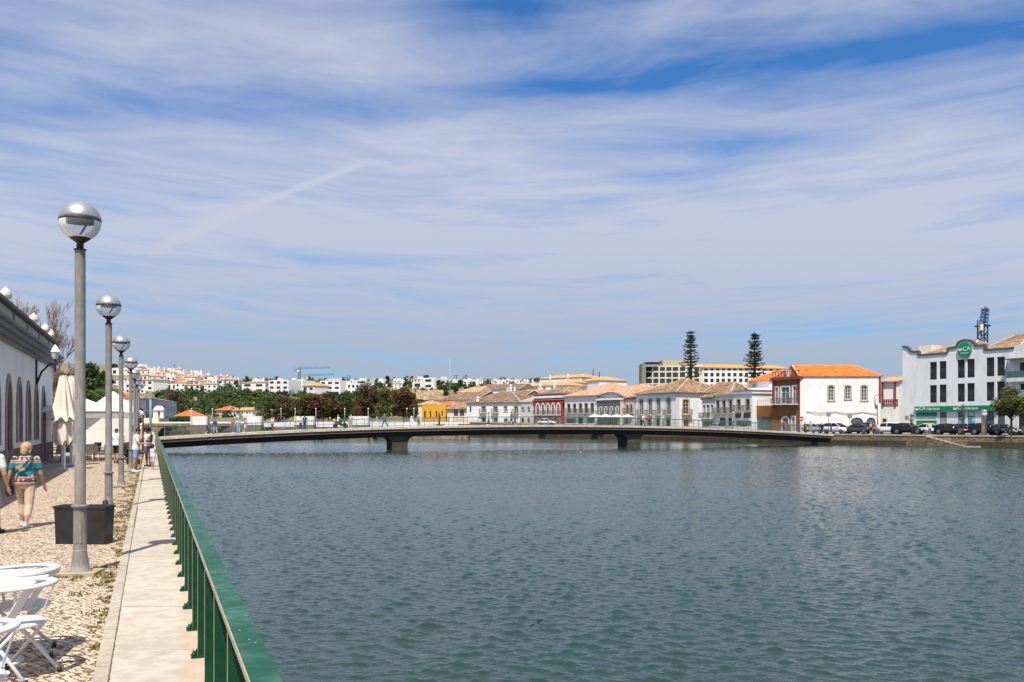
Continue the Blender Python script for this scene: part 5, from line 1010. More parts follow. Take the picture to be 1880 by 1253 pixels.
# ------------------------------------------------------------------ trees and hillside
def leaf_mesh(name, clumps, n, size, mats, seed, flat=0.0, parent=None, wts=None):
    """leaf sized quads scattered through ellipsoid clumps (cx,cy,cz,rx,ry,rz)"""
    rg = np.random.default_rng(seed); cl = np.array(clumps, float); vol = (cl[:, 3] * cl[:, 4] * cl[:, 5]) ** 0.75; pr = vol / vol.sum()
    k = rg.choice(len(cl), n, p=pr); d = rg.normal(size=(n, 3)); d /= np.linalg.norm(d, axis=1)[:, None]; r = rg.random(n) ** 0.42
    c = cl[k, :3] + d * cl[k, 3:] * r[:, None]
    nm = rg.normal(size=(n, 3)); nm += d * 0.9; nm[:, 2] += flat; nm /= np.linalg.norm(nm, axis=1)[:, None]
    t = np.cross(nm, rg.normal(size=(n, 3))); t /= np.linalg.norm(t, axis=1)[:, None]; b = np.cross(nm, t)
    s = size * (0.55 + 0.9 * rg.random(n))[:, None]; t *= s; b *= s * 0.65
    v = np.stack([c - t * 0.9, c - b * 0.8 + t * 0.1, c + t, c + b * 0.8 + t * 0.1], axis=1).reshape(-1, 3)
    wl = WLOC.get(parent.name, Vector((0, 0, 0))) if parent else Vector((0, 0, 0)); v -= np.array(wl)
    me = bpy.data.meshes.new(name); me.vertices.add(4 * n); me.vertices.foreach_set('co', v.ravel()); me.loops.add(4 * n); me.loops.foreach_set('vertex_index', np.arange(4 * n, dtype=np.int32))
    me.polygons.add(n); me.polygons.foreach_set('loop_start', np.arange(0, 4 * n, 4, dtype=np.int32)); 
    for m in mats: me.materials.append(m)
    cm = rg.choice(len(mats), len(cl), p=wts); mi = cm[k]; fl = rg.random(n) < 0.25; mi = np.where(fl, rg.integers(0, len(mats), n), mi)
    me.polygons.foreach_set('material_index', mi.astype(np.int32)); me.update(calc_edges=True); me.validate()
    return link(name, me, parent, wl)
def leafmat(name, col, tr=0.25):
    if name in MATS: return MATS[name]
    m = bpy.data.materials.new(name); m.use_nodes = True; N, L = nt(m); b = N['Principled BSDF']; b.inputs['Base Color'].default_value = (*col, 1); b.inputs['Roughness'].default_value = 0.65; b.inputs['Specular IOR Level'].default_value = 0.25
    t = N.new('ShaderNodeBsdfTranslucent'); t.inputs[0].default_value = (col[0] * 1.2, col[1] * 1.2, col[2] * 0.7, 1); mx = N.new('ShaderNodeMixShader'); mx.inputs[0].default_value = tr
    L.new(b.outputs[0], mx.inputs[1]); L.new(t.outputs[0], mx.inputs[2]); L.new(mx.outputs[0], N['Material Output'].inputs[0]); MATS[name] = m; return m
PAL = {'dark': [leafmat('leaf_dark', (0.029, 0.061, 0.023)), leafmat('leaf_dark2', (0.051, 0.090, 0.029)), leafmat('leaf_dark3', (0.080, 0.123, 0.036))],
       'olive': [leafmat('leaf_olive', (0.077, 0.091, 0.031)), leafmat('leaf_olive2', (0.119, 0.133, 0.039)), leafmat('leaf_olive3', (0.168, 0.168, 0.049))],
       'rust': [leafmat('leaf_rust', (0.116, 0.062, 0.028)), leafmat('leaf_rust2', (0.178, 0.085, 0.034)), leafmat('leaf_rust3', (0.078, 0.078, 0.028))],
       'brown': [leafmat('leaf_brown', (0.112, 0.080, 0.040)), leafmat('leaf_brown2', (0.152, 0.112, 0.056)), leafmat('leaf_brown3', (0.072, 0.083, 0.032))],
       'bright': [leafmat('leaf_bright', (0.072, 0.132, 0.024)), leafmat('leaf_bright2', (0.108, 0.156, 0.036)), leafmat('leaf_bright3', (0.042, 0.084, 0.018))]}
M_BARK = two_scale('tree_bark', (0.10, 0.075, 0.05), (0.15, 0.115, 0.08), (0.05, 0.04, 0.03), 1, 8, 0.95, 0.5, 0.02)
def tree(label, base, height, width, pal, seed, n=2200, leaf=None, trunk=0.32, name='tree', group=None, top=1.0, nclump=16, cat='tree'):
    rnd = random.Random(seed); base = Vector(base); t = thing(name, label, cat, tuple(base), group); ct = height * trunk; ch = height - ct; cl = []; mb = MB()
    r0 = max(0.12, height * 0.022); mb.tube([base - Vector((0, 0, .5)), base + Vector((rnd.uniform(-.2, .2), 0, ct * 0.6)), base + Vector((rnd.uniform(-.4, .4), rnd.uniform(-.3, .3), ct * 1.05))], [r0 * 1.3, r0, r0 * 0.8], 7)
    for i in range(nclump):
        a = rnd.uniform(0, 6.283); q = rnd.random(); z = ct + ch * (0.12 + 0.76 * q); prof = math.sin(math.pi * (0.16 + 0.74 * q) ** top); rr = width / 2 * prof * rnd.uniform(0.35, 0.85)
        s = width * rnd.uniform(0.13, 0.24); c = base + Vector((rr * math.cos(a), rr * math.sin(a), z)); cl.append((*c, s, s, s * rnd.uniform(0.6, 0.95)))
        if i % 2 == 0: mb.tube([base + Vector((0, 0, ct * rnd.uniform(.7, 1.05))), base.lerp(c, 0.55) + Vector((0, 0, ct * 0.35)), c], [r0 * 0.55, r0 * 0.3, r0 * 0.12], 5, caps=False)
    cl.append((base.x, base.y, base.z + ct + ch * 0.5, width * 0.24, width * 0.24, ch * 0.30))
    mb.build('trunk', M_BARK, t, fix=False); leaf_mesh('crown', cl, n, leaf or width * 0.035, PAL[pal], seed, parent=t)
    return t
def ptree(label, x, yt, yb, wpx, pal, seed, Z=None, **k):
    if Z is None: b, Z = on_ground(x, yb); b = Vector((b.x, b.y, b.z - .3))
    else: b = W(x, yb, Z); b.z = ground_z(b.x, b.y) - .2
    return tree(label, b, zy(yt, Z) - b.z, wpx * Z / F, pal, seed, **k)
# riverside trees on the far bank
ptree('olive brown bushy tree at the left end of the far bank grove', 487, 727, 772, 46, 'olive', 11, 285, n=2600, trunk=.12)
ptree('brown green tree second from the left in the far bank grove', 521, 727, 772, 52, 'brown', 12, 288, n=2600, trunk=.12)
ptree('thin brown tree with gaps third from the left in the far bank grove', 551, 724, 772, 48, 'brown', 13, 290, n=1900, trunk=.12)
ptree('broad twiggy red brown tree in the middle of the far bank grove', 592, 711, 772, 80, 'rust', 14, 288, n=3600, trunk=.12)
ptree('dark green airy tree between the twiggy brown tree and the rust coloured tree', 634, 720, 772, 50, 'dark', 15, 292, n=1900, trunk=.15)
ptree('tall rust coloured tree left of the dark double crown', 672, 706, 772, 58, 'rust', 16, 286, n=3600, trunk=.12)
ptree('tall dark green and rust tree in the right half of the grove', 706, 711, 772, 48, 'olive', 17, 284, n=3200, trunk=.15)
ptree('large rust tinged tree at the right end of the grove beside the mustard building', 742, 707, 772, 60, 'rust', 18, 280, n=4200, trunk=.15)
ptree('low orange brown shrub tree under the rust coloured tree', 657, 741, 772, 30, 'rust', 19, 280, n=1100, trunk=.15)
ptree('small dark tree filling the foot of the far bank grove', 615, 744, 772, 60, 'dark', 20, 290, n=1800, trunk=.1)
ptree('low dark tree at the foot of the grove behind the second white refuge wall', 560, 748, 772, 60, 'dark', 22, 292, n=1800, trunk=.1)
ptree('small dark tree behind the green mast at the left of the grove', 510, 752, 772, 40, 'dark', 23, 292, n=1300, trunk=.1)
ptree('brown leafless looking tree behind the long grey blue house', 322, 714, 762, 40, 'brown', 24, 345, n=2200, trunk=.1)
ptree('dark green tree behind the roof of the long grey blue house', 302, 720, 745, 26, 'olive', 25, 350, n=1200, trunk=.1)
ptree('round green bush tree in front of the long grey blue house', 293, 757, 770, 18, 'olive', 26, 262, n=900, trunk=.05)
# crest and slope trees: x, top, base, width, palette
HT = [(395, 689, 702, 12, 'dark', 'round dark tree on the crest left of the red roofed house'), (411, 692, 706, 12, 'dark', 'dark tree on the crest beside the red roofed house'), (436, 693, 716, 13, 'dark', 'dark tall tree left of the white villa block'),
      (452, 691, 706, 13, 'dark', 'pine tree on the crest behind the white villa block'), (508, 691, 699, 12, 'dark', 'umbrella pine on the crest above the terraced block'), (527, 707, 726, 22, 'dark', 'dark green pine in front of the terraced apartment block'),
      (577, 699, 708, 14, 'dark', 'dark tree between the two crane masts'), (600, 694, 702, 12, 'dark', 'dark tree behind the stepped apartment block'), (633, 694, 708, 18, 'dark', 'dark trees right of the two cypresses'),
      (661, 698, 716, 22, 'dark', 'dark tree mass left of the small white crest villas'), (678, 695, 705, 8, 'dark', 'small dark tree between two crest villas'), (690, 694, 712, 12, 'dark', 'dark tree right of the orange roofed crest villa'),
      (713, 690, 712, 18, 'dark', 'tall ragged pine on the crest above the grove'), (746, 694, 714, 14, 'dark', 'dark tree left of the modern white house'), (756, 690, 697, 9, 'dark', 'small dark tree on the crest behind the modern house'),
      (782, 688, 697, 12, 'dark', 'pointed dark tree above the tall modern house'), (806, 695, 714, 22, 'dark', 'dark tree group right of the tall modern house'), (813, 707, 726, 26, 'olive', 'dusty olive tree above the quarry face'),
      (836, 700, 724, 20, 'dark', 'dark tree below the mast and the cubic house'), (845, 698, 712, 18, 'dark', 'dark bushy tree right of the mast'), (815, 714, 727, 20, 'dark', 'dark conifer beside the quarry right of the rocks'),
      (872, 699, 708, 14, 'dark', 'dark tree below the crest villas with palms'), (897, 697, 706, 14, 'dark', 'dark round tree left of the blue white villas'), (931, 699, 707, 18, 'dark', 'dark tree under the blue white villas'),
      (957, 697, 706, 12, 'dark', 'dark tree between villas left of the large white villa'), (980, 694, 702, 12, 'dark', 'dark bush on the crest beside the large white villa'), (289, 701, 714, 17, 'dark', 'round dark green tree beside the white house with balcony band'),
      (345, 692, 699, 9, 'dark', 'small dark tree among the upper hillside houses'), (368, 706, 716, 12, 'dark', 'dark tree among the lower edge of hillside houses'), (397, 713, 722, 16, 'dark', 'dark tree below the hillside houses right'),
      (209, 668, 676, 16, 'dark', 'dark pine above the flat roofed block near the lamps'), (892, 716, 727, 14, 'dark', 'dark green tree in front of the long brown roofed house'), (876, 733, 744, 10, 'dark', 'small tree peeping over the gabled brown house'),
      (490, 714, 727, 18, 'olive', 'olive tree under the terraced apartment block'), (465, 718, 734, 22, 'olive', 'olive bush tree under the white villa block'), (425, 720, 736, 24, 'olive', 'olive bush tree at the upper edge of the scrub'), (768, 700, 708, 10, 'olive', 'grey green tree at the corner of the modern house')]
for i, (x, a, b, w, pl, lb) in enumerate(HT): ptree(lb, x, a, b, w, pl, 100 + i, n=700, trunk=.12, nclump=9, leaf=w * 0.022, name='hillside_tree', group='trees dotted over the hillside')
def cypress(label, x, yt, yb, w, Z, seed):
    b = W(x, yb, Z); h = zy(yt, Z) - b.z; t = thing('cypress_tree', label, 'tree', tuple(b)); ww = w * Z / F; mb = MB(); mb.tube([b, b + Vector((0, 0, h * .5))], [.3, .15], 6); mb.build('trunk', M_BARK, t)
    leaf_mesh('crown', [(b.x, b.y, b.z + h * q, ww / 2 * (1 - q * 0.75) + .05, ww / 2 * (1 - q * .75) + .05, h * .12) for q in (0.15, .3, .45, .6, .75, .88)], 500, ww * 0.2, PAL['dark'], seed, parent=t); return t
cypress('slim dark cypress standing left of the pair by the large white villa', 1089, 677, 700, 2.6, 400, 1); cypress('slim dark cypress right of its twin by the white water tank', 1100.5, 682, 702, 2.8, 400, 2)
cypress('left of two slim cypresses beside the stepped white apartments', 638, 688, 702, 2.0, 640, 3); cypress('right of two slim cypresses beside the stepped white apartments', 642.5, 688, 702, 2.0, 640, 4)
cypress('thin cypress above the red roofed crest house', 428, 688, 700, 1.8, 660, 5); cypress('small cypress left of the palm pair on the crest', 851, 691, 702, 1.8, 640, 6)
# dense rows of hillside houses
def hill_proto(k):
    rnd = random.Random(40 + k); w, d, h = [(6.0, 8, 6.2), (7.5, 9, 5.8), (5.2, 7, 6.6), (9.5, 9, 5.2), (6.5, 8, 7.0), (11, 9, 6.0)][k]; rf = [M_TYELL, M_TPALE, None, M_TPALE, M_TPALE, None][k]
    t = thing('hillside_house', 'x', 'house'); mb = MB(); mb.box(-w / 2, w / 2, -d / 2, d / 2, -4, h, 0); mb.build('wall', M_WHITE, t)
    nw = 2 if w < 8 else 3
    for s in range(2):
        for i in range(nw):
            u = -w / 2 + w * (i + 0.5) / nw; ww = rnd.uniform(0.45, 0.8); mb = MB(); mb.box(u - ww, u + ww, -d / 2 - 0.03, -d / 2 + .1, h * (0.12 + 0.48 * s), h * (0.12 + 0.48 * s) + 1.5, 0); mb.build('window', M_DARKGLASS, t)
    if rf is not None: mb = MB(); hip(mb, [(-w / 2, -d / 2), (w / 2, -d / 2), (w / 2, d / 2), (-w / 2, d / 2)], h, h + 1.15, 0.3, .3, .3); mb.build('roof', [rf, MATS['ridge_tiles']], t)
    else: mb = MB(); mb.box(-w / 2, -w / 2 + 2.6, -1, 2, h, h + 2.0); mb.box(-w / 2 - .05, w / 2 + .05, -d / 2 - .05, -d / 2 + .2, h, h + .7); mb.build('roof_terrace', M_WHITE, t)
    mb = MB(); cx = w * 0.3; mb.box(cx - .4, cx + .4, -.4, .4, h, h + 2.4); mb.box(cx - .5, cx + .5, -.5, .5, h + 2.0, h + 2.15); mb.build('chimney', M_WHITE, t); return t
protos = [hill_proto(k) for k in range(6)]; used = set()
KIND = ['small white house with ochre roof', 'white house with pale clay roof', 'narrow white flat roofed house', 'low wide white house with pale clay roof', 'tall white house with pale clay roof', 'wide white flat roofed house']
rnd = random.Random(77)
def put_house(k, x, yb, where, sc=.88):
    p, Y = on_ground(x, yb); o = protos[k] if k not in used else copy_tree(protos[k]); used.add(k); o.location = (p.x, p.y, p.z - .3); o.rotation_euler = (0, 0, rnd.uniform(-.35, .35) - math.atan2(p.x, p.y) * 0.6); s = rnd.uniform(.85, 1.1) * sc; o.scale = (s * 1.1, s, s * .9)
    tag(o, f'{KIND[k]} {where}', 'house', f'{KIND[k]}s {where}'); return o
for (y, xa, xb, step, where) in ((688, 240, 330, 7, 'in the top terrace of the left hillside'), (694, 246, 350, 8, 'in the second terrace of the left hillside'), (700, 284, 392, 10, 'in the third terrace of the left hillside'), (706, 236, 425, 11, 'in the middle rows of the left hillside'),
                                 (713, 330, 440, 12, 'in the lower rows of the left hillside'), (720, 336, 400, 17, 'along the lower edge of the left hillside'), (722, 228, 258, 12, 'behind the promenade lamps')):
    x = xa
    while x < xb:
        if y < interp(x, CREST) + 3.5: x += step; continue
        k = rnd.choice((0, 1, 1, 2, 3, 4, 0)); put_house(k, x, y + rnd.uniform(-1, 1), where); x += step * rnd.uniform(.8, 1.25)
for (x, y, k, where) in ((478, 706, 5, 'behind the white villa block'), (515, 706, 2, 'behind the terraced apartments'), (548, 706, 5, 'behind the blank end wall'), (654, 706, 5, 'right of the two cypresses by the stepped apartments'), (668, 708, 2, 'left of the orange roofed crest villa'),
                         (676, 711, 1, 'in the trees above the rust coloured tree'), (684, 706, 0, 'on the crest above the rust coloured tree'), (708, 706, 5, 'beside the ragged pine on the crest'), (727, 706, 2, 'on the crest left of the modern house'), (731, 712, 1, 'below the crest left of the modern house'),
                         (742, 705, 5, 'behind the trees left of the modern house'), (761, 703, 3, 'directly behind the modern house'), (772, 702, 2, 'above the tall modern house'), (808, 703, 5, 'on the crest right of the modern house'), (815, 704, 2, 'on the crest left of the mast'),
                         (846, 706, 1, 'near the crest palms'), (857, 707, 2, 'beside the right crest palm'), (870, 706, 5, 'left of the blue white villas'), (880, 705, 4, 'left of the blue white villas near the palm'), (905, 706, 0, 'leftmost of the blue white villa row'),
                         (917, 706, 5, 'in the left half of the blue white villa row'), (928, 706, 1, 'in the middle of the blue white villa row'), (941, 706, 5, 'in the right half of the blue white villa row'), (952, 706, 1, 'near the right end of the blue white villa row'), (966, 706, 2, 'rightmost of the blue white villa row'),
                         (1076, 708, 5, 'below the orange roofed house near the cypresses'), (1060, 706, 3, 'below the large white villa')): put_house(k, x, y + 2, where, .66)
# scrub covering the slope: one mass of bushes
def scrub():
    rg = random.Random(9); cl = []
    for i in range(900):
        x = rg.uniform(284, 800); y = rg.uniform(718, 768)
        if x < 335 and y < 724: continue
        if 700 < x and y < 730 and rg.random() < .8: continue
        p, Y = on_ground(x, y); r = rg.uniform(1.2, 3.4); cl.append((p.x, p.y, p.z + r * .35, r, r, r * rg.uniform(.6, 1.0)))
    for i in range(260):
        x = rg.uniform(390, 1000); y = rg.uniform(700, 716); p, Y = on_ground(x, y); r = rg.uniform(1.2, 2.8); cl.append((p.x, p.y, p.z + r * .4, r, r, r))
    return leaf_mesh('scrub', cl, 42000, 0.85, PAL['dark'] + [PAL['olive'][0], PAL['olive'][1], PAL['bright'][2]], 5, wts=[.18, .22, .14, .2, .14, .12])
tag(scrub(), 'dense green scrub covering the slope behind the old bridge', 'scrub', kind='stuff')
def hedge():
    rg = random.Random(19); cl = []
    for i in range(60):
        x = 288 + 72 * rg.random(); Z = rg.uniform(287, 291); p = W(x, 770, Z); cl.append((p.x, p.y, ground_z(p.x, p.y) + .7, .9, .7, .8))
    return leaf_mesh('hedge', cl, 3000, .25, PAL['dark'], 6)
tag(hedge(), 'clipped dark green hedge on the far quay below the grey blue house', 'hedge', kind='stuff')
# quarry face right of the grove
mb = MB(); rg = random.Random(4); rows = []
for j in range(5):
    r_ = []
    for i in range(16):
        x = 764 + 50 * i / 15; y = 716 + 18 * j / 4; Z = 330 - j * 6; p = W(x, y + rg.uniform(-1, 1), Z + rg.uniform(-2, 2)); r_.append(p)
    rows.append(r_)
for j in range(4):
    for i in range(15): mb.face([rows[j][i], rows[j][i + 1], rows[j + 1][i + 1], rows[j + 1][i]])
bk_ = [Vector((p.x, p.y + 12, p.z)) for p in rows[0]]
for i in range(15): mb.face([rows[0][i], rows[0][i + 1], bk_[i + 1], bk_[i]])
o = mb.build('rock_face', two_scale('quarry_rock', (0.46, 0.33, 0.19), (0.36, 0.24, 0.13), (0.10, 0.09, 0.045), 0.12, .5, 0.95, 0.6, 0.3, (1, 1, 2.5), .8), fix=False); tag(o, 'tawny terraced rock face below the modern white house', 'rock face')
# ------------------------------------------------------------------ two tall tiered pines
def tier_pine(label, x, yt, Z, hw, seed, yb=705):
    rnd = random.Random(seed); b = W(x, yb, Z); b.z = ground_z(b.x, b.y); top = zy(yt, Z); h = top - b.z; t = thing('norfolk_pine', label, 'tree', tuple(b)); lean = rnd.uniform(-.01, .01)
    mb = MB(); ax = lambda z: Vector((b.x + lean * (z - b.z), b.y, z)); mb.tube([ax(b.z), ax(b.z + h * .5), ax(top)], [.55, .35, .06], 8); cl = []
    z = zy(692, Z); w = hw * Z / F
    while z < top - 0.3:
        q = (z - zy(692, Z)) / (top - zy(692, Z)); r = w * (1.0 - 0.72 * q ** 1.6) * rnd.uniform(.78, 1.12); nb = 6; a0 = rnd.uniform(0, 6.28)
        for i in range(nb):
            if rnd.random() < .16: continue
            a = a0 + 6.283 * i / nb + rnd.uniform(-.2, .2); rr = r * rnd.uniform(.5, 1.15); up = rnd.uniform(-.06, .22) * rr; d = Vector((math.cos(a), math.sin(a), 0)); p0 = ax(z); p1 = p0 + d * rr * .55 + Vector((0, 0, -.05 * rr)); p2 = p0 + d * rr + Vector((0, 0, up))
            mb.tube([p0, p1, p2], [.11, .07, .03], 5, caps=False)
            for s in (.28, .45, .6, .75, .9, 1.02):
                c = p0.lerp(p1, s / .55) if s < .55 else p1.lerp(p2, (s - .55) / .45); k = .42 + .12 * (1 - s); cl.append((c.x + rnd.uniform(-.22, .22), c.y + rnd.uniform(-.22, .22), c.z + rnd.uniform(-.12, .22), k * .85, k * .85, .18))
        z += (top - zy(692, Z)) / 14 * rnd.uniform(.6, 1.35) * (1.1 - .45 * q)
    mb.build('trunk', mat('pine_bark', (0.045, 0.035, 0.028), .95, .2), t, fix=False); leaf_mesh('crown', cl, 6500, .125, [leafmat('needle_dark', (.022, .04, .02)), leafmat('needle', (.045, .065, .028)), leafmat('needle_brown', (.06, .055, .028))], seed, parent=t); return t
tier_pine('tall tiered dark pine rising over the mottled roof of the white corner house', 1269, 606, 215, 21, 3); tier_pine('tall tiered dark pine rising behind the orange roofed gable house', 1386, 609, 200, 21, 8)
# right edge tree
ptree('olive green tree hanging over the parked motorbikes at the right edge', 1857, 714, 797, 66, 'olive', 61, 119, n=5200, trunk=.42, nclump=22, leaf=.17)
b = W(1350, 690, 205); ptree('small palm like tree peeping over the yellow domed annexe', 1359, 695, 712, 11, 'olive', 62, 190, n=500, nclump=6)
# trees at the left behind the canopies
ptree('big dark green tree behind the closed parasols and tent', 165, 664, 775, 88, 'dark', 63, 92, n=9000, trunk=.15, nclump=26, leaf=.22)
ptree('dark green tree right of the big tree, behind the third lamp', 196, 672, 775, 40, 'dark', 64, 104, n=4500, trunk=.2, nclump=16, leaf=.22)
ptree('dark green tree peeping between the white building and the parasols', 108, 674, 780, 40, 'olive', 65, 84, n=3500, trunk=.2, nclump=14, leaf=.2)
ptree('dark bush on the promenade behind the lamp poles', 254, 735, 772, 14, 'olive', 66, 170, n=900, trunk=.1, leaf=.25)
def palm(label, x, yc, yb, Z, r, seed, nf=22):
    rnd = random.Random(seed); b = W(x, yb, Z); b.z = -.1 if Z < 190 else ground_z(b.x, b.y); c = W(x, yc, Z); t = thing('palm_tree', label, 'palm', tuple(b)); mb = MB(); mb.tube([b, b.lerp(c, .5) + Vector((.1, 0, 0)), c], [.3 * r / 2, .22 * r / 2, .2 * r / 2], 8); mb.build('trunk', M_BARK, t); mb = MB()
    for i in range(nf):
        a = 6.283 * i / nf + rnd.uniform(-.2, .2); e = rnd.uniform(.1, 1.25); d = Vector((math.cos(a), math.sin(a), 0)); L = r * rnd.uniform(.8, 1.1); pts = []
        for k in range(9): s = k / 8; pts.append(c + d * L * s * math.cos(e * (1 - s * .6)) + Vector((0, 0, L * (math.sin(e) * s - .75 * s * s))))
        sd = Vector((-d.y, d.x, 0))
        for k in range(8):
            p, q = pts[k], pts[k + 1]; dr = (q - p)
            for j in range(4):
                o = p.lerp(q, j / 4); ll = r * .26 * math.sin(math.pi * (.08 + .9 * (k + j / 4) / 8))
                for s in (-1, 1): tip = o + sd * s * ll * .8 + dr.normalized() * ll * .6 - Vector((0, 0, ll * .3)); mb.add([o, o + dr * .22, tip], [(0, 1, 2)], (i + j) % 3)
    mb.build('fronds', PAL['bright'], t, fix=False); return t
palm('green palm arching over the white canopies behind the nearest lamp', 163, 726, 800, 78, 2.0, 1); palm('smaller palm beside the white pyramid tent', 205, 722, 800, 84, 1.6, 2)
palm('left of two tiny palms on the far crest', 837.5, 691, 704, 640, 2.6, 3, 12); palm('right of two tiny palms on the far crest', 855.5, 690, 704, 640, 2.6, 4, 12)
# bare trees behind the white building
def bare(label, x, yb, Z, h, seed, spread=.5):
    rnd = random.Random(seed); b = W(x, yb, Z); b.z = -.15; t = thing('bare_tree', label, 'tree', tuple(b)); mt = MB(); mc = MB()
    def grow(mb, p, d, L, r, lv):
        q = p + d * L * .5 + Vector((rnd.uniform(-.06, .06), rnd.uniform(-.06, .06), 0)) * L; e = q + (d + Vector((rnd.uniform(-.15, .15), rnd.uniform(-.15, .15), .12))).normalized() * L * .5
        mb.tube([p, q, e], [r, r * .8, r * .62], 5 if lv > 2 else 3, caps=False)
        if lv == 0: return
        for i in range(rnd.choice((3, 3, 4)) if lv > 2 else 3):
            o = p.lerp(e, rnd.uniform(.55, 1.0)) if i else e; v = Vector((rnd.gauss(0, spread), rnd.gauss(0, spread), rnd.uniform(.1, .6))); grow(mc, o, (d * .9 + v).normalized(), L * rnd.uniform(.58, .80), max(r * .58, .017), lv - 1)
    grow(mt, b, Vector((0, 0, 1)), h * .36, h * .022, 6); m = mat('bare_twigs', (.30, .22, .19), .95, .2); mt.build('trunk', m, t, fix=False); mc.build('branches', m, t, fix=False); return t
bare('leafless tree standing behind the roof finials of the white building', 70, 800, 62, 9.7, 5, .30); bare('leafless tree behind the far corner of the white building', 116, 800, 68, 6.6, 8, .24)
# ------------------------------------------------------------------ white building on the promenade
def cpx(c, Z): return CX + F * (c / Z - 0.4086)
LC = -5.6
zc0, zc1, zp1 = 4.98, 5.62, 6.40
M_MOOR = two_scale('tan_stone_frame', (0.30, 0.25, 0.21), (0.36, 0.31, 0.26), (0.2, 0.16, 0.13), 1.5, 8, .9, .1, .01)
style('moor', sur=M_MOOR, sw=0.24, sp=0.06, nx=1, nz=1, frm=M_MOOR, pane=mat('brown_shutter_dark', (.07, .05, .042), .7, .15), fw=.12); style('moordoor', nm='door', sur=M_MOOR, sw=0.24, sp=0.06, door=mat('brown_plank_door', (.085, .06, .048), .7, .15), fw=.12)
lops = []
for i, Z in enumerate((26.25, 29.0, 31.75, 34.5, 37.25, 40.0, 42.75, 45.6)):
    door = i in (3, 7); zb = CZ + .03 if door else 1.08; lops.append((cpx(LC, Z - .58), HY - (3.6 - H) * F / Z, cpx(LC, Z + .58), HY - (zb - H) * F / Z, 'point', 'moordoor' if door else 'moor'))
ml, mf, ms = building('promenade_building', 'long white building with tall pointed windows, grey cornice and cream parapet beside the promenade', 'building', (cpx(LC, 15), 15), (cpx(LC, 50), 50), 14, CZ, zp1 - .1, M_WHITE2, lops, plinth=(0.95, mat('brown_plinth', (.15, .11, .085), .9, .2, 2)))
def band(f, ca, cb, out, m, nm, parent, inn=-.02, ends=0.0):
    mb = MB(); mb.obox(f.pt(-ends, ca, inn), tuple(f.d * (f.L + 2 * ends)) + (0,), tuple(f.n * (out - inn)) + (0,), (0, 0, cb - ca)); return mb.build(nm, m, parent)
for (ca, cb, o_) in ((4.98, 5.12, .16), (5.125, 5.30, .30), (5.305, 5.50, .45), (5.505, 5.62, .58)): band(mf, ca, cb, o_, M_GREYST, 'cornice', ml); band(ms, ca, cb, o_, M_GREYST, 'cornice', ml, ends=0)
band(mf, 5.63, 6.28, .12, M_CREAM, 'parapet', ml, -.25); band(ms, 5.63, 6.28, .12, M_CREAM, 'parapet', ml, -.25)
band(mf, 6.285, 6.42, .34, mat('dark_coping', (.13, .135, .14), .85, .15, 2), 'coping', ml, -.35); band(ms, 6.285, 6.42, .34, MATS['dark_coping'], 'coping', ml, -.35)
mb = MB(); u = 0.0
while u < mf.L: mb.obox(mf.pt(u, 5.70, .125), tuple(mf.d * .09) + (0,), tuple(mf.n * .05) + (0,), (0, 0, .50)); u += .21
mb.build('balusters', M_CREAM, ml)
for Z in (18.5, 22.5, 26.5, 30.5, 34.6, 38.4, 42.3, 46.2, 49.6):
    u = (mf.L) * (Z - 15) / 35; mb = MB(); mb.obox(mf.pt(u - .18, 5.625, .05), tuple(mf.d * .36) + (0,), tuple(mf.n * .15) + (0,), (0, 0, .655)); mb.build('parapet_pier', M_GREYST, ml)
for Z in (26.2, 30.0, 33.9, 42.0, 46.5, 49.4):
    u = mf.L * (Z - 15) / 35; p = mf.pt(u, 6.42, 0.0); mb = MB(); s = .8 if Z > 48 else 1
    mb.lathe([(.19 * s, 0), (.19 * s, .16), (.10 * s, .18), (.07 * s, .24), (.15 * s, .27), (.205 * s, .33), (.215 * s, .40), (.205 * s, .44), (.19 * s, .50), (.15 * s, .58), (.09 * s, .64), (.05 * s, .67), (.035 * s, .71), (.01, .73)], tuple(p), 12)
    o = mb.build('finial', mat('cream_terracotta', (.66, .55, .42), .85, .15, 6, .4), ml)
wl_ = thing('wall_lantern', 'black bracket lantern with frosted white top on the corner of the white building', 'wall lamp', tuple(mf.pt(mf.L * (42.6 - 15) / 35, 4.4, .02)))
p = mf.pt(mf.L * (42.6 - 15) / 35, 3.9, 0); n3 = Vector((*mf.n, 0)); mb = MB(); mb.bar(p + n3 * .04 + Vector((0, 0, -.3)), p + n3 * .04 + Vector((0, 0, 1.05)), .07, .07)
mb.tube([p + n3 * .05 + Vector((0, 0, -.1)), p + n3 * .25 + Vector((0, 0, .45)), p + n3 * .6 + Vector((0, 0, .85)), p + n3 * .95 + Vector((0, 0, .9))], [.06, .05, .045, .04], 7); mb.tube([p + n3 * .85 + Vector((0, 0, .45)), p + n3 * .85 + Vector((0, 0, 1.1))], [.03, .06], 7); mb.build('bracket', M_IRON, wl_)
q = p + n3 * .85 + Vector((0, 0, 1.1)); mb = MB(); mb.lathe([(.12, 0), (.14, .05), (.22, .32), (.24, .34)], tuple(q), 6, sm=False); mb.lathe([(.24, .345), (.13, .56), (.04, .68), (.01, .72)], tuple(q), 6, sm=False); mb.build('lantern_glass', mat('frosted_glass', (.72, .74, .74), .4, .05), wl_)
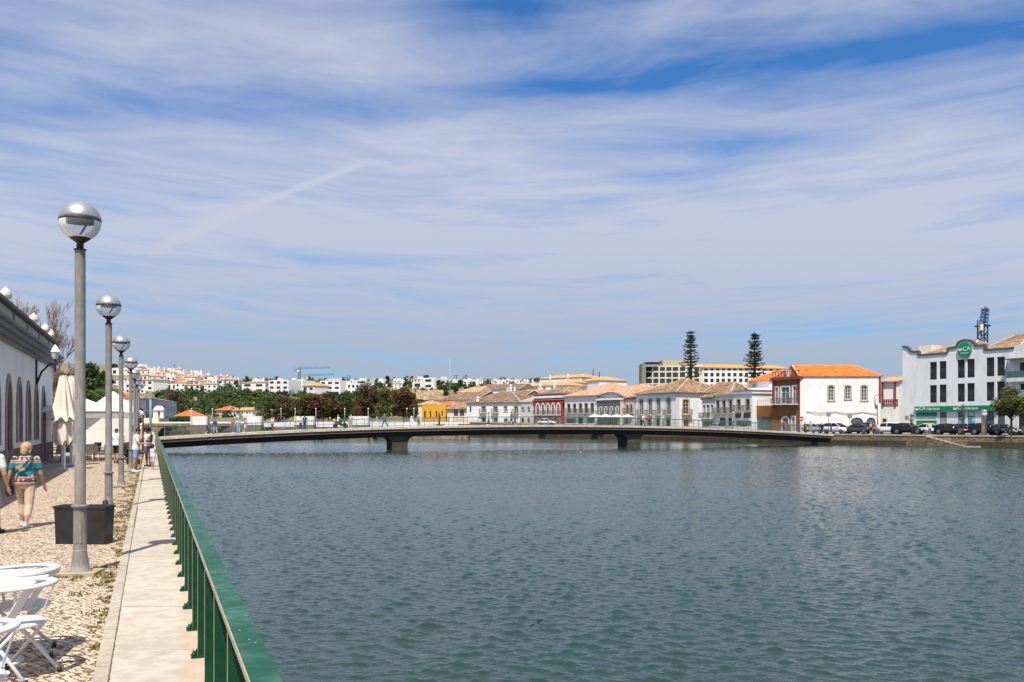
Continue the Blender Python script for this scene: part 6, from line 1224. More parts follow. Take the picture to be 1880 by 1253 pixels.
# ------------------------------------------------------------------ parasols, canopies
M_CANV = mat('cream_canvas', (.76, .66, .55), .85, .07, 5); M_CANVW = mat('white_canvas', (.74, .70, .65), .8, .05, 3)
def closed_parasol(p, lab, h=4.05, seed=1):
    rnd = random.Random(seed); t = thing('closed_parasol', lab, 'parasol', tuple(p), 'closed cream parasols'); x, y, z0 = p
    mb = MB(); mb.box(x - .06, x + .06, y - .06, y + .06, z0, z0 + h - .1); mb.box(x - .3, x + .3, y - .3, y + .3, z0, z0 + .05); mb.build('pole', mat('white_pole_paint', (.74, .73, .72), .5, .05), t)
    def skirt(mb, prof, fold, nf, hem):
        n = nf * 6; rings = []
        for i, (r, z) in enumerate(prof):
            ring = []
            for j in range(n):
                a = 2 * math.pi * j / n; c = math.cos(nf * a + seed); rr = r * (1 + fold * c * min(1, r / .3)); zz = z - (hem * (1 - c) / 2 if i == len(prof) - 1 else 0); ring.append((x + rr * math.cos(a), y + rr * math.sin(a), z0 + zz))
            rings.append(ring)
        mb.loft(rings, 0, True, caps=False)
    mb = MB(); skirt(mb, [(.10, h - .02), (.15, h - .12), (.24, h - .7), (.34, h - 1.3), (.43, h - 1.75), (.50, h - 2.0)], .20, 8, -.22); skirt(mb, [(.30, h - 1.5), (.31, h - 1.9), (.27, h - 2.02), (.32, h - 2.2), (.37, h - 2.6), (.36, h - 2.78)], .20, 8, .25); mb.build('canopy', M_CANV, t, fix=False)
    mb = MB(); mb.lathe([(.30, h - 2.04), (.315, h - 2.02), (.315, h - 1.97), (.30, h - 1.95)], (x, y, z0), 20); mb.build('tie_strap', mat('canvas_strap', (.5, .45, .38), .8, .1), t)
    mb = MB()
    for i in range(8): a = 6.283 * i / 8; mb.tube([(x + .05 * math.cos(a), y + .05 * math.sin(a), z0 + h - .05), (x + .24 * math.cos(a), y + .24 * math.sin(a), z0 + h + .06)], .014, 5)
    mb.build('rib_ends', M_IRON, t)
closed_parasol(G(116.5, 863, CZ), 'nearer closed cream parasol on a white pole left of the nearest lamp', 4.05, 1); closed_parasol(G(131.5, 854.5, CZ), 'farther closed cream parasol half hidden behind the nearest lamp pole', 4.25, 2)
def canopy(name, lab, cx, cy, hx, hy, ze, zt, m, flounce=.22, rot=R(22)):
    t = thing(name, lab, 'canopy', (cx, cy, CZ)); ca, sa = math.cos(rot), math.sin(rot); L = lambda a, b, z: (cx + a * ca - b * sa, cy + a * sa + b * ca, z); mb = MB()
    c = [(-hx, -hy), (hx, -hy), (hx, hy), (-hx, hy)]
    for i in range(4):
        (a, b), (d, e) = c[i], c[(i + 1) % 4]; k = 8
        for j in range(k):
            rows = []
            for s in (j / k, (j + 1) / k):
                sag = 1 - .08 * math.sin(math.pi * s); rows.append([Vector(L(a * (1 - s) * sag, b * (1 - s) * sag, ze + (zt - ze) * s)), Vector(L(d * (1 - s) * sag, e * (1 - s) * sag, ze + (zt - ze) * s))])
            mb.face([rows[0][0], rows[0][1], rows[1][1], rows[1][0]])
        mb.prism([L(a, b, ze - flounce), L(d, e, ze - flounce), L(d, e, ze), L(a, b, ze)], (0, 0, .001))
    mb.build('canvas', m, t, fix=False); mb = MB()
    for i in range(4): (a, b), (d, e) = c[i], c[(i + 1) % 4]; mb.bar(L(a * .98, b * .98, ze - .05), L(d * .98, e * .98, ze - .05), .06, .06)
    mb.build('frame', MATS['white_pole_paint'], t)
    for a, b in c: mb = MB(); mb.tube([L(a * .96, b * .96, CZ), L(a * .96, b * .96, ze)], .045, 8); mb.build('post', MATS['brown_plinth'] if False else mat('brown_post', (.12, .07, .05), .6, .1), t)
    return t
p = XY(146, 47.5); canopy('cafe_canopy', 'wide low cream canvas canopy over the cafe tables behind the parasols', p.x, p.y, 2.15, 2.3, 2.52, 3.32, M_CANVW, .06)
p = XY(198, 56); canopy('cafe_canopy', 'flat beige fronted canvas awning over the right end of the cafe', p.x, p.y, 1.75, 2.3, 2.55, 2.75, M_CANVW, .36); p = XY(208, 62); canopy('pyramid_tent', 'white pyramid tent with steep pointed top behind the cafe canopy', p.x, p.y, 2.0, 2.0, 2.62, 4.12, mat('bright_white_canvas', (.80, .80, .80), .7, .04, 3), .2)
a, b = XY(158, 60), XY(240, 60); mb = MB(); mb.obox((a.x, a.y, CZ + .35), (b.x - a.x, b.y - a.y, 0), (0, .05, 0), (0, 0, 2.05)); o = mb.build('canvas_screen', M_CANVW); tag(o, 'plain white canvas wind screen closing the back of the cafe terrace', 'screen'); origin_to(o, (a.x, a.y, CZ))
# cafe chairs and tables in the shade
M_WICK = mat('grey_wicker', (.20, .18, .16), .8, .2, 20)
def cafe_chair():
    t = thing('cafe_chair', 'x', 'chair'); mb = MB(); mb.box(-.24, .24, -.24, .24, .42, .47); mb.build('seat', M_WICK, t); mb = MB(); mb.loft([[(-.24, .2, .47), (.24, .2, .47), (.24, .24, .47), (-.24, .24, .47)], [(-.25, .30, .92), (.25, .30, .92), (.25, .33, .92), (-.25, .33, .92)]]); mb.build('backrest', M_WICK, t)
    for sx in (-.22, .22):
        for sy in (-.21, .21): mb = MB(); mb.tube([(sx, sy, 0), (sx, sy, .43)], .018, 6); mb.build('leg', MATS['white_pole_paint'], t)
    return t
c0 = cafe_chair()
for i, (x, yb, Z, rz, lb) in enumerate(((162, 0, 45.0, .3, 'grey cafe chair in the shade right of the nearest lamp pole'), (182, 0, 45.5, -.5, 'grey cafe chair in the shade left of the second lamp pole'), (104, 0, 44.5, 1.2, 'grey cafe chair in shade between white building and nearer parasol pole'), (172, 0, 48.5, 2.8, 'grey cafe chair behind the small cafe table in the shade'), (124, 0, 47, .4, 'grey cafe chair in the shade between the two parasol poles'))):
    o = c0 if i == 0 else copy_tree(c0); p = XY(x, Z); o.location = (p.x, p.y, CZ); o.rotation_euler = (0, 0, rz + math.pi); tag(o, lb, 'chair', 'grey cafe chairs under the canopy')
def cafe_table(x, Z, lb):
    p = XY(x, Z); t = thing('cafe_table', lb, 'table', (p.x, p.y, CZ)); mb = MB(); mb.box(p.x - .35, p.x + .35, p.y - .35, p.y + .35, CZ + .70, CZ + .73); mb.build('tabletop', mat('grey_tabletop', (.35, .33, .30), .5, .1), t); mb = MB(); mb.tube([(p.x, p.y, CZ + .02), (p.x, p.y, CZ + .7)], .03, 8); mb.lathe([(.22, 0), (.22, .02), (.05, .04)], (p.x, p.y, CZ), 12); mb.build('pedestal', M_IRON, t)
cafe_table(173, 46.5, 'small cafe table between grey chairs in the shade under the canopy'); cafe_table(112, 46, 'small cafe table in shade beside the wall of the white building')
# ------------------------------------------------------------------ planter, grate, post
pl = G(146.5, 1000, CZ); ca, sa = math.cos(R(-4)), math.sin(R(-4)); t = thing('planter_box', 'large empty black plastic planter trough behind the nearest lamp', 'planter', tuple(pl)); M_BLK = mat('black_plastic', (.022, .021, .021), .42, .25, 4, .05)
def PL(a, b, z): return (pl.x + a * ca - b * sa, pl.y + a * sa + b * ca, CZ + z)
mb = MB(); w0, w1, d, hh = .425, .445, .36, .64; b0 = .27
ro = [[PL(-w0, 0, 0), PL(w0, 0, 0), PL(w0, b0, 0), PL(-w0, b0, 0)], [PL(-w1, -.01, hh), PL(w1, -.01, hh), PL(w1, b0 + .02, hh), PL(-w1, b0 + .02, hh)]]
mb.loft(ro + [[PL(-w1 + .04, .03, hh), PL(w1 - .04, .03, hh), PL(w1 - .04, b0 - .02, hh), PL(-w1 + .04, b0 - .02, hh)], [PL(-w1 + .05, .04, .12), PL(w1 - .05, .04, .12), PL(w1 - .05, b0 - .03, .12), PL(-w1 + .05, b0 - .03, .12)]]); bo = mb.build('trough', M_BLK, t)
bv = bo.modifiers.new('b', 'BEVEL'); bv.width = .012; bv.segments = 2
mb = MB(); mb.loft([[PL(-w1 - .012, -.024, hh - .045), PL(w1 + .012, -.024, hh - .045), PL(w1 + .012, b0 + .034, hh - .045), PL(-w1 - .012, b0 + .034, hh - .045)], [PL(-w1 - .012, -.024, hh - .012), PL(w1 + .012, -.024, hh - .012), PL(w1 + .012, b0 + .034, hh - .012), PL(-w1 - .012, b0 + .034, hh - .012)]], caps=False); mb.build('rim', M_BLK, t)
g = G(193, 944, CZ); mb = MB(); mb.tube([(g.x, g.y, CZ), (g.x, g.y, CZ + .26)], .055, 10); mb.ball((g.x, g.y, CZ + .26), .055); o = mb.build('stub_post', M_IRON); tag(o, 'short black stub post showing just over the planter', 'post'); origin_to(o, (g.x, g.y, CZ))
g = G(221, 944, CZ); t = thing('drain_grate', 'small slotted drain grate set in the cobbles beside the kerb', 'drain', (g.x, g.y, CZ)); d2 = Vector((*QD, 0)); n2 = Vector((*QN, 0)); mb = MB(); mb.obox(g - n2 * .2 - d2 * .25, n2 * .4, d2 * .5, (0, 0, .012)); mb.build('slot_pit', M_IRON, t); mb = MB()
for i in range(6): mb.obox(g - n2 * .2 + n2 * .075 * i - d2 * .25, n2 * .035, d2 * .5, (0, 0, .02))
for s in (-.26, .23): mb.obox(g - n2 * .22 + d2 * s, n2 * .44, d2 * .04, (0, 0, .022))
mb.build('bars', mat('pale_cast_iron', (.33, .30, .27), .7, .15), t)
g = G(214, 957, CZ); mb = MB(); mb.obox(g - n2 * .22 - d2 * .18, n2 * .44, d2 * .36, (0, 0, .018)); o = mb.build('manhole_cover', mat('rusty_cover', (.33, .23, .14), .8, .25, 6)); tag(o, 'small tan utility cover in the cobbles beside the drain grate', 'cover'); origin_to(o, g)
# ------------------------------------------------------------------ white terrace table and chairs, bottom left
M_WPAINT = mat('white_enamel', (.66, .655, .65), .35, .04, 8)
M_RUB = mat('black_rubber', (.02, .02, .02), .6, .1)
def ring_chair():
    """faces -x: round seat, flat bent ring as arms and back, two flat slats, crossed tube legs"""
    t = thing('terrace_chair', 'x', 'chair'); mb = MB(); mb.lathe([(.20, .415), (.222, .42), (.228, .435), (.215, .452), (.15, .462), (.01, .465)], n=28); mb.build('seat', M_WPAINT, t)
    mb = MB(); n = 34; rings = []
    for i in range(n + 1):
        a = R(-90 + 180 * (i - 6) / (n - 12)); ex = 0.0
        if i < 6: a = R(-90); ex = (6 - i) * .045
        if i > n - 6: a = R(90); ex = (i - n + 6) * .045
        c, s = math.cos(a), math.sin(a); w = .018 + .024 * max(0, math.cos(a)); r = .275; zt = .735 + .012 * math.cos(a) - .05 * ex
        rings.append([((r - w) * c - ex, (r - w) * s, zt - .015), ((r + w * .7) * c - ex, (r + w * .7) * s, zt - .015), ((r + w * .85) * c - ex, (r + w * .85) * s, zt), ((r + w * .7) * c - ex, (r + w * .7) * s, zt + .015), ((r - w) * c - ex, (r - w) * s, zt + .015)])
    mb.loft(rings, 0, True); mb.build('arm_ring', M_WPAINT, t)
    for s in (-1, 1):
        mb = MB(); a0, a1 = R(34 * s), R(70 * s); p0 = Vector((.275 * math.cos(a0), .275 * math.sin(a0), .73)); p1 = Vector((.06, .205 * s, .44)); d = (p1 - p0).normalized(); wv = Vector((-math.sin(a0), math.cos(a0), 0)) * .036; mb.obox(p0 - wv, wv * 2, p1 - p0, d.cross(wv).normalized() * .01); mb.build('back_slat', M_WPAINT, t)
        mb = MB(); mb.tube([(-.20, .268 * s, .72), (-.15, .19 * s, .44)], .013, 8); mb.build('arm_post', M_WPAINT, t)
        for (x0, x1) in ((.16, -.24), (-.16, .24)):
            leg = MB(); leg.tube([(x0, .165 * s, .44), (x1, .20 * s + (.02 * s if x0 > 0 else 0), .02)], .0145, 8); lo = leg.build('leg', M_WPAINT, t); f = MB(); f.lathe([(.018, 0), (.02, .01), (.018, .045)], (x1, .20 * s + (.02 * s if x0 > 0 else 0), 0), 8); f.build('foot_cap', M_RUB, lo)
    return t
c0 = ring_chair()
for i, (x, y, rz, lb) in enumerate(((-3.93, 6.98, R(-8), 'white ring backed terrace chair nearest the kerb, in front of the white table'), (-4.26, 7.66, R(24), 'white ring backed terrace chair behind the white table'), (-3.385, 5.46, R(-14), 'white ring backed chair cut off at the bottom left corner'))):
    o = c0 if i == 0 else copy_tree(c0); o.location = (x, y, CZ); o.rotation_euler = (0, 0, rz); tag(o, lb, 'chair', 'white terrace chairs')
tx, ty = -4.36, 7.40; t = thing('terrace_table', 'white enamel table top cut by the left edge between the white chairs', 'table', (tx, ty, CZ)); mb = MB(); w = .42; q = lambda a, b, z: (tx + a * math.cos(.2) - b * math.sin(.2), ty + a * math.sin(.2) + b * math.cos(.2), CZ + z)
def rsq(w, z, r=.06):
    out = []
    for cx, cy, a0 in ((w - r, w - r, 0), (-w + r, w - r, 90), (-w + r, -w + r, 180), (w - r, -w + r, 270)):
        for k in range(5): a = R(a0 + 22.5 * k); out.append(q(cx + r * math.cos(a), cy + r * math.sin(a), z))
    return out
mb.loft([rsq(w - .01, .685), rsq(w, .69), rsq(w, .712), rsq(w - .012, .72)]); mb.build('tabletop', M_WPAINT, t); mb = MB(); mb.tube([(tx, ty, CZ + .02), (tx, ty, CZ + .69)], .03, 10); mb.lathe([(.24, 0), (.24, .015), (.06, .04)], (tx, ty, CZ), 20); mb.build('pedestal', M_WPAINT, t)
# ------------------------------------------------------------------ cranes, masts
def crane(lab, x, ytop, yb, Z, xj0, xj1, yj, m):
    t = thing('tower_crane', lab, 'crane', tuple(W(x, yb, Z))); w = 1.6; a = W(x, yb, Z); tp = W(x, ytop, Z); mb = MB()
    for sx in (-1, 1):
        for sy in (-1, 1): mb.bar(a + Vector((sx * w / 2, sy * w / 2, 0)), Vector((tp.x + sx * w / 2, tp.y + sy * w / 2, zy(yj, Z))), .28, .28)
    n = int((zy(yj, Z) - a.z) / 2.4)
    for i in range(n):
        z0 = a.z + i * 2.4; s = 1 if i % 2 else -1
        for yy in (-1, 1): mb.bar((a.x - s * w / 2, a.y + yy * w / 2, z0), (a.x + s * w / 2, a.y + yy * w / 2, z0 + 2.4), .16, .16)
    mb.loft([[(tp.x - w / 2, tp.y - w / 2, zy(yj, Z)), (tp.x + w / 2, tp.y - w / 2, zy(yj, Z)), (tp.x + w / 2, tp.y + w / 2, zy(yj, Z)), (tp.x - w / 2, tp.y + w / 2, zy(yj, Z))], [(tp.x - .15, tp.y - .15, tp.z), (tp.x + .15, tp.y - .15, tp.z), (tp.x + .15, tp.y + .15, tp.z), (tp.x - .15, tp.y + .15, tp.z)]]); mb.build('mast', m, t)
    mb = MB(); zj = zy(yj, Z); x0, x1 = XY(xj0, Z).x, XY(xj1, Z).x
    for (yy, zz) in ((-.5, 0), (.5, 0), (0, 1.0)): mb.bar((x0, a.y + yy, zj + zz + .4), (x1, a.y + yy, zj + zz + 1.6), .26, .26)
    k = int(abs(x1 - x0) / 2.5)
    for i in range(k): p = x0 + (x1 - x0) * i / k; mb.bar((p, a.y, zj + .4 + 1.2 * i / k), (p + (x1 - x0) / k / 2, a.y, zj + 1.5 + 1.2 * i / k), .14, .14)
    mb.bar((tp.x, tp.y, tp.z), (x1 * .65 + tp.x * .35, tp.y, zj + 2.2), .08, .08); mb.build('jib', m, t)
    mb = MB(); mb.box(x0, x0 + 2.4, a.y - .7, a.y + .7, zj - 1.4, zj + .4); mb.build('counterweight', mat('crane_ballast', (.3, .29, .27), .8, .1), t); mb = MB(); mb.box(tp.x - 1.5, tp.x - .2, a.y - 1.9, a.y - .9, zj - 1.8, zj); mb.build('cab', M_WPAINT, t)
M_CRG = mat('grey_green_crane_paint', (.12, .17, .165), .6, .1)
crane('larger grey green tower crane behind the white apartments', 550, 673, 704, 690, 538, 607, 679.5, M_CRG); crane('smaller grey green tower crane right of the larger one', 566.5, 687, 706, 690, 558, 613, 692, M_CRG)
t = thing('luffing_crane', 'blue lattice luffing crane rising behind the white bank building', 'crane', tuple(W(1804, 650, 170))); M_CRB = mat('blue_crane_paint', (.010, .055, .15), .5, .1); a = W(1804, 660, 170); zt = zy(600, 170); w = 1.25; mb = MB()
for sx in (-1, 1):
    for sy in (-1, 1): mb.bar(a + Vector((sx * w / 2, sy * w / 2, 0)), (a.x + sx * w / 2, a.y + sy * w / 2, zt), .2, .2)
n = int((zt - a.z) / 1.1)
for i in range(n):
    z0 = a.z + 1.1 * i
    for yy in (-1, 1): s = 1 if i % 2 else -1; mb.bar((a.x - s * w / 2, a.y + yy * w / 2, z0), (a.x + s * w / 2, a.y + yy * w / 2, z0 + 1.1), .13, .13)
    for xx in (-1, 1): s = 1 if i % 2 else -1; mb.bar((a.x + xx * w / 2, a.y - s * w / 2, z0), (a.x + xx * w / 2, a.y + s * w / 2, z0 + 1.1), .13, .13)
mb.build('mast', M_CRB, t); mb = MB(); mb.box(a.x - 1.05, a.x + 1.05, a.y - 1.0, a.y + 1.0, zt, zt + .25, 0); mb.box(a.x - 1.1, a.x - .55, a.y - 1.3, a.y - .6, zt - .8, zt + .35, 1)
for sx in (-1.05, .95): mb.box(a.x + sx, a.x + sx + .1, a.y - .1, a.y + .1, zt, zt + 1.3)
mb.build('slewing_platform', [M_IRON, M_CREAM], t); mb = MB(); e0, e1 = Vector((a.x + .1, a.y, zt + .2)), W(1809.5, 569, 172)
for sx in (-1, 1):
    for sy in (-1, 1): mb.bar(e0 + Vector((sx * .5, sy * .6, 0)), e1 + Vector((sx * .38, sy * .45, 0)), .22, .22)
for i in range(9):
    q0, q1 = e0.lerp(e1, i / 9), e0.lerp(e1, (i + 1) / 9); s = 1 if i % 2 else -1
    for sy in (-1, 1): mb.bar(q0 + Vector((-s * .45, sy * .5, 0)), q1 + Vector((s * .45, sy * .5, 0)), .2, .2)
mb.build('jib', M_CRB, t); mb = MB(); mb.tube([e1, W(1809.5, 562, 172)], [.5, .05], 6); mb.box(e1.x - .9, e1.x + .7, e1.y - .2, e1.y + .2, e1.z + .05, e1.z + .2); mb.build('jib_head', mat('rust_jib_head', (.16, .09, .09), .7, .1), t)
def pole_thing(name, lab, cat, x, yt, yb, Z, r0, r1, m, arms=()):
    a, b = W(x, yb, Z), W(x, yt, Z); t = thing(name, lab, cat, tuple(a)); mb = MB(); mb.tube([a, b], [r0, r1], 6); mb.build('pole', m, t)
    for (z, l, th) in arms: mb = MB(); mb.box(a.x - l, a.x + l, a.y - th, a.y + th, z - th, z + th); mb.build('cross_arm', m, t)
    return t
M_PALEMAST = mat('pale_mast_metal', (.40, .42, .42), .6, .05)
pole_thing('radio_mast', 'tall thin pale radio mast above the brown roofs', 'mast', 826, 660, 735, 300, .16, .07, M_PALEMAST); pole_thing('utility_pole', 'thin dark utility pole on the left hillside crest', 'pole', 320.5, 669, 690, 640, .2, .14, M_IRON, [(zy(671, 640), 1.2, .1)]); pole_thing('utility_pole', 'pale lamp pole standing in front of the quarry rocks', 'pole', 787, 712, 745, 270, .14, .09, M_PALEMAST)
b = W(1103.5, 699, 395); mb = MB(); mb.ball((b.x, b.y, b.z + .6), 1.25, 14, 8, sq=(1, 1, 1)); mb.box(b.x - .5, b.x + .5, b.y - .5, b.y + .5, b.z - 4, b.z - .3); o = mb.build('water_tank', M_WPAINT); tag(o, 'white round water tank beside the right cypress', 'tank'); origin_to(o, (b.x, b.y, b.z - 4))
# ------------------------------------------------------------------ people
def skinm(n, c): return mat('skin_' + n, c, .6, .06, 30)
SK = {'fair': skinm('fair', (.56, .33, .23)), 'tan': skinm('tan', (.40, .22, .14)), 'dark': skinm('dark', (.16, .08, .05))}
def cloth(n, c, v=.12): return mat('cloth_' + n, c, .9, v, 9, .55, 11)
M_EYE = mat('eye_dark', (.02, .015, .012), .3, 0); M_LIP = mat('lip', (.35, .13, .11), .6, 0)
def cap(mb, p, q, r0, r1, n=10):
    p, q = Vector(p), Vector(q); d = (q - p)
    if d.length < 1e-5: d = Vector((0, 0, 1e-3))
    d.normalize(); mb.tube([p - d * r0 * .98, p - d * r0 * .7, p, q, q + d * r1 * .7, q + d * r1 * .98], [r0 * .2, r0 * .7, r0, r1, r1 * .7, r1 * .2], n)
def ell(mb, c, rx, ry, rz): mb.ball(c, 1.0, 14, 10, 0, (rx, ry, rz))
def remesh(mb, vox, name, m, parent, smooth=3):
    o = mb.build('tmp', m, fix=False); r = o.modifiers.new('r', 'REMESH'); r.mode = 'VOXEL'; r.voxel_size = vox; r.use_smooth_shade = True
    if smooth: s = o.modifiers.new('s', 'SMOOTH'); s.iterations = smooth; s.factor = .5
    dg = bpy.context.evaluated_depsgraph_get(); me = bpy.data.meshes.new_from_object(o.evaluated_get(dg)); bpy.data.objects.remove(o); me.name = name; me.materials.clear(); me.materials.append(m)
    me.polygons.foreach_set('use_smooth', [True] * len(me.polygons)); return link(name, me, parent, Vector((0, 0, 0)))
def person(label, loc, face, h, skin, hair, top, bottom, shoes, legs=((6, 4), (-6, 8)), arms=((4, 12, 10), (-4, 12, 10)), lean=2, head=(0, 0), vox=.022, group=None, wide=1.0, extra=None, inw=(0, 0)):
    """face: heading angle (deg, 0 = away from the viewer, 180 = towards). legs: (thigh, knee) left, right; arms: (swing, spread, elbow)"""
    t = thing('person', label, 'person', tuple(loc), group); t.rotation_euler = (0, 0, R(face)); WLOC[t.name] = Vector((0, 0, 0)); S = h; L = R(lean)
    pel = Vector((0, 0, .525)); up = Vector((0, math.sin(L), math.cos(L))); fw = Vector((0, math.cos(L), -math.sin(L)))
    sp = lambda z: pel + up * (z - .525)
    J = {}; lo = 9
    for k, s in ((0, -1), (1, 1)):
        a, kn = R(legs[k][0]), R(legs[k][1]); hp = pel + Vector((s * .052 * wide, 0, -.005)); kp = hp + Vector((s * .004, math.sin(a), -math.cos(a))) * .245; ap = kp + Vector((0, math.sin(a - kn), -math.cos(a - kn))) * .245; J[k] = (hp, kp, ap); lo = min(lo, ap.z)
    dz = .038 - lo
    for k in (0, 1): J[k] = tuple(p + Vector((0, 0, dz)) for p in J[k])
    pel = pel + Vector((0, 0, dz)); A = {}
    for k, s in ((0, -1), (1, 1)):
        sw, ab, el = (R(v) for v in arms[k]); iw = R(inw[k]); sh = sp(.80) + Vector((s * .112 * wide, 0, 0)); d1 = Vector((s * math.sin(ab), math.sin(sw) * math.cos(ab), -math.cos(sw) * math.cos(ab))); e = sh + d1 * .175
        d2 = Vector((s * math.sin(ab) * .6 - s * math.sin(iw), math.sin(sw + el), -math.cos(sw + el))).normalized(); w = e + d2 * .145; A[k] = (sh, e, w, d2)
    hp_, hy = R(head[0]), R(head[1]); nb = sp(.835); hc = nb + up * .075 + Vector((0, math.sin(hp_) * .035, 0)); hf = Matrix.Rotation(hy, 3, 'Z') @ Vector((0, math.cos(hp_), -math.sin(hp_))); hr = hf.cross(Vector((0, 0, 1))).normalized(); hu = hr.cross(hf)
    def sc(v): return Vector(v) * S
    def torso(mb, prof, inf=0.0, n=16):
        rings = [[sc(sp(z) + Vector(((rx * wide + inf) * math.cos(2 * math.pi * i / n), (ry * (.5 + .5 * wide) + inf) * math.sin(2 * math.pi * i / n), 0))) for i in range(n)] for z, rx, ry in prof]
        mb.loft(rings, 0, True)
    b = MB(); torso(b, [(.47, .06, .05), (.50, .088, .066), (.54, .094, .070), (.61, .076, .058), (.68, .088, .066), (.74, .098, .068), (.79, .098, .055), (.82, .07, .042), (.84, .036, .036)])
    cap(b, sc(sp(.82)), sc(hc), .034 * S, .033 * S); m = hc + hu * .008
    b.ball(sc(hc + hu * .014), .058 * S, 14, 10, 0, (.86, 1, 1.06)); cap(b, sc(hc - hu * .03 + hf * .014), sc(hc - hu * .038 + hf * .024), .032 * S, .026 * S); cap(b, sc(hc + hf * .052 + hu * .004), sc(hc + hf * .062 - hu * .012), .007 * S, .010 * S, 6)
    for s in (-1, 1): cap(b, sc(hc + hr * .051 * s + hu * .008), sc(hc + hr * .052 * s - hu * .012), .010 * S, .008 * S, 6)
    for k, s in ((0, -1), (1, 1)):
        hp, kp, ap = J[k]; cap(b, sc(hp), sc(kp), .050 * S * (.4 + .6 * wide), .033 * S); cap(b, sc(kp.lerp(ap, .05)), sc(kp.lerp(ap, .3) - Vector((0, .006, 0))), .033 * S, .033 * S); cap(b, sc(kp.lerp(ap, .3) - Vector((0, .006, 0))), sc(ap), .032 * S, .020 * S); cap(b, sc(ap + Vector((0, -.012, -.018))), sc(ap + Vector((s * .01, .075, -.024))), .020 * S, .016 * S)
        sh, e, w, d2 = A[k]; cap(b, sc(sh), sc(e), .033 * S, .025 * S); cap(b, sc(e), sc(w), .026 * S, .017 * S); sd = d2.cross(Vector((0, 0, 1)));
        sd = sd.normalized() if sd.length > .1 else Vector((1, 0, 0)); pn = Vector((0, 1, 0)) if abs(d2.z) > .7 else Vector((0, 0, 1)); pn = (pn - d2 * pn.dot(d2)).normalized(); sd = d2.cross(pn); pc = w + d2 * .028; cap(b, sc(w + d2 * .004), sc(w + d2 * .044), .017 * S, .020 * S)
        for i, (o, ln) in enumerate(((-.0165, .034), (-.0055, .040), (.0055, .037), (.0165, .028))): f0 = w + d2 * .048 + pn * o; f1 = f0 + (d2 + sd * .18 * s).normalized() * ln * .55; f2 = f1 + (d2 + sd * .7 * s).normalized() * ln * .5; cap(b, sc(f0), sc(f1), .0058 * S, .0054 * S, 6); cap(b, sc(f1), sc(f2), .0053 * S, .0045 * S, 6)
        th = w + d2 * .016 + pn * .016; cap(b, sc(th), sc(th + (d2 * .6 + pn * .8).normalized() * .030), .0075 * S, .006 * S, 6)
    remesh(b, vox, 'body', SK[skin], t, 2 if vox < .015 else 1)
    if vox < .015:
        for s in (-1, 1): e_ = MB(); e_.ball(sc(hc + hf * .050 + hr * .019 * s + hu * .014), .0055 * S, 8, 6); e_.build('eye', M_EYE, t, rel=False)
        e_ = MB(); cap(e_, sc(hc + hf * .0505 - hr * .014 - hu * .029), sc(hc + hf * .0505 + hr * .014 - hu * .029), .004 * S, .004 * S, 6); e_.build('mouth', M_LIP, t, rel=False)
    # clothes
    tm, tk = top
    if tm is not None:
        b = MB(); lowz = .50 if tk != 'crop' else .60; I = .010
        pr = [(.655, .088, .066), (.70, .094, .069), (.74, .102, .071), (.78, .106, .062), (.805, .092, .055), (.828, .062, .046), (.843, .046, .042)]
        if tk == 'tank': pr = [(.655, .084, .064), (.70, .090, .067), (.75, .094, .068), (.79, .078, .056), (.83, .060, .044)]
        if tk == 'dress': pr = [(.30, .15, .12), (.45, .125, .10), (.58, .085, .066)] + pr
        else: pr = [(lowz, .101, .078), (.56, .098, .075), (.60, .090, .069)] + pr if lowz < .6 else [(.60, .083, .065)] + pr
        torso(b, pr, I)
        if tk in ('tee', 'dress', 'long', 'crop'):
            for k, s in ((0, -1), (1, 1)):
                sh, e, w, d2 = A[k]; f = .62 if tk != 'long' else 1.0; q = sh.lerp(e, f); cap(b, sc(sh.lerp(e, .0)), sc(q), .038 * S, .037 * S)
                if tk == 'long': cap(b, sc(e), sc(w.lerp(e, .08)), .034 * S, .027 * S)
        remesh(b, vox * .9, 'top' if tk != 'dress' else 'dress', tm, t, 2)
    bm_, bk_ = bottom
    if bm_ is not None:
        b = MB()
        if bk_ == 'skirt': torso(b, [(.335, .125, .105), (.42, .118, .098), (.50, .108, .084), (.56, .098, .074), (.60, .086, .066)], .006)
        else:
            torso(b, [(.462, .07, .062), (.50, .096, .076), (.54, .100, .077), (.585, .090, .070)], .005); f = {'shorts': (.82, 0), 'capri': (1, .55), 'trousers': (1, .97)}[bk_]
            for k in (0, 1):
                hp, kp, ap = J[k]; cap(b, sc(hp), sc(hp.lerp(kp, f[0])), .060 * S * (.4 + .6 * wide), .050 * S)
                if f[1]: cap(b, sc(kp), sc(kp.lerp(ap, f[1])), .048 * S, (.040 if bk_ == 'capri' else .034) * S)
        remesh(b, vox * .9, {'skirt': 'skirt', 'shorts': 'shorts', 'capri': 'trousers', 'trousers': 'trousers'}[bk_], bm_, t, 2)
    if shoes is not None:
        for k, s in ((0, -1), (1, 1)):
            ap = J[k][2]; b = MB(); cap(b, sc(ap + Vector((0, -.022, -.014))), sc(ap + Vector((s * .010, .086, -.020))), .027 * S, .020 * S); cap(b, sc(ap + Vector((0, -.005, .01))), sc(ap + Vector((0, 0, -.01))), .028 * S, .028 * S); remesh(b, max(vox * .7, .008), 'shoe', shoes, t, 1)
    hm, hk = hair; b = MB()
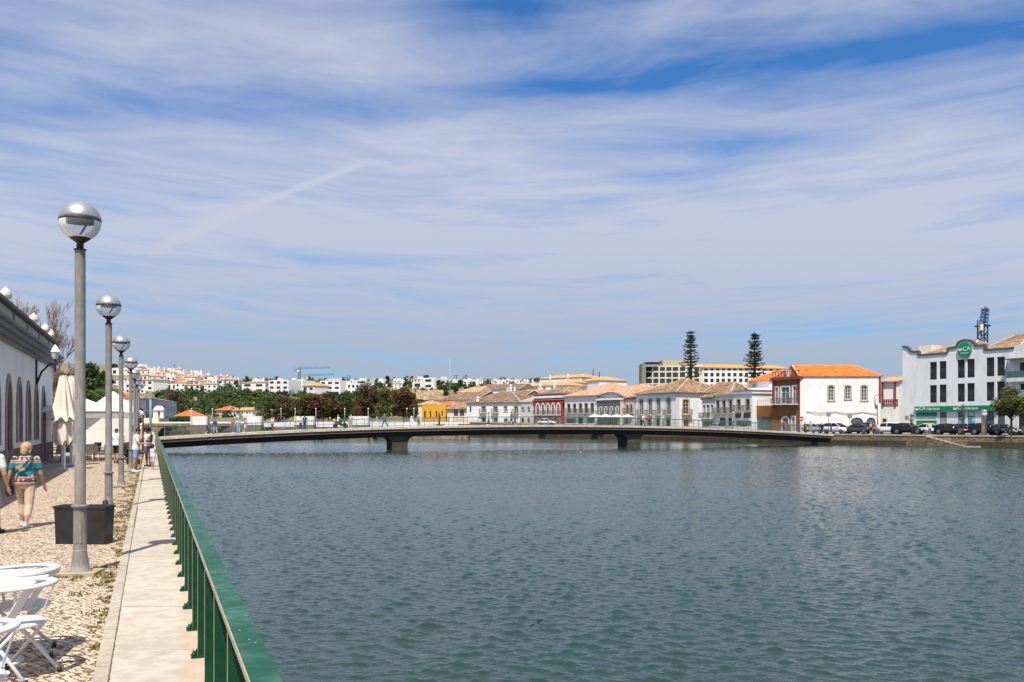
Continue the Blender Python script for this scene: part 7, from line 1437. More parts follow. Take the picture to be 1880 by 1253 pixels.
    if hk == 'cap':
        b.ball(sc(hc + hu * .034 - hf * .002), .058 * S, 14, 8, 0, (.95, 1.05, .72)); cap(b, sc(hc + hu * .036 + hf * .04 - hr * .02), sc(hc + hu * .032 + hf * .085 + hr * .0), .020 * S, .014 * S)
    elif hk == 'bob':
        b.ball(sc(hc + hu * .026 - hf * .012), .066 * S, 14, 10, 0, (.98, 1, .95)); cap(b, sc(hc - hf * .036 + hu * .01), sc(hc - hf * .040 - hu * .046), .052 * S, .040 * S)
        for s in (-1, 1): cap(b, sc(hc + hr * .040 * s + hu * .02 - hf * .008), sc(hc + hr * .043 * s - hu * .038 - hf * .012), .026 * S, .018 * S)
    elif hk == 'curly':
        rq = random.Random(3)
        for i in range(46):
            a, z = rq.uniform(0, 6.28), rq.uniform(-.6, 1); d = Vector((math.cos(a) * math.sqrt(1 - z * z), math.sin(a) * math.sqrt(1 - z * z), z)); d = hr * d.x + hf * d.y + hu * d.z
            if d.dot(hf) > .35 and d.dot(hu) < .55: continue
            b.ball(sc(hc + hu * .018 - hf * .018 + d * .062), rq.uniform(.024, .036) * S, 8, 6)
    elif hk == 'long':
        b.ball(sc(hc + hu * .024 - hf * .012), .064 * S, 14, 10, 0, (.97, 1, .95)); cap(b, sc(hc - hf * .040 + hu * .01), sc(hc - hf * .052 - hu * .12), .046 * S, .034 * S)
    elif hk == 'bun': b.ball(sc(hc + hu * .022 - hf * .010), .062 * S, 14, 10, 0, (.94, 1, .95)); b.ball(sc(hc + hu * .052 - hf * .05), .024 * S, 10, 8)
    else: b.ball(sc(hc + hu * .024 - hf * .011), .0605 * S, 14, 10, 0, (.93, 1.0, .96))
    remesh(b, vox * .8, 'hat' if hk == 'cap' else 'hair', hm, t, 1)
    return t, J, A, S
HB, HBR, HBL, HG = mat('black_hair', (.012, .010, .009), .6, .2, 30), mat('brown_hair', (.06, .03, .015), .6, .2, 30), mat('dark_blonde_hair', (.42, .27, .12), .6, .35, 40), mat('grey_hair', (.35, .33, .31), .7, .2, 30)
WHT, NAVY, JEAN, BLK, BEI = cloth('white', (.76, .75, .75), .05), cloth('navy', (.02, .035, .09)), cloth('jeans', (.08, .16, .28)), cloth('black', (.02, .02, .022)), cloth('beige', (.55, .42, .30))
def patterned():
    m = bpy.data.materials.new('patterned_turquoise_fabric'); m.use_nodes = True; N, L = nt(m); b = N['Principled BSDF']; b.inputs['Roughness'].default_value = .9
    tc = N.new('ShaderNodeTexCoord'); sp = N.new('ShaderNodeSeparateXYZ'); L.new(tc.outputs['Object'], sp.inputs[0])
    r = N.new('ShaderNodeValToRGB'); r.color_ramp.interpolation = 'CONSTANT'; mp = N.new('ShaderNodeMapRange'); mp.inputs[1].default_value = .80; mp.inputs[2].default_value = 1.42; L.new(sp.outputs[2], mp.inputs[0]); L.new(mp.outputs[0], r.inputs[0])
    tq, rd, cr, nv = (.01, .20, .23, 1), (.40, .07, .045, 1), (.62, .52, .38, 1), (.05, .045, .07, 1); el = r.color_ramp.elements; st = [(0, tq), (.05, rd), (.10, cr), (.115, nv), (.20, nv), (.225, rd), (.27, cr), (.29, tq), (.72, cr), (.735, rd), (.78, cr), (.80, nv), (.90, cr), (.92, tq)]
    while len(el) < len(st): el.new(.5)
    for e, (p, c) in zip(el, st): e.position = p; e.color = c
    v = N.new('ShaderNodeTexVoronoi'); v.inputs['Scale'].default_value = 13; v.inputs['Randomness'].default_value = .35; L.new(tc.outputs['Object'], v.inputs[0])
    r2 = N.new('ShaderNodeValToRGB'); r2.color_ramp.interpolation = 'CONSTANT'; e = r2.color_ramp.elements; e[0].position = 0; e[0].color = rd; e[1].position = .17; e[1].color = cr; q = e.new(.33); q.color = (0, 0, 0, 1); L.new(v.outputs['Distance'], r2.inputs[0])
    bw = N.new('ShaderNodeMath'); bw.operation = 'LESS_THAN'; bw.inputs[1].default_value = .33; L.new(v.outputs['Distance'], bw.inputs[0]); band = N.new('ShaderNodeValToRGB'); band.color_ramp.interpolation = 'CONSTANT'; eb = band.color_ramp.elements
    for p, c in ((.115, 1), (.225, 0), (.29, .46), (.72, 0), (.80, 1), (.92, .45)): x = eb.new(p); x.color = (c, c, c, 1)
    eb[0].color = (0, 0, 0, 1); L.new(mp.outputs[0], band.inputs[0]); n3 = N.new('ShaderNodeTexNoise'); n3.inputs['Scale'].default_value = 7; L.new(tc.outputs['Object'], n3.inputs[0]); lt = N.new('ShaderNodeMath'); lt.operation = 'GREATER_THAN'; L.new(band.outputs[0], lt.inputs[0]); L.new(n3.outputs[0], lt.inputs[1]); ml_ = N.new('ShaderNodeMath'); ml_.operation = 'MULTIPLY'; L.new(bw.outputs[0], ml_.inputs[0]); L.new(lt.outputs[0], ml_.inputs[1])
    mx = N.new('ShaderNodeMix'); mx.data_type = 'RGBA'; L.new(ml_.outputs[0], mx.inputs[0]); L.new(r.outputs[0], mx.inputs[6]); L.new(r2.outputs[0], mx.inputs[7]); L.new(mx.outputs[2], b.inputs['Base Color']); return m
g = G(46, 969, CZ)
pw, J, A, S = person('blonde woman walking away in patterned turquoise shirt and beige cropped trousers', (g.x, g.y, CZ), 8, 1.66, 'tan', (HBL, 'bob'), (patterned(), 'tee'), (BEI, 'capri'), mat('grey_trainers', (.42, .42, .44), .7, .15, 20), legs=((20, 22), (-8, 16)), arms=((-6, 14, 14), (4, 12, 16)), lean=5, head=(18, -6), vox=.0095, wide=1.09)
t = thing('shoulder_bag', 'black crossbody bag hanging at the left hip of the blonde woman', 'bag', (g.x, g.y, CZ)); t.rotation_euler = (0, 0, R(8)); WLOC[t.name] = Vector((0, 0, 0)); M_LEA = mat('black_leather', (.02, .016, .015), .5, .15)
mb = MB(); rg_ = [[(-.27 + dx * .5, y, z) for dx, y in ((-.08, -.14), (.08, -.15), (.10, .10), (-.06, .12))] for z in (.60, .66, .84)]; mb.loft(rg_); o = mb.build('pouch', M_LEA, t); o.modifiers.new('b', 'BEVEL').width = .03
mb = MB(); pts = [(-.25, -.05, .84), (-.205, -.125, .95), (-.10, -.152, 1.08), (.02, -.158, 1.18), (.11, -.145, 1.28), (.15, -.06, 1.375), (.14, .03, 1.375)]
for a, b in zip(pts, pts[1:]): mb.bar(a, b, .035, .012, up=(0, 1, 0))
mb.build('strap', mat('brown_strap', (.05, .022, .018), .6, .1), t); mb = MB()
for (x, z, a) in ((-.03, 1.175, .5), (.015, 1.125, .25)): mb.bar((x - .06, -.178, z - .03 * a), (x + .05, -.178, z + .05 * a), .05, .016, up=(0, 1, 0))
mb.build('strap_buckle', mat('tan_buckle', (.45, .28, .17), .6, .2), t)
g = W(-19, 985, 15.8); g.z = CZ
person('man cut off at the left edge in white shirt and beige shorts', (g.x - .05, g.y, CZ), 6, 1.76, 'tan', (BLK, 'cap'), (cloth('offwhite', (.62, .60, .54), .06), 'tee'), (BEI, 'shorts'), BLK, legs=((-10, 18), (18, 8)), arms=((10, 10, 20), (-6, 14, 20)), lean=4, vox=.012, wide=1.12)
t = thing('backpack', 'dark green backpack on the man at the left edge', 'backpack', (g.x - .05, g.y, CZ)); t.rotation_euler = (0, 0, R(6)); WLOC[t.name] = Vector((0, 0, 0)); b = MB(); b.ball((-.02, -.22, 1.22), 1, 14, 10, 0, (.19, .13, .27)); cap(b, (-.02, -.22, 1.02), (-.02, -.22, 1.3), .15, .12); remesh(b, .02, 'pack', mat('dark_green_nylon', (.02, .026, .018), .7, .2, 8), t, 3)
g = G(254, 867, CZ)
pm2, J2, A2, S2 = person('man in white t-shirt and light blue shorts looking down at a phone', (g.x - .1, g.y, CZ), -72, 1.80, 'tan', (HB, 'short'), (WHT, 'tee'), (cloth('light_blue', (.22, .36, .58)), 'shorts'), cloth('white_trainers', (.75, .74, .73), .04), legs=((2, 3), (-3, 2)), arms=((22, 8, 66), (18, 8, 72)), inw=(14, 14), lean=3, head=(38, 0), vox=.012)
def held_phone(lab, pr, A, S, rz, loc):
    t = thing('phone', lab, 'phone', tuple(loc)); t.rotation_euler = (0, 0, R(rz)); WLOC[t.name] = Vector((0, 0, 0)); c = (A[0][2] + A[1][2]) * .5 * S + Vector((0, .07, .04)); mb = MB(); mb.box(c.x - .04, c.x + .04, c.y - .005, c.y + .075, c.z, c.z + .012); mb.build('case', BLK, t)
held_phone('dark phone held by the man in light blue shorts', pm2, A2, S2, -72, (g.x - .1, g.y, CZ))
g = G(272, 857, 0)
pc, J3, A3, S3 = person('woman with big dark curly hair, white sleeveless top and grey skirt by the railing', (g.x, g.y, 0), 168, 1.70, 'dark', (HB, 'curly'), (WHT, 'tank'), (cloth('grey_denim', (.13, .12, .115)), 'skirt'), BLK, legs=((3, 5), (-2, 2)), arms=((20, 12, 72), (24, 10, 78)), inw=(16, 20), lean=3, head=(28, 8), vox=.012)
held_phone('pink cased phone in the hands of the curly haired woman', pc, A3, S3, 168, (g.x, g.y, 0)); g = G(280.5, 862.5, 0)
person('toddler in pale romper standing on the walkway with back to the viewer', (g.x, g.y, 0), -25, 1.02, 'tan', (HB, 'curly'), (cloth('pale_romper', (.60, .62, .68), .08), 'tank'), (MATS['cloth_pale_romper'], 'shorts'), cloth('pink_sandals', (.62, .30, .30)), legs=((2, 2), (-4, 2)), arms=((4, 16, 20), (16, 16, 40)), lean=0, vox=.011, wide=1.22)
p = XY(199, 41.2); person('girl in light blue skirt half hidden behind the second lamp pole', (p.x, p.y, CZ), 20, 1.22, 'tan', (HBR, 'long'), (cloth('orange_top', (.55, .24, .14)), 'tank'), (cloth('sky_skirt', (.20, .36, .62)), 'skirt'), BLK, vox=.018)
p = XY(213.5, 43.6); person('man with black cap and white t-shirt walking away between the second and third lamps', (p.x, p.y, CZ), 10, 1.74, 'tan', (BLK, 'cap'), (WHT, 'tee'), (BLK, 'shorts'), BLK, legs=((10, 14), (-8, 12)), vox=.018)
p = XY(222.5, 44.4); person('woman in pink flowered top and navy shorts beside the man with the black cap', (p.x, p.y, CZ), -30, 1.62, 'fair', (HG, 'short'), (mat('cloth_pink_flower', (.62, .40, .40), .9, .35, 14), 'tee'), (NAVY, 'shorts'), WHT, vox=.018)
# pushchair
p = XY(236, 42.6); t = thing('pushchair', 'black pushchair with raised hood behind the third lamp pole', 'pushchair', (p.x, p.y, CZ)); t.rotation_euler = (0, 0, R(60)); WLOC[t.name] = Vector((0, 0, 0))
b = MB(); b.ball((0, .05, .80), 1, 14, 10, 0, (.26, .36, .28)); cap(b, (0, .0, .5), (0, .25, .62), .2, .22); remesh(b, .025, 'hood', BLK, t, 2)
for sx in (-.25, .25): mb = MB(); mb.tube([(sx, .35, .15), (sx, -.1, .65), (sx, -.5, 1.02)], .014, 6); mb.tube([(sx, -.35, .15), (sx, .1, .5)], .014, 6); mb.build('frame_side', M_GALV, t)
for sx in (-.25, .25):
    for sy in (-.35, .35): mb = MB(); mb.tube([(sx - .03, sy, .14), (sx + .03, sy, .14)], .14, 14); mb.build('wheel', M_RUB, t)
def on_bridge(x, s=1.6): # point on the deck under photo column x
    r = (x - CX) / F; B = BO + BN * s; tt = (r * B.y - B.x) / (BD.x - r * BD.y); p = B + BD * tt; return Vector((p.x, p.y, bz(tt) + .005))
BP_ = [(384, 'boy in blue top and dark shorts with red cap on the left of the footbridge', -60, 1.5, 'tan', (cloth('red_cap', (.35, .03, .03)), 'cap'), (cloth('royal_blue', (.02, .10, .40)), 'tee'), (NAVY, 'shorts'), ((22, 10), (-22, 20))),
       (395, 'man in navy shirt and pale jeans with red cap behind the boy in blue', 60, 1.75, 'tan', (MATS['cloth_red_cap'], 'cap'), (cloth('petrol', (.015, .06, .13)), 'tee'), (cloth('pale_jeans', (.26, .38, .50)), 'trousers'), ((12, 8), (-12, 12))),
       (428, 'woman in dark red and pink top with blue jeans leaning on the bridge rail', 170, 1.68, 'fair', (HBR, 'long'), (cloth('maroon_pink', (.34, .12, .14), .3), 'tee'), (JEAN, 'trousers'), ((3, 2), (-3, 2))),
       (437.5, 'person all in pale blue beside the woman in blue jeans', 40, 1.66, 'fair', (HBL, 'short'), (cloth('pale_blue', (.38, .50, .60)), 'long'), (cloth('pale_blue2', (.32, .44, .54)), 'trousers'), ((8, 6), (-8, 8))),
       (450, 'man in sandy top and white shorts on the footbridge before a white refuge wall', -50, 1.72, 'tan', (HBR, 'short'), (cloth('sand', (.38, .29, .20)), 'tee'), (WHT, 'shorts'), ((10, 8), (-10, 10))),
       (500, 'woman in pale pink top and long dark brown trousers on the footbridge', 150, 1.7, 'fair', (HB, 'bun'), (cloth('pale_pink', (.66, .50, .48)), 'tee'), (cloth('dark_brown', (.07, .035, .025)), 'trousers'), ((4, 2), (-4, 3))),
       (552, 'person in pale yellow top and navy trousers beside the navy number jersey', 175, 1.66, 'fair', (HBR, 'short'), (cloth('lemon', (.66, .60, .38)), 'tee'), (NAVY, 'trousers'), ((3, 2), (-3, 2))),
       (559.5, 'man in navy jersey with a white number and navy trousers on the bridge', 10, 1.78, 'tan', (HB, 'short'), (NAVY, 'tee'), (cloth('indigo', (.025, .055, .12)), 'trousers'), ((3, 2), (-3, 2))),
       (644.5, 'person in pale green and beige clothes right of the mobility scooter', -160, 1.68, 'fair', (HG, 'short'), (cloth('beige_pink', (.50, .40, .34)), 'tee'), (cloth('sage', (.28, .34, .29)), 'trousers'), ((4, 2), (-4, 3))),
       (706, 'person in purple top and grey trousers striding along the footbridge', 70, 1.7, 'fair', (HG, 'short'), (cloth('purple', (.14, .10, .28)), 'long'), (cloth('slate', (.08, .10, .14)), 'trousers'), ((24, 8), (-24, 16))),
       (768.5, 'person in pale top and grey trousers left of the mustard building', 80, 1.7, 'fair', (HBR, 'short'), (cloth('ice', (.46, .53, .58)), 'tee'), (cloth('slate2', (.10, .12, .14)), 'trousers'), ((10, 6), (-10, 10))),
       (806.5, 'person in dark red top with dark trousers in front of the mustard building', -60, 1.66, 'fair', (HB, 'long'), (cloth('wine', (.16, .03, .03)), 'long'), (NAVY, 'trousers'), ((12, 6), (-12, 10))),
       (897, 'person in sandy top and dark trousers before the white pyramid roofed house', -80, 1.66, 'fair', (HB, 'long'), (cloth('cream_top', (.52, .40, .33)), 'tee'), (cloth('umber', (.10, .075, .06)), 'trousers'), ((10, 6), (-10, 10))),
       (938.5, 'person in dark brown top and trousers left of the person in bright blue', -80, 1.76, 'tan', (HBR, 'short'), (cloth('brown_top', (.15, .10, .07)), 'tee'), (BLK, 'trousers'), ((20, 6), (-18, 14))),
       (945.5, 'person in bright blue top and dark red trousers on the middle of the footbridge', -70, 1.76, 'tan', (HB, 'short'), (cloth('azure', (.05, .22, .55)), 'tee'), (cloth('plum', (.10, .03, .04)), 'trousers'), ((14, 6), (-14, 10))),
       (1180.5, 'person in white top and black trousers striding before the white corner house', -75, 1.72, 'tan', (HG, 'short'), (WHT, 'tee'), (BLK, 'trousers'), ((24, 8), (-24, 16))),
       (1438.5, 'person in red and navy jacket before the ochre tiled house', 160, 1.72, 'tan', (HB, 'short'), (cloth('red_jacket', (.38, .03, .04), .3), 'long'), (NAVY, 'trousers'), ((6, 4), (-6, 6))),
       (1478, 'person in rust red top at the right end of the footbridge', 175, 1.7, 'tan', (HB, 'short'), (cloth('rust_red', (.22, .05, .035)), 'tee'), (BLK, 'trousers'), ((5, 4), (-5, 6))),
       (1488.5, 'person in pale grey clothes at the right end of the footbridge', 170, 1.8, 'tan', (HB, 'cap'), (cloth('greige', (.36, .33, .30)), 'tee'), (cloth('greige2', (.28, .26, .24)), 'trousers'), ((5, 4), (-5, 6)))]
for i, (x, lb, fa, h, sk, hr_, tp_, bt, lg) in enumerate(BP_):
    l = on_bridge(x, 1.3 + (i % 3) * .7); pp, J_, A_, S_ = person(lb, l, fa, h, sk, hr_, tp_, bt, BLK if i % 2 else WHT, legs=lg, arms=((14 if lg[0][0] > 15 else 4, 12, 20), (-14 if lg[0][0] > 15 else -4, 12, 16)), vox=.024, group='people crossing the footbridge')
    if 'number' in lb:
        me = text_mesh('7', .34); me.materials.clear(); me.materials.append(M_LET); o = bpy.data.objects.new('jersey_number', me); COL.objects.link(o); o.parent = pp; o.location = (-.09, -.165, 1.20); o.rotation_euler = (R(90), 0, 0)
l = on_bridge(1188, 1.4); mb = MB(); mb.ball((l.x, l.y, l.z + 1.05), .30, 14, 10, 0, (1, .6, 1.0)); o = mb.build('red_backpack', cloth('scarlet', (.55, .03, .035))); tag(o, 'bright red round backpack carried by the person in white top', 'backpack'); origin_to(o, (l.x, l.y, l.z))
# mobility scooter with rider
def scooter(name, lab, loc, rz, m, cat, sc=1.0, seat=.72):
    t = thing(name, lab, cat, tuple(loc)); t.rotation_euler = (0, 0, R(rz)); WLOC[t.name] = Vector((0, 0, 0)); t.scale = (sc,) * 3
    for x in (-.62, .62):
        mb = MB(); k = 16; 
        mb.lathe([(.17, -.05), (.25, -.06), (.29, -.04), (.30, 0), (.29, .04), (.25, .06), (.17, .05)], (0, 0, 0), k); mb.v = [(v[0] + x, v[2], v[1] + .30) for v in mb.v]; mb.build('wheel', M_RUB, t)
    b = MB(); cap(b, (-.6, 0, .52), (-.1, 0, .62), .14, .16); cap(b, (-.1, 0, .5), (.35, 0, .42), .13, .12); cap(b, (.35, 0, .42), (.52, 0, .85), .12, .10); cap(b, (.50, 0, .40), (.62, 0, .62), .07, .08); remesh(b, .03, 'body', m, t, 2)
    b = MB(); cap(b, (-.62, 0, seat + .02), (-.05, 0, seat), .10, .11); remesh(b, .03, 'saddle', BLK, t, 2); mb = MB(); mb.tube([(.62, 0, .32), (.42, 0, 1.02)], .035, 8); mb.tube([(.42, -.32, 1.06), (.42, 0, 1.02), (.42, .32, 1.06)], .018, 6); mb.build('handlebar', M_GALV, t); mb = MB(); mb.ball((.60, 0, .86), .075, 10, 6); mb.build('headlight', M_WPAINT, t); return t
l = on_bridge(625, 1.6); scooter('mobility_scooter', 'dark mobility scooter ridden along the footbridge', l, 20, mat('dark_scooter_paint', (.025, .024, .03), .4, .1), 'scooter'); mbx = Vector((math.cos(R(20)), math.sin(R(20)), 0))
person('rider in white shirt with yellow bag seated on the mobility scooter', l - mbx * .3 + Vector((0, 0, .28)), -70, 1.68, 'tan', (HG, 'short'), (WHT, 'tee'), (BLK, 'trousers'), BLK, legs=((72, 66), (72, 66)), arms=((46, 8, 30), (46, 8, 30)), lean=4, vox=.024)
mb = MB(); q = l - mbx * .75 + Vector((0, 0, .95)); mb.ball(tuple(q), .2, 10, 8, 0, (1, .8, 1.1)); o = mb.build('yellow_bag', cloth('yellow', (.75, .48, .03))); tag(o, 'yellow bag hung on the back of the mobility scooter', 'bag'); origin_to(o, q)
# ------------------------------------------------------------------ right quay: cars, signs, people
def quay_at(x, off):
    r = (x - CX) / F
    for (a, b) in zip(BANK[8:16], BANK[9:17]):
        a, b = Vector(a), Vector(b); d = (b - a).normalized(); n = Vector((-d.y, d.x)); n = n if (a - FOC).dot(n) > 0 else -n; P0 = a + n * off; den = d.x - r * d.y
        if abs(den) < 1e-6: continue
        s = (r * P0.y - P0.x) / den
        if -1.0 <= s <= (b - a).length + 1.0: p = P0 + d * s; return Vector((p.x, p.y, ground_z(p.x, p.y) + .03)), math.atan2(-d.y, -d.x) if False else math.atan2(d.y, d.x)
    p = XY(x, 125); return Vector((p.x, p.y, .15)), -.75
def carpaint(n, c): 
    m = mat('car_paint_' + n, c, .38, 0, spec=.45); m.node_tree.nodes['Principled BSDF'].inputs['Coat Weight'].default_value = .12; return m
M_CGLASS = glassy('car_window_glass', (.012, .014, .016), .05); M_RIM = mat('alloy_rim', (.20, .20, .21), .35, .1, metal=.7); M_TAIL = mat('tail_lamp_red', (.35, .01, .012), .3, 0); M_HEADL = mat('head_lamp', (.70, .72, .74), .15, 0); M_PLATE = mat('number_plate', (.75, .75, .72), .5, 0)
def make_car(kind, paint, label, loc, rz, sc=1.0):
    t = thing('parked_car', label, 'car', tuple(loc), 'cars parked on the right quay'); t.rotation_euler = (0, 0, rz); WLOC[t.name] = Vector((0, 0, 0)); t.scale = (sc,) * 3; tall = {'suv': 1.62, 'hatch': 1.48, 'saloon': 1.45, 'estate': 1.55}[kind]; belt = tall * .62
    st = [(-2.16, .42, .72, .70), (-2.10, .30, belt - .06, .82), (-1.6, .22, belt + .02, .89), (-.6, .20, belt, .90), (.6, .20, belt - .02, .90), (1.05, .20, belt - .07, .89), (1.75, .22, belt - .18, .86), (2.08, .26, belt - .30, .78), (2.17, .36, belt - .40, .66)]
    rings = [[(x, -w * .94, zb), (x, -w, (zb + zt) * .48), (x, -w * .99, zt - .10), (x, -w * .92, zt), (x, w * .92, zt), (x, w * .99, zt - .10), (x, w, (zb + zt) * .48), (x, w * .94, zb)] for x, zb, zt, w in st]
    mb = MB(); mb.loft(rings, 0, True); hb = belt - .03
    pf = {'suv': [(-2.06, 0), (-1.93, .62), (-1.62, .93), (-.9, 1), (-.1, .99), (.28, .90), (1.22, 0)], 'hatch': [(-2.04, 0), (-1.80, .50), (-1.35, .86), (-.6, 1), (0, .985), (.35, .86), (1.28, 0)], 'estate': [(-2.08, 0), (-1.92, .55), (-1.55, .90), (-.8, 1), (0, .985), (.36, .86), (1.28, 0)], 'saloon': [(-1.72, 0), (-1.20, .62), (-.85, .90), (-.35, 1), (.1, .97), (.42, .84), (1.26, 0)]}[kind]
    hh = tall - hb; R2 = lambda x, q, o=0.0: [(x, -.82, hb), (x, -(.80 - .06 * q) - o, hb + hh * q * .45), (x, -(.78 - .17 * q) - o, hb + hh * q * .86), (x, -(.62 - .12 * q), hb + hh * q + o), (x, (.62 - .12 * q), hb + hh * q + o), (x, (.78 - .17 * q) + o, hb + hh * q * .86), (x, (.80 - .06 * q) + o, hb + hh * q * .45), (x, .82, hb)]
    tops = [(x, q) for x, q in pf if q > .6]; rr = []
    for x, q in tops: z = hb + hh * q; rr.append([(x, -(.79 - .17 * q), z - .10), (x, -(.63 - .12 * q), z + .012), (x, (.63 - .12 * q), z + .012), (x, (.79 - .17 * q), z - .10)])
    mb.loft(rr, 0, True)
    for s in (-1, 1):
        for (xa, qa), (xb, qb) in ((pf[-1], pf[-2]), (pf[0], pf[1]), (pf[1], pf[2])): mb.bar((xa, s * (.81 - .16 * qa), hb + hh * qa * .88), (xb, s * (.81 - .16 * qb), hb + hh * qb * .88), .07, .05)
        mb.bar((-.42, s * .825, hb), (-.46, s * .64, tall - .10), .07, .05); mb.bar((pf[0][0] + .1, s * .828, hb + .01), (pf[-1][0] - .1, s * .822, hb + .01), .04, .05)
    bo = mb.build('body', paint, t, rel=False); mb = MB(); mb.loft([R2(x, max(q, .02)) for x, q in pf], 0, True); mb.build('window_glass', M_CGLASS, t, rel=False)
    for x in (-1.32, 1.34):
        for s in (-1, 1):
            mb = MB(); mb.lathe([(.20, -.10), (.31, -.10), (.335, -.06), (.335, .06), (.31, .10), (.20, .10)], (0, 0, 0), 18); mb.v = [(v[0] + x, v[2] + s * .83, v[1] + .335) for v in mb.v]; w = mb.build('wheel', M_RUB, t, rel=False)
            mb = MB(); mb.lathe([(.02, 0), (.2, 0), (.22, .02), (.19, .03), (.05, .035)], (0, 0, 0), 12); mb.v = [(v[0] + x, s * (v[2] + .93 - .02), v[1] + .335) for v in mb.v]; mb.build('rim', M_RIM, w, rel=False)
    for s in (-1, 1):
        mb = MB(); mb.loft([[(1.86, s * .55, .62), (1.86, s * .84, .62), (1.86, s * .82, .76), (1.86, s * .55, .74)], [(2.14, s * .48, .58), (2.06, s * .79, .60), (2.04, s * .78, .68), (2.13, s * .48, .66)]]); mb.build('headlight', M_HEADL, t, rel=False)
        mb = MB(); mb.box(-2.14, -1.98, s * .72 - .12, s * .72 + .12, belt - .32, belt - .10); mb.build('tail_light', M_TAIL, t, rel=False); mb = MB(); mb.box(.72, .86, s * .98 - .08, s * .98 + .08, belt, belt + .14); mb.build('wing_mirror', paint, t, rel=False)
    mb = MB(); mb.box(2.15, 2.185, -.26, .26, .38, .49); mb.build('front_plate', M_PLATE, t, rel=False); mb = MB(); mb.box(2.0, 2.19, -.62, .62, .24, .36); mb.build('bumper', M_BLK, t, rel=False); return t
CW, CS, CG, CB, CN, CK = carpaint('white', (.72, .72, .72)), carpaint('silver', (.42, .44, .44)), carpaint('slate', (.035, .045, .06)), carpaint('black', (.006, .006, .007)), carpaint('navy', (.006, .008, .016)), carpaint('charcoal', (.03, .03, .032))
for (x, off, kind, pt, flip, lb) in ((1499, 6.6, 'hatch', CS, 0, 'silver car half hidden by people at the end of the footbridge'), (1537, 4.6, 'suv', CW, 0, 'white estate car with black window band below the two grey boards'), (1573, 4.4, 'saloon', CG, 1, 'slate grey saloon showing its red tail light right of the white estate'),
                                     (1597, 7.2, 'suv', CK, 0, 'charcoal car behind the bare chested man'), (1626, 7.0, 'suv', CW, 1, 'white car half hidden left of the first black estate'), (1668, 4.4, 'estate', CB, 0, 'black estate car left of the person with the white bag'),
                                     (1698, 7.4, 'hatch', CW, 1, 'small white car in front of the green bank entrance'), (1745, 4.4, 'hatch', CB, 0, 'black hatchback in the middle, right of the green bank entrance'), (1769, 7.0, 'hatch', CK, 0, 'charcoal hatchback behind the black hatchback, by the blue posters'),
                                     (1812, 4.2, 'estate', CN, 0, 'navy black estate car behind the silver column'), (1843, 5.8, 'saloon', CK, 0, 'dark saloon with glinting windscreen left of the tree trunk')):
    l, an = quay_at(x, off); make_car(kind, pt, lb, l, an + (math.pi if flip else 0) + .06, 1.09)
l = XY(1004, 206); make_car('hatch', CW, 'white car parked before the red house', (l.x, l.y, ground_z(l.x, l.y)), -.3); l, an = quay_at(1318, 5); make_car('saloon', CS, 'pale silver car parked before the cream house with the balcony', l, an)
for x, lb in ((1862, 'silver and black motorbike parked under the olive green tree'), (1871, 'dark motorbike parked against the trunk of the olive green tree')): l, an = quay_at(x, 5.4 if x > 1865 else 4.6); scooter('parked_motorbike', lb, l, math.degrees(an) + 60, CK if x > 1865 else CS, 'motorbike', 1.15)
for (x, off, lb, fa, h, sk, hr_, tp_, bt) in ((1509, 1.6, 'person in black standing at the end of the footbridge by the white estate', 150, 1.75, 'tan', (HB, 'short'), (BLK, 'long'), (BLK, 'trousers')), (1526, 2.2, 'person in dark clothes leaning against the white estate car', 60, 1.6, 'tan', (HB, 'short'), (cloth('dim', (.06, .06, .07)), 'long'), (cloth('dim2', (.10, .09, .08)), 'trousers')),
                                              (1599, 1.8, 'bare chested man in black shorts on the right quay', 30, 1.82, 'fair', (HG, 'short'), (None, None), (BLK, 'shorts')), (1606.5, 2.4, 'child in red and white top beside the bare chested man', 160, 1.45, 'tan', (HBR, 'short'), (cloth('redwhite', (.50, .14, .14), .5), 'tee'), (NAVY, 'shorts')),
                                              (1612.5, 2.0, 'person in white top and blue jeans beside the bare chested man', 175, 1.68, 'tan', (HBR, 'short'), (WHT, 'tee'), (JEAN, 'trousers')), (1707, 1.8, 'person in pale pink top and blue jeans in front of the small white car', 170, 1.75, 'fair', (HBR, 'short'), (cloth('blush', (.62, .50, .52)), 'tee'), (JEAN, 'trousers'))):
    l, an = quay_at(x, off); person(lb, l, fa, h, sk, hr_, tp_, bt, WHT, vox=.024, group='people on the right quay')
l, an = quay_at(1711, 1.7); mb = MB(); mb.box(l.x - .1, l.x + .22, l.y - .12, l.y + .1, l.z + .55, l.z + .95); o = mb.build('white_bag', WHT); o.modifiers.new('b', 'BEVEL').width = .04; tag(o, 'white carrier bag beside the person in pale pink top', 'bag'); origin_to(o, l)
def sign(name, lab, x, off, zc, draw, hpole, back=True):
    l, an = quay_at(x, off); t = thing(name, lab, 'sign', tuple(l)); mb = MB(); mb.tube([l, l + Vector((0, 0, hpole))], .035, 6); mb.build('pole', M_GALV, t); draw(t, l + Vector((0, -.05, zc))); return t
def d_round(t, c):
    mb = MB(); lo = [(c.x + .38 * math.cos(6.283 * i / 20), c.y, c.z + .38 * math.sin(6.283 * i / 20)) for i in range(20)]; mb.prism(lo, (0, -.02, 0)); f = mb.build('sign_disc', mat('traffic_red', (.50, .015, .02), .5, 0), t); mb = MB(); mb.box(c.x - .27, c.x + .27, c.y - .03, c.y - .022, c.z - .07, c.z + .07); mb.build('white_bar', M_LET, f)
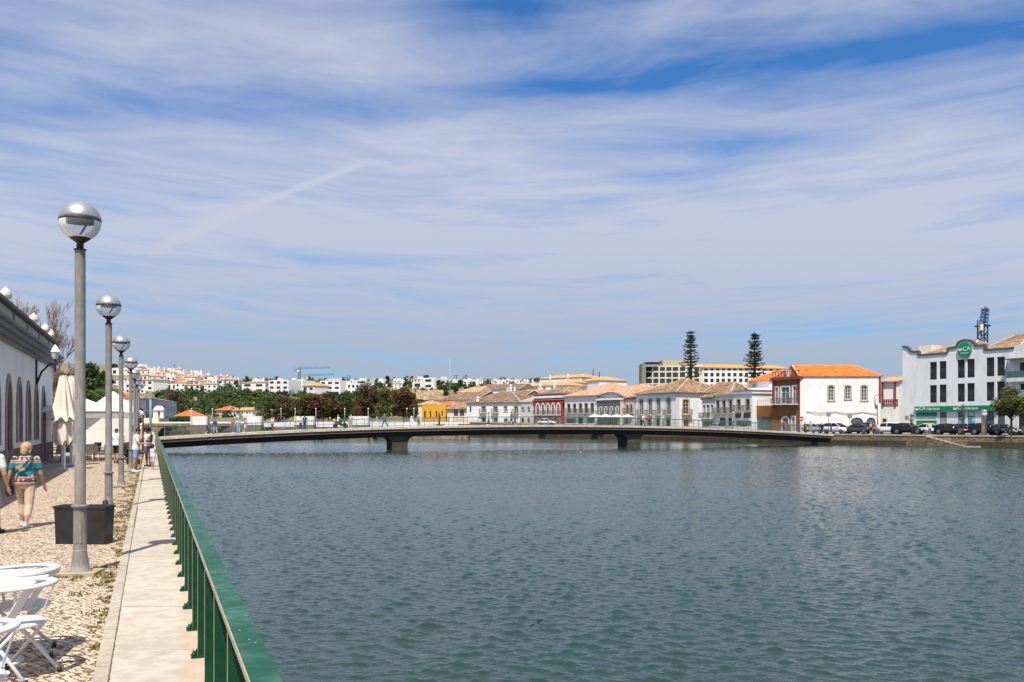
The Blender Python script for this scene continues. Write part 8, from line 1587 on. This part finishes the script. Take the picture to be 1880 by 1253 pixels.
def d_board(t, c): mb = MB(); mb.box(c.x - .36, c.x + .36, c.y - .02, c.y, c.z - .36, c.z + .36); mb.build('board', mat('grey_sign_back', (.26, .27, .29), .6, .15, 3), t); mb = MB(); mb.box(c.x - .30, c.x + .30, c.y - .03, c.y - .021, c.z - .03, c.z + .02); mb.box(c.x - .02, c.x + .02, c.y - .034, c.y - .031, c.z - .28, c.z + .28); mb.build('back_rib', M_GALV, t)
sign('no_entry_sign', 'red round no entry sign with white bar at the corner of the white house', 1471, 1.2, 2.35, d_round, 2.7); sign('sign_board', 'left of two square grey boards on poles before the white house', 1521, 2.6, 3.05, d_board, 3.4); sign('sign_board', 'right of two square grey boards on poles, beside the oval window', 1560, 1.6, 2.75, d_board, 3.1)
l, an = quay_at(1611, 2.2); t = thing('quay_street_lamp', 'tall grey street lamp with curved arm before the veranda house', 'street lamp', tuple(l)); zt = zy(750, l.y); mb = MB(); mb.tube([l, (l.x, l.y, zt)], [.10, .08], 8); mb.tube([(l.x - .2, l.y, zt), (l.x - .35, l.y, zt + 1.1), (l.x - .3, l.y, zt + 1.5)], .04, 6); mb.tube([(l.x, l.y, zt), (l.x - .42, l.y, zt + .35), (l.x - .50, l.y, zy(731, l.y)), (l.x - .38, l.y, zy(726.5, l.y)), (l.x + .25, l.y, zy(724.5, l.y))], .04, 6); mb.build('pole', M_GALV, t); mb = MB(); mb.box(l.x + .1, l.x + .6, l.y - .09, l.y + .09, zy(724.5, l.y) - .05, zy(724.5, l.y) + .06); mb.build('lamp_head', M_GALV, t); mb = MB(); mb.box(l.x - .42, l.x + .02, l.y - .12, l.y - .04, zt - .1, zt + .55); mb.build('control_box', M_GALV, t)
l, an = quay_at(1807, 1.3); t = thing('silver_column', 'silver cylindrical column standing on the quay in front of the bank', 'column', tuple(l)); mb = MB(); zt = zy(753, l.y) - l.z; mb.lathe([(.36, 0), (.36, zt - .35), (.37, zt - .33), (.37, zt - .05), (.30, zt)], tuple(l), 20); mb.build('shaft', mat('brushed_steel_column', (.50, .47, .43), .4, .15, 3, metal=.5), t); mb = MB(); mb.lathe([(.372, zt - .75), (.374, zt - .74), (.374, zt - .4), (.372, zt - .39)], tuple(l), 20); mb.build('white_band', M_WPAINT, t)
for x, hgt, lb in ((1673, 3.0, 'thin staked sapling on the quay before the left black estate'), (1767, 4.4, 'thin staked sapling on the quay before the blue posters')):
    l, an = quay_at(x, 1.6); t = thing('sapling', lb, 'tree', tuple(l)); mb = MB(); mb.tube([l, l + Vector((.05, 0, hgt))], [.05, .02], 5); mb.bar(l + Vector((.18, 0, 0)), l + Vector((.18, 0, hgt * .6)), .05, .05); mb.build('trunk', M_BARK, t); leaf_mesh('crown', [(l.x + .05, l.y, l.z + hgt * q, .38 - .1 * q, .38, .4) for q in (.5, .7, .9)], 260, .09, PAL['olive'], int(x), parent=t)
# open white parasols by the grey house, far quay lamps, left monument
for i, (x, lb) in enumerate(((1092, 'leftmost of four open white parasols below the grey pediment house'), (1112, 'second from left of four open white parasols below the grey pediment house'), (1132, 'third from left of four open white parasols below the grey pediment house'), (1152, 'rightmost of four open white parasols below the grey pediment house'))):
    p = XY(x, 190 - i); z0 = ground_z(p.x, p.y); t = thing('open_parasol', lb, 'parasol', (p.x, p.y, z0), 'white parasols on the right bank'); mb = MB(); mb.lathe([(1.35, 2.25), (1.36, 2.28), (.7, 2.62), (.05, 2.85)], (p.x, p.y, z0), 8, sm=False); mb.build('canopy', M_CANVW, t); mb = MB(); mb.tube([(p.x, p.y, z0), (p.x, p.y, z0 + 2.7)], .03, 6); mb.build('pole', M_GALV, t)
for i, (x, Z, lb) in enumerate(((352, 293, 'above the first white refuge wall'), (390, 290, 'between the first and second white refuge walls'), (487, 284, 'just right of the second white refuge wall'), (516, 282, 'between the second and third white refuge walls'), (542, 280, 'at the left end of the third white refuge wall'), (580, 277, 'at the right end of the third white refuge wall'), (633, 272, 'left of the fourth white refuge wall'), (676, 268, 'at the right end of the fourth white refuge wall'), (747, 258, 'left of the mustard building, darker green'), (760, 256, 'immediately left of the mustard building'))):
    p = XY(x, Z); z0 = ground_z(p.x, p.y); t = thing('quay_lamp', f'white headed quay lamp {lb}', 'street lamp', (p.x, p.y, z0), 'lamps along the far quay'); mb = MB(); hh = zy(753, Z) - z0; mb.tube([(p.x, p.y, z0), (p.x, p.y, z0 + hh)], [.12, .09], 6); mb.build('pole', MATS['quay_rail_green'] if i in (2, 8) else M_PALEMAST, t); mb = MB(); mb.lathe([(.10, 0), (.24, .25), (.24, .42), (.06, .6)], (p.x, p.y, z0 + hh), 8); mb.build('lantern', M_WPAINT, t)
for x, Z, lb, tp_, bt in ((503, 285, 'person in white top walking on the far quay right of the second refuge wall', WHT, BLK), (522.5, 283, 'person in grey blue clothes walking on the far quay before the dark trees', cloth('bluegrey', (.16, .20, .30)), JEAN), (606, 276, 'person in white on the far quay behind the mobility scooter', WHT, BEI), (656, 272, 'person in red top on the far quay behind the fourth refuge wall', cloth('coral', (.60, .12, .08)), BEI), (692, 266, 'person in white dress on the far quay under the rust tree', WHT, WHT)):
    p = XY(x, Z); person(lb, (p.x, p.y, ground_z(p.x, p.y)), 70, 1.75, 'tan', (HBR, 'short'), (tp_, 'tee'), (bt, 'trousers'), BLK, legs=((16, 6), (-16, 12)), vox=.03, group='people on the far quay')
MZ = 193.0; p = XY(281, MZ); t = thing('chapel_gate', 'white arched monument with pediment on balustraded steps at the end of the promenade', 'monument', (p.x, p.y, CZ)); fcm = Facade(XY(250, MZ - 2), XY(291, MZ - 2)); zb = zy(768, MZ); mb = MB(); mb.obox(fcm.pt(0, CZ), tuple(fcm.d * fcm.L) + (0,), tuple(-fcm.n * 6) + (0,), (0, 0, zb - CZ)); mb.build('terrace', M_CREAM, t); mb = MB()
for i in range(14): mb.obox(fcm.pt(fcm.L * i / 14, CZ, .02), tuple(fcm.d * .14) + (0,), tuple(fcm.n * .14) + (0,), (0, 0, 1.5))
mb.obox(fcm.pt(0, CZ + 1.5, 0.02), tuple(fcm.d * fcm.L) + (0,), tuple(fcm.n * .2) + (0,), (0, 0, .16)); mb.build('balustrade', M_WHITE, t); u0, u1 = fcm.uz(271, 760)[0], fcm.uz(290, 760)[0]; mb = MB(); lo = [fcm.pt(u0, zb, -3), fcm.pt(u1, zb, -3), fcm.pt(u1, zy(754.5, MZ), -3)] + [fcm.pt((u0 + u1) / 2 + (u1 - u0) / 2 * math.cos(math.pi * i / 10), zy(754, MZ) + (zy(745, MZ) - zy(754, MZ)) * math.sin(math.pi * i / 10), -3) for i in range(11)] + [fcm.pt(u0, zy(754.5, MZ), -3)]
mb.prism(lo, tuple(-fcm.n * .8) + (0,)); mb.build('gable_wall', M_WHITE, t); mb = MB(); mb.obox(fcm.pt(u0 - .1, zy(754.6, MZ), -2.99), tuple(fcm.d * (u1 - u0 + .2)) + (0,), tuple(fcm.n * .2) + (0,), (0, 0, .2)); mb.build('moulding', M_SURR, t); mb = MB(); um = (u0 + u1) / 2; ol = outline((u1 - u0) * .5, 1.4, 'arch'); mb.prism([fcm.pt(um + a, zb + .01 + b, -2.99) for a, b in ol], tuple(fcm.n * .05) + (0,)); mb.build('niche', M_CREAM, t)
for x, lb, tp_, bt in ((265, 'person in navy at the left of the monument terrace', NAVY, BLK), (269, 'person in dark blue beside another on the monument terrace', cloth('dusk', (.04, .07, .16)), BLK), (276, 'person in blue jeans before the white monument niche', cloth('steel', (.14, .18, .26)), JEAN), (288.5, 'person in dark red at the right of the monument terrace', cloth('garnet', (.16, .03, .06)), BLK)):
    u, _ = fcm.uz(x, 760); q = fcm.pt(u, zb, -1.0); person(lb, tuple(q), 175, 1.72, 'tan', (HB, 'short'), (tp_, 'tee'), (bt, 'trousers'), BLK, vox=.028, group='people on the monument terrace')
# floating bits
b = W(1066, 832, (H - WATER_Z) * F / (832 - HY)); mb = MB(); mb.ball((b.x, b.y, WATER_Z + .04), .11, 12, 8); mb.tube([(b.x, b.y, WATER_Z + .12), (b.x, b.y, WATER_Z + .18)], .02, 6); o = mb.build('buoy', mat('orange_float', (.60, .22, .10), .5, .1)); tag(o, 'small orange float on the open water before the right pier', 'buoy'); origin_to(o, (b.x, b.y, WATER_Z))
for x, y, lb in ((991, 1143, 'dark curled twig floating on the near water'), (977, 1151, 'smaller dark leaf scrap floating left of the twig')):
    Z = (H - WATER_Z) * F / (y - HY); b = W(x, y, Z); mb = MB(); mb.tube([(b.x - .04, b.y, WATER_Z + .008), (b.x + .0, b.y + .02, WATER_Z + .02), (b.x + .03, b.y, WATER_Z + .05), (b.x + .05, b.y, WATER_Z + .03)], [.008, .015, .012, .006], 6); o = mb.build('floating_twig', mat('wet_twig', (.02, .016, .012), .5, .1)); tag(o, lb, 'twig'); origin_to(o, (b.x, b.y, WATER_Z))
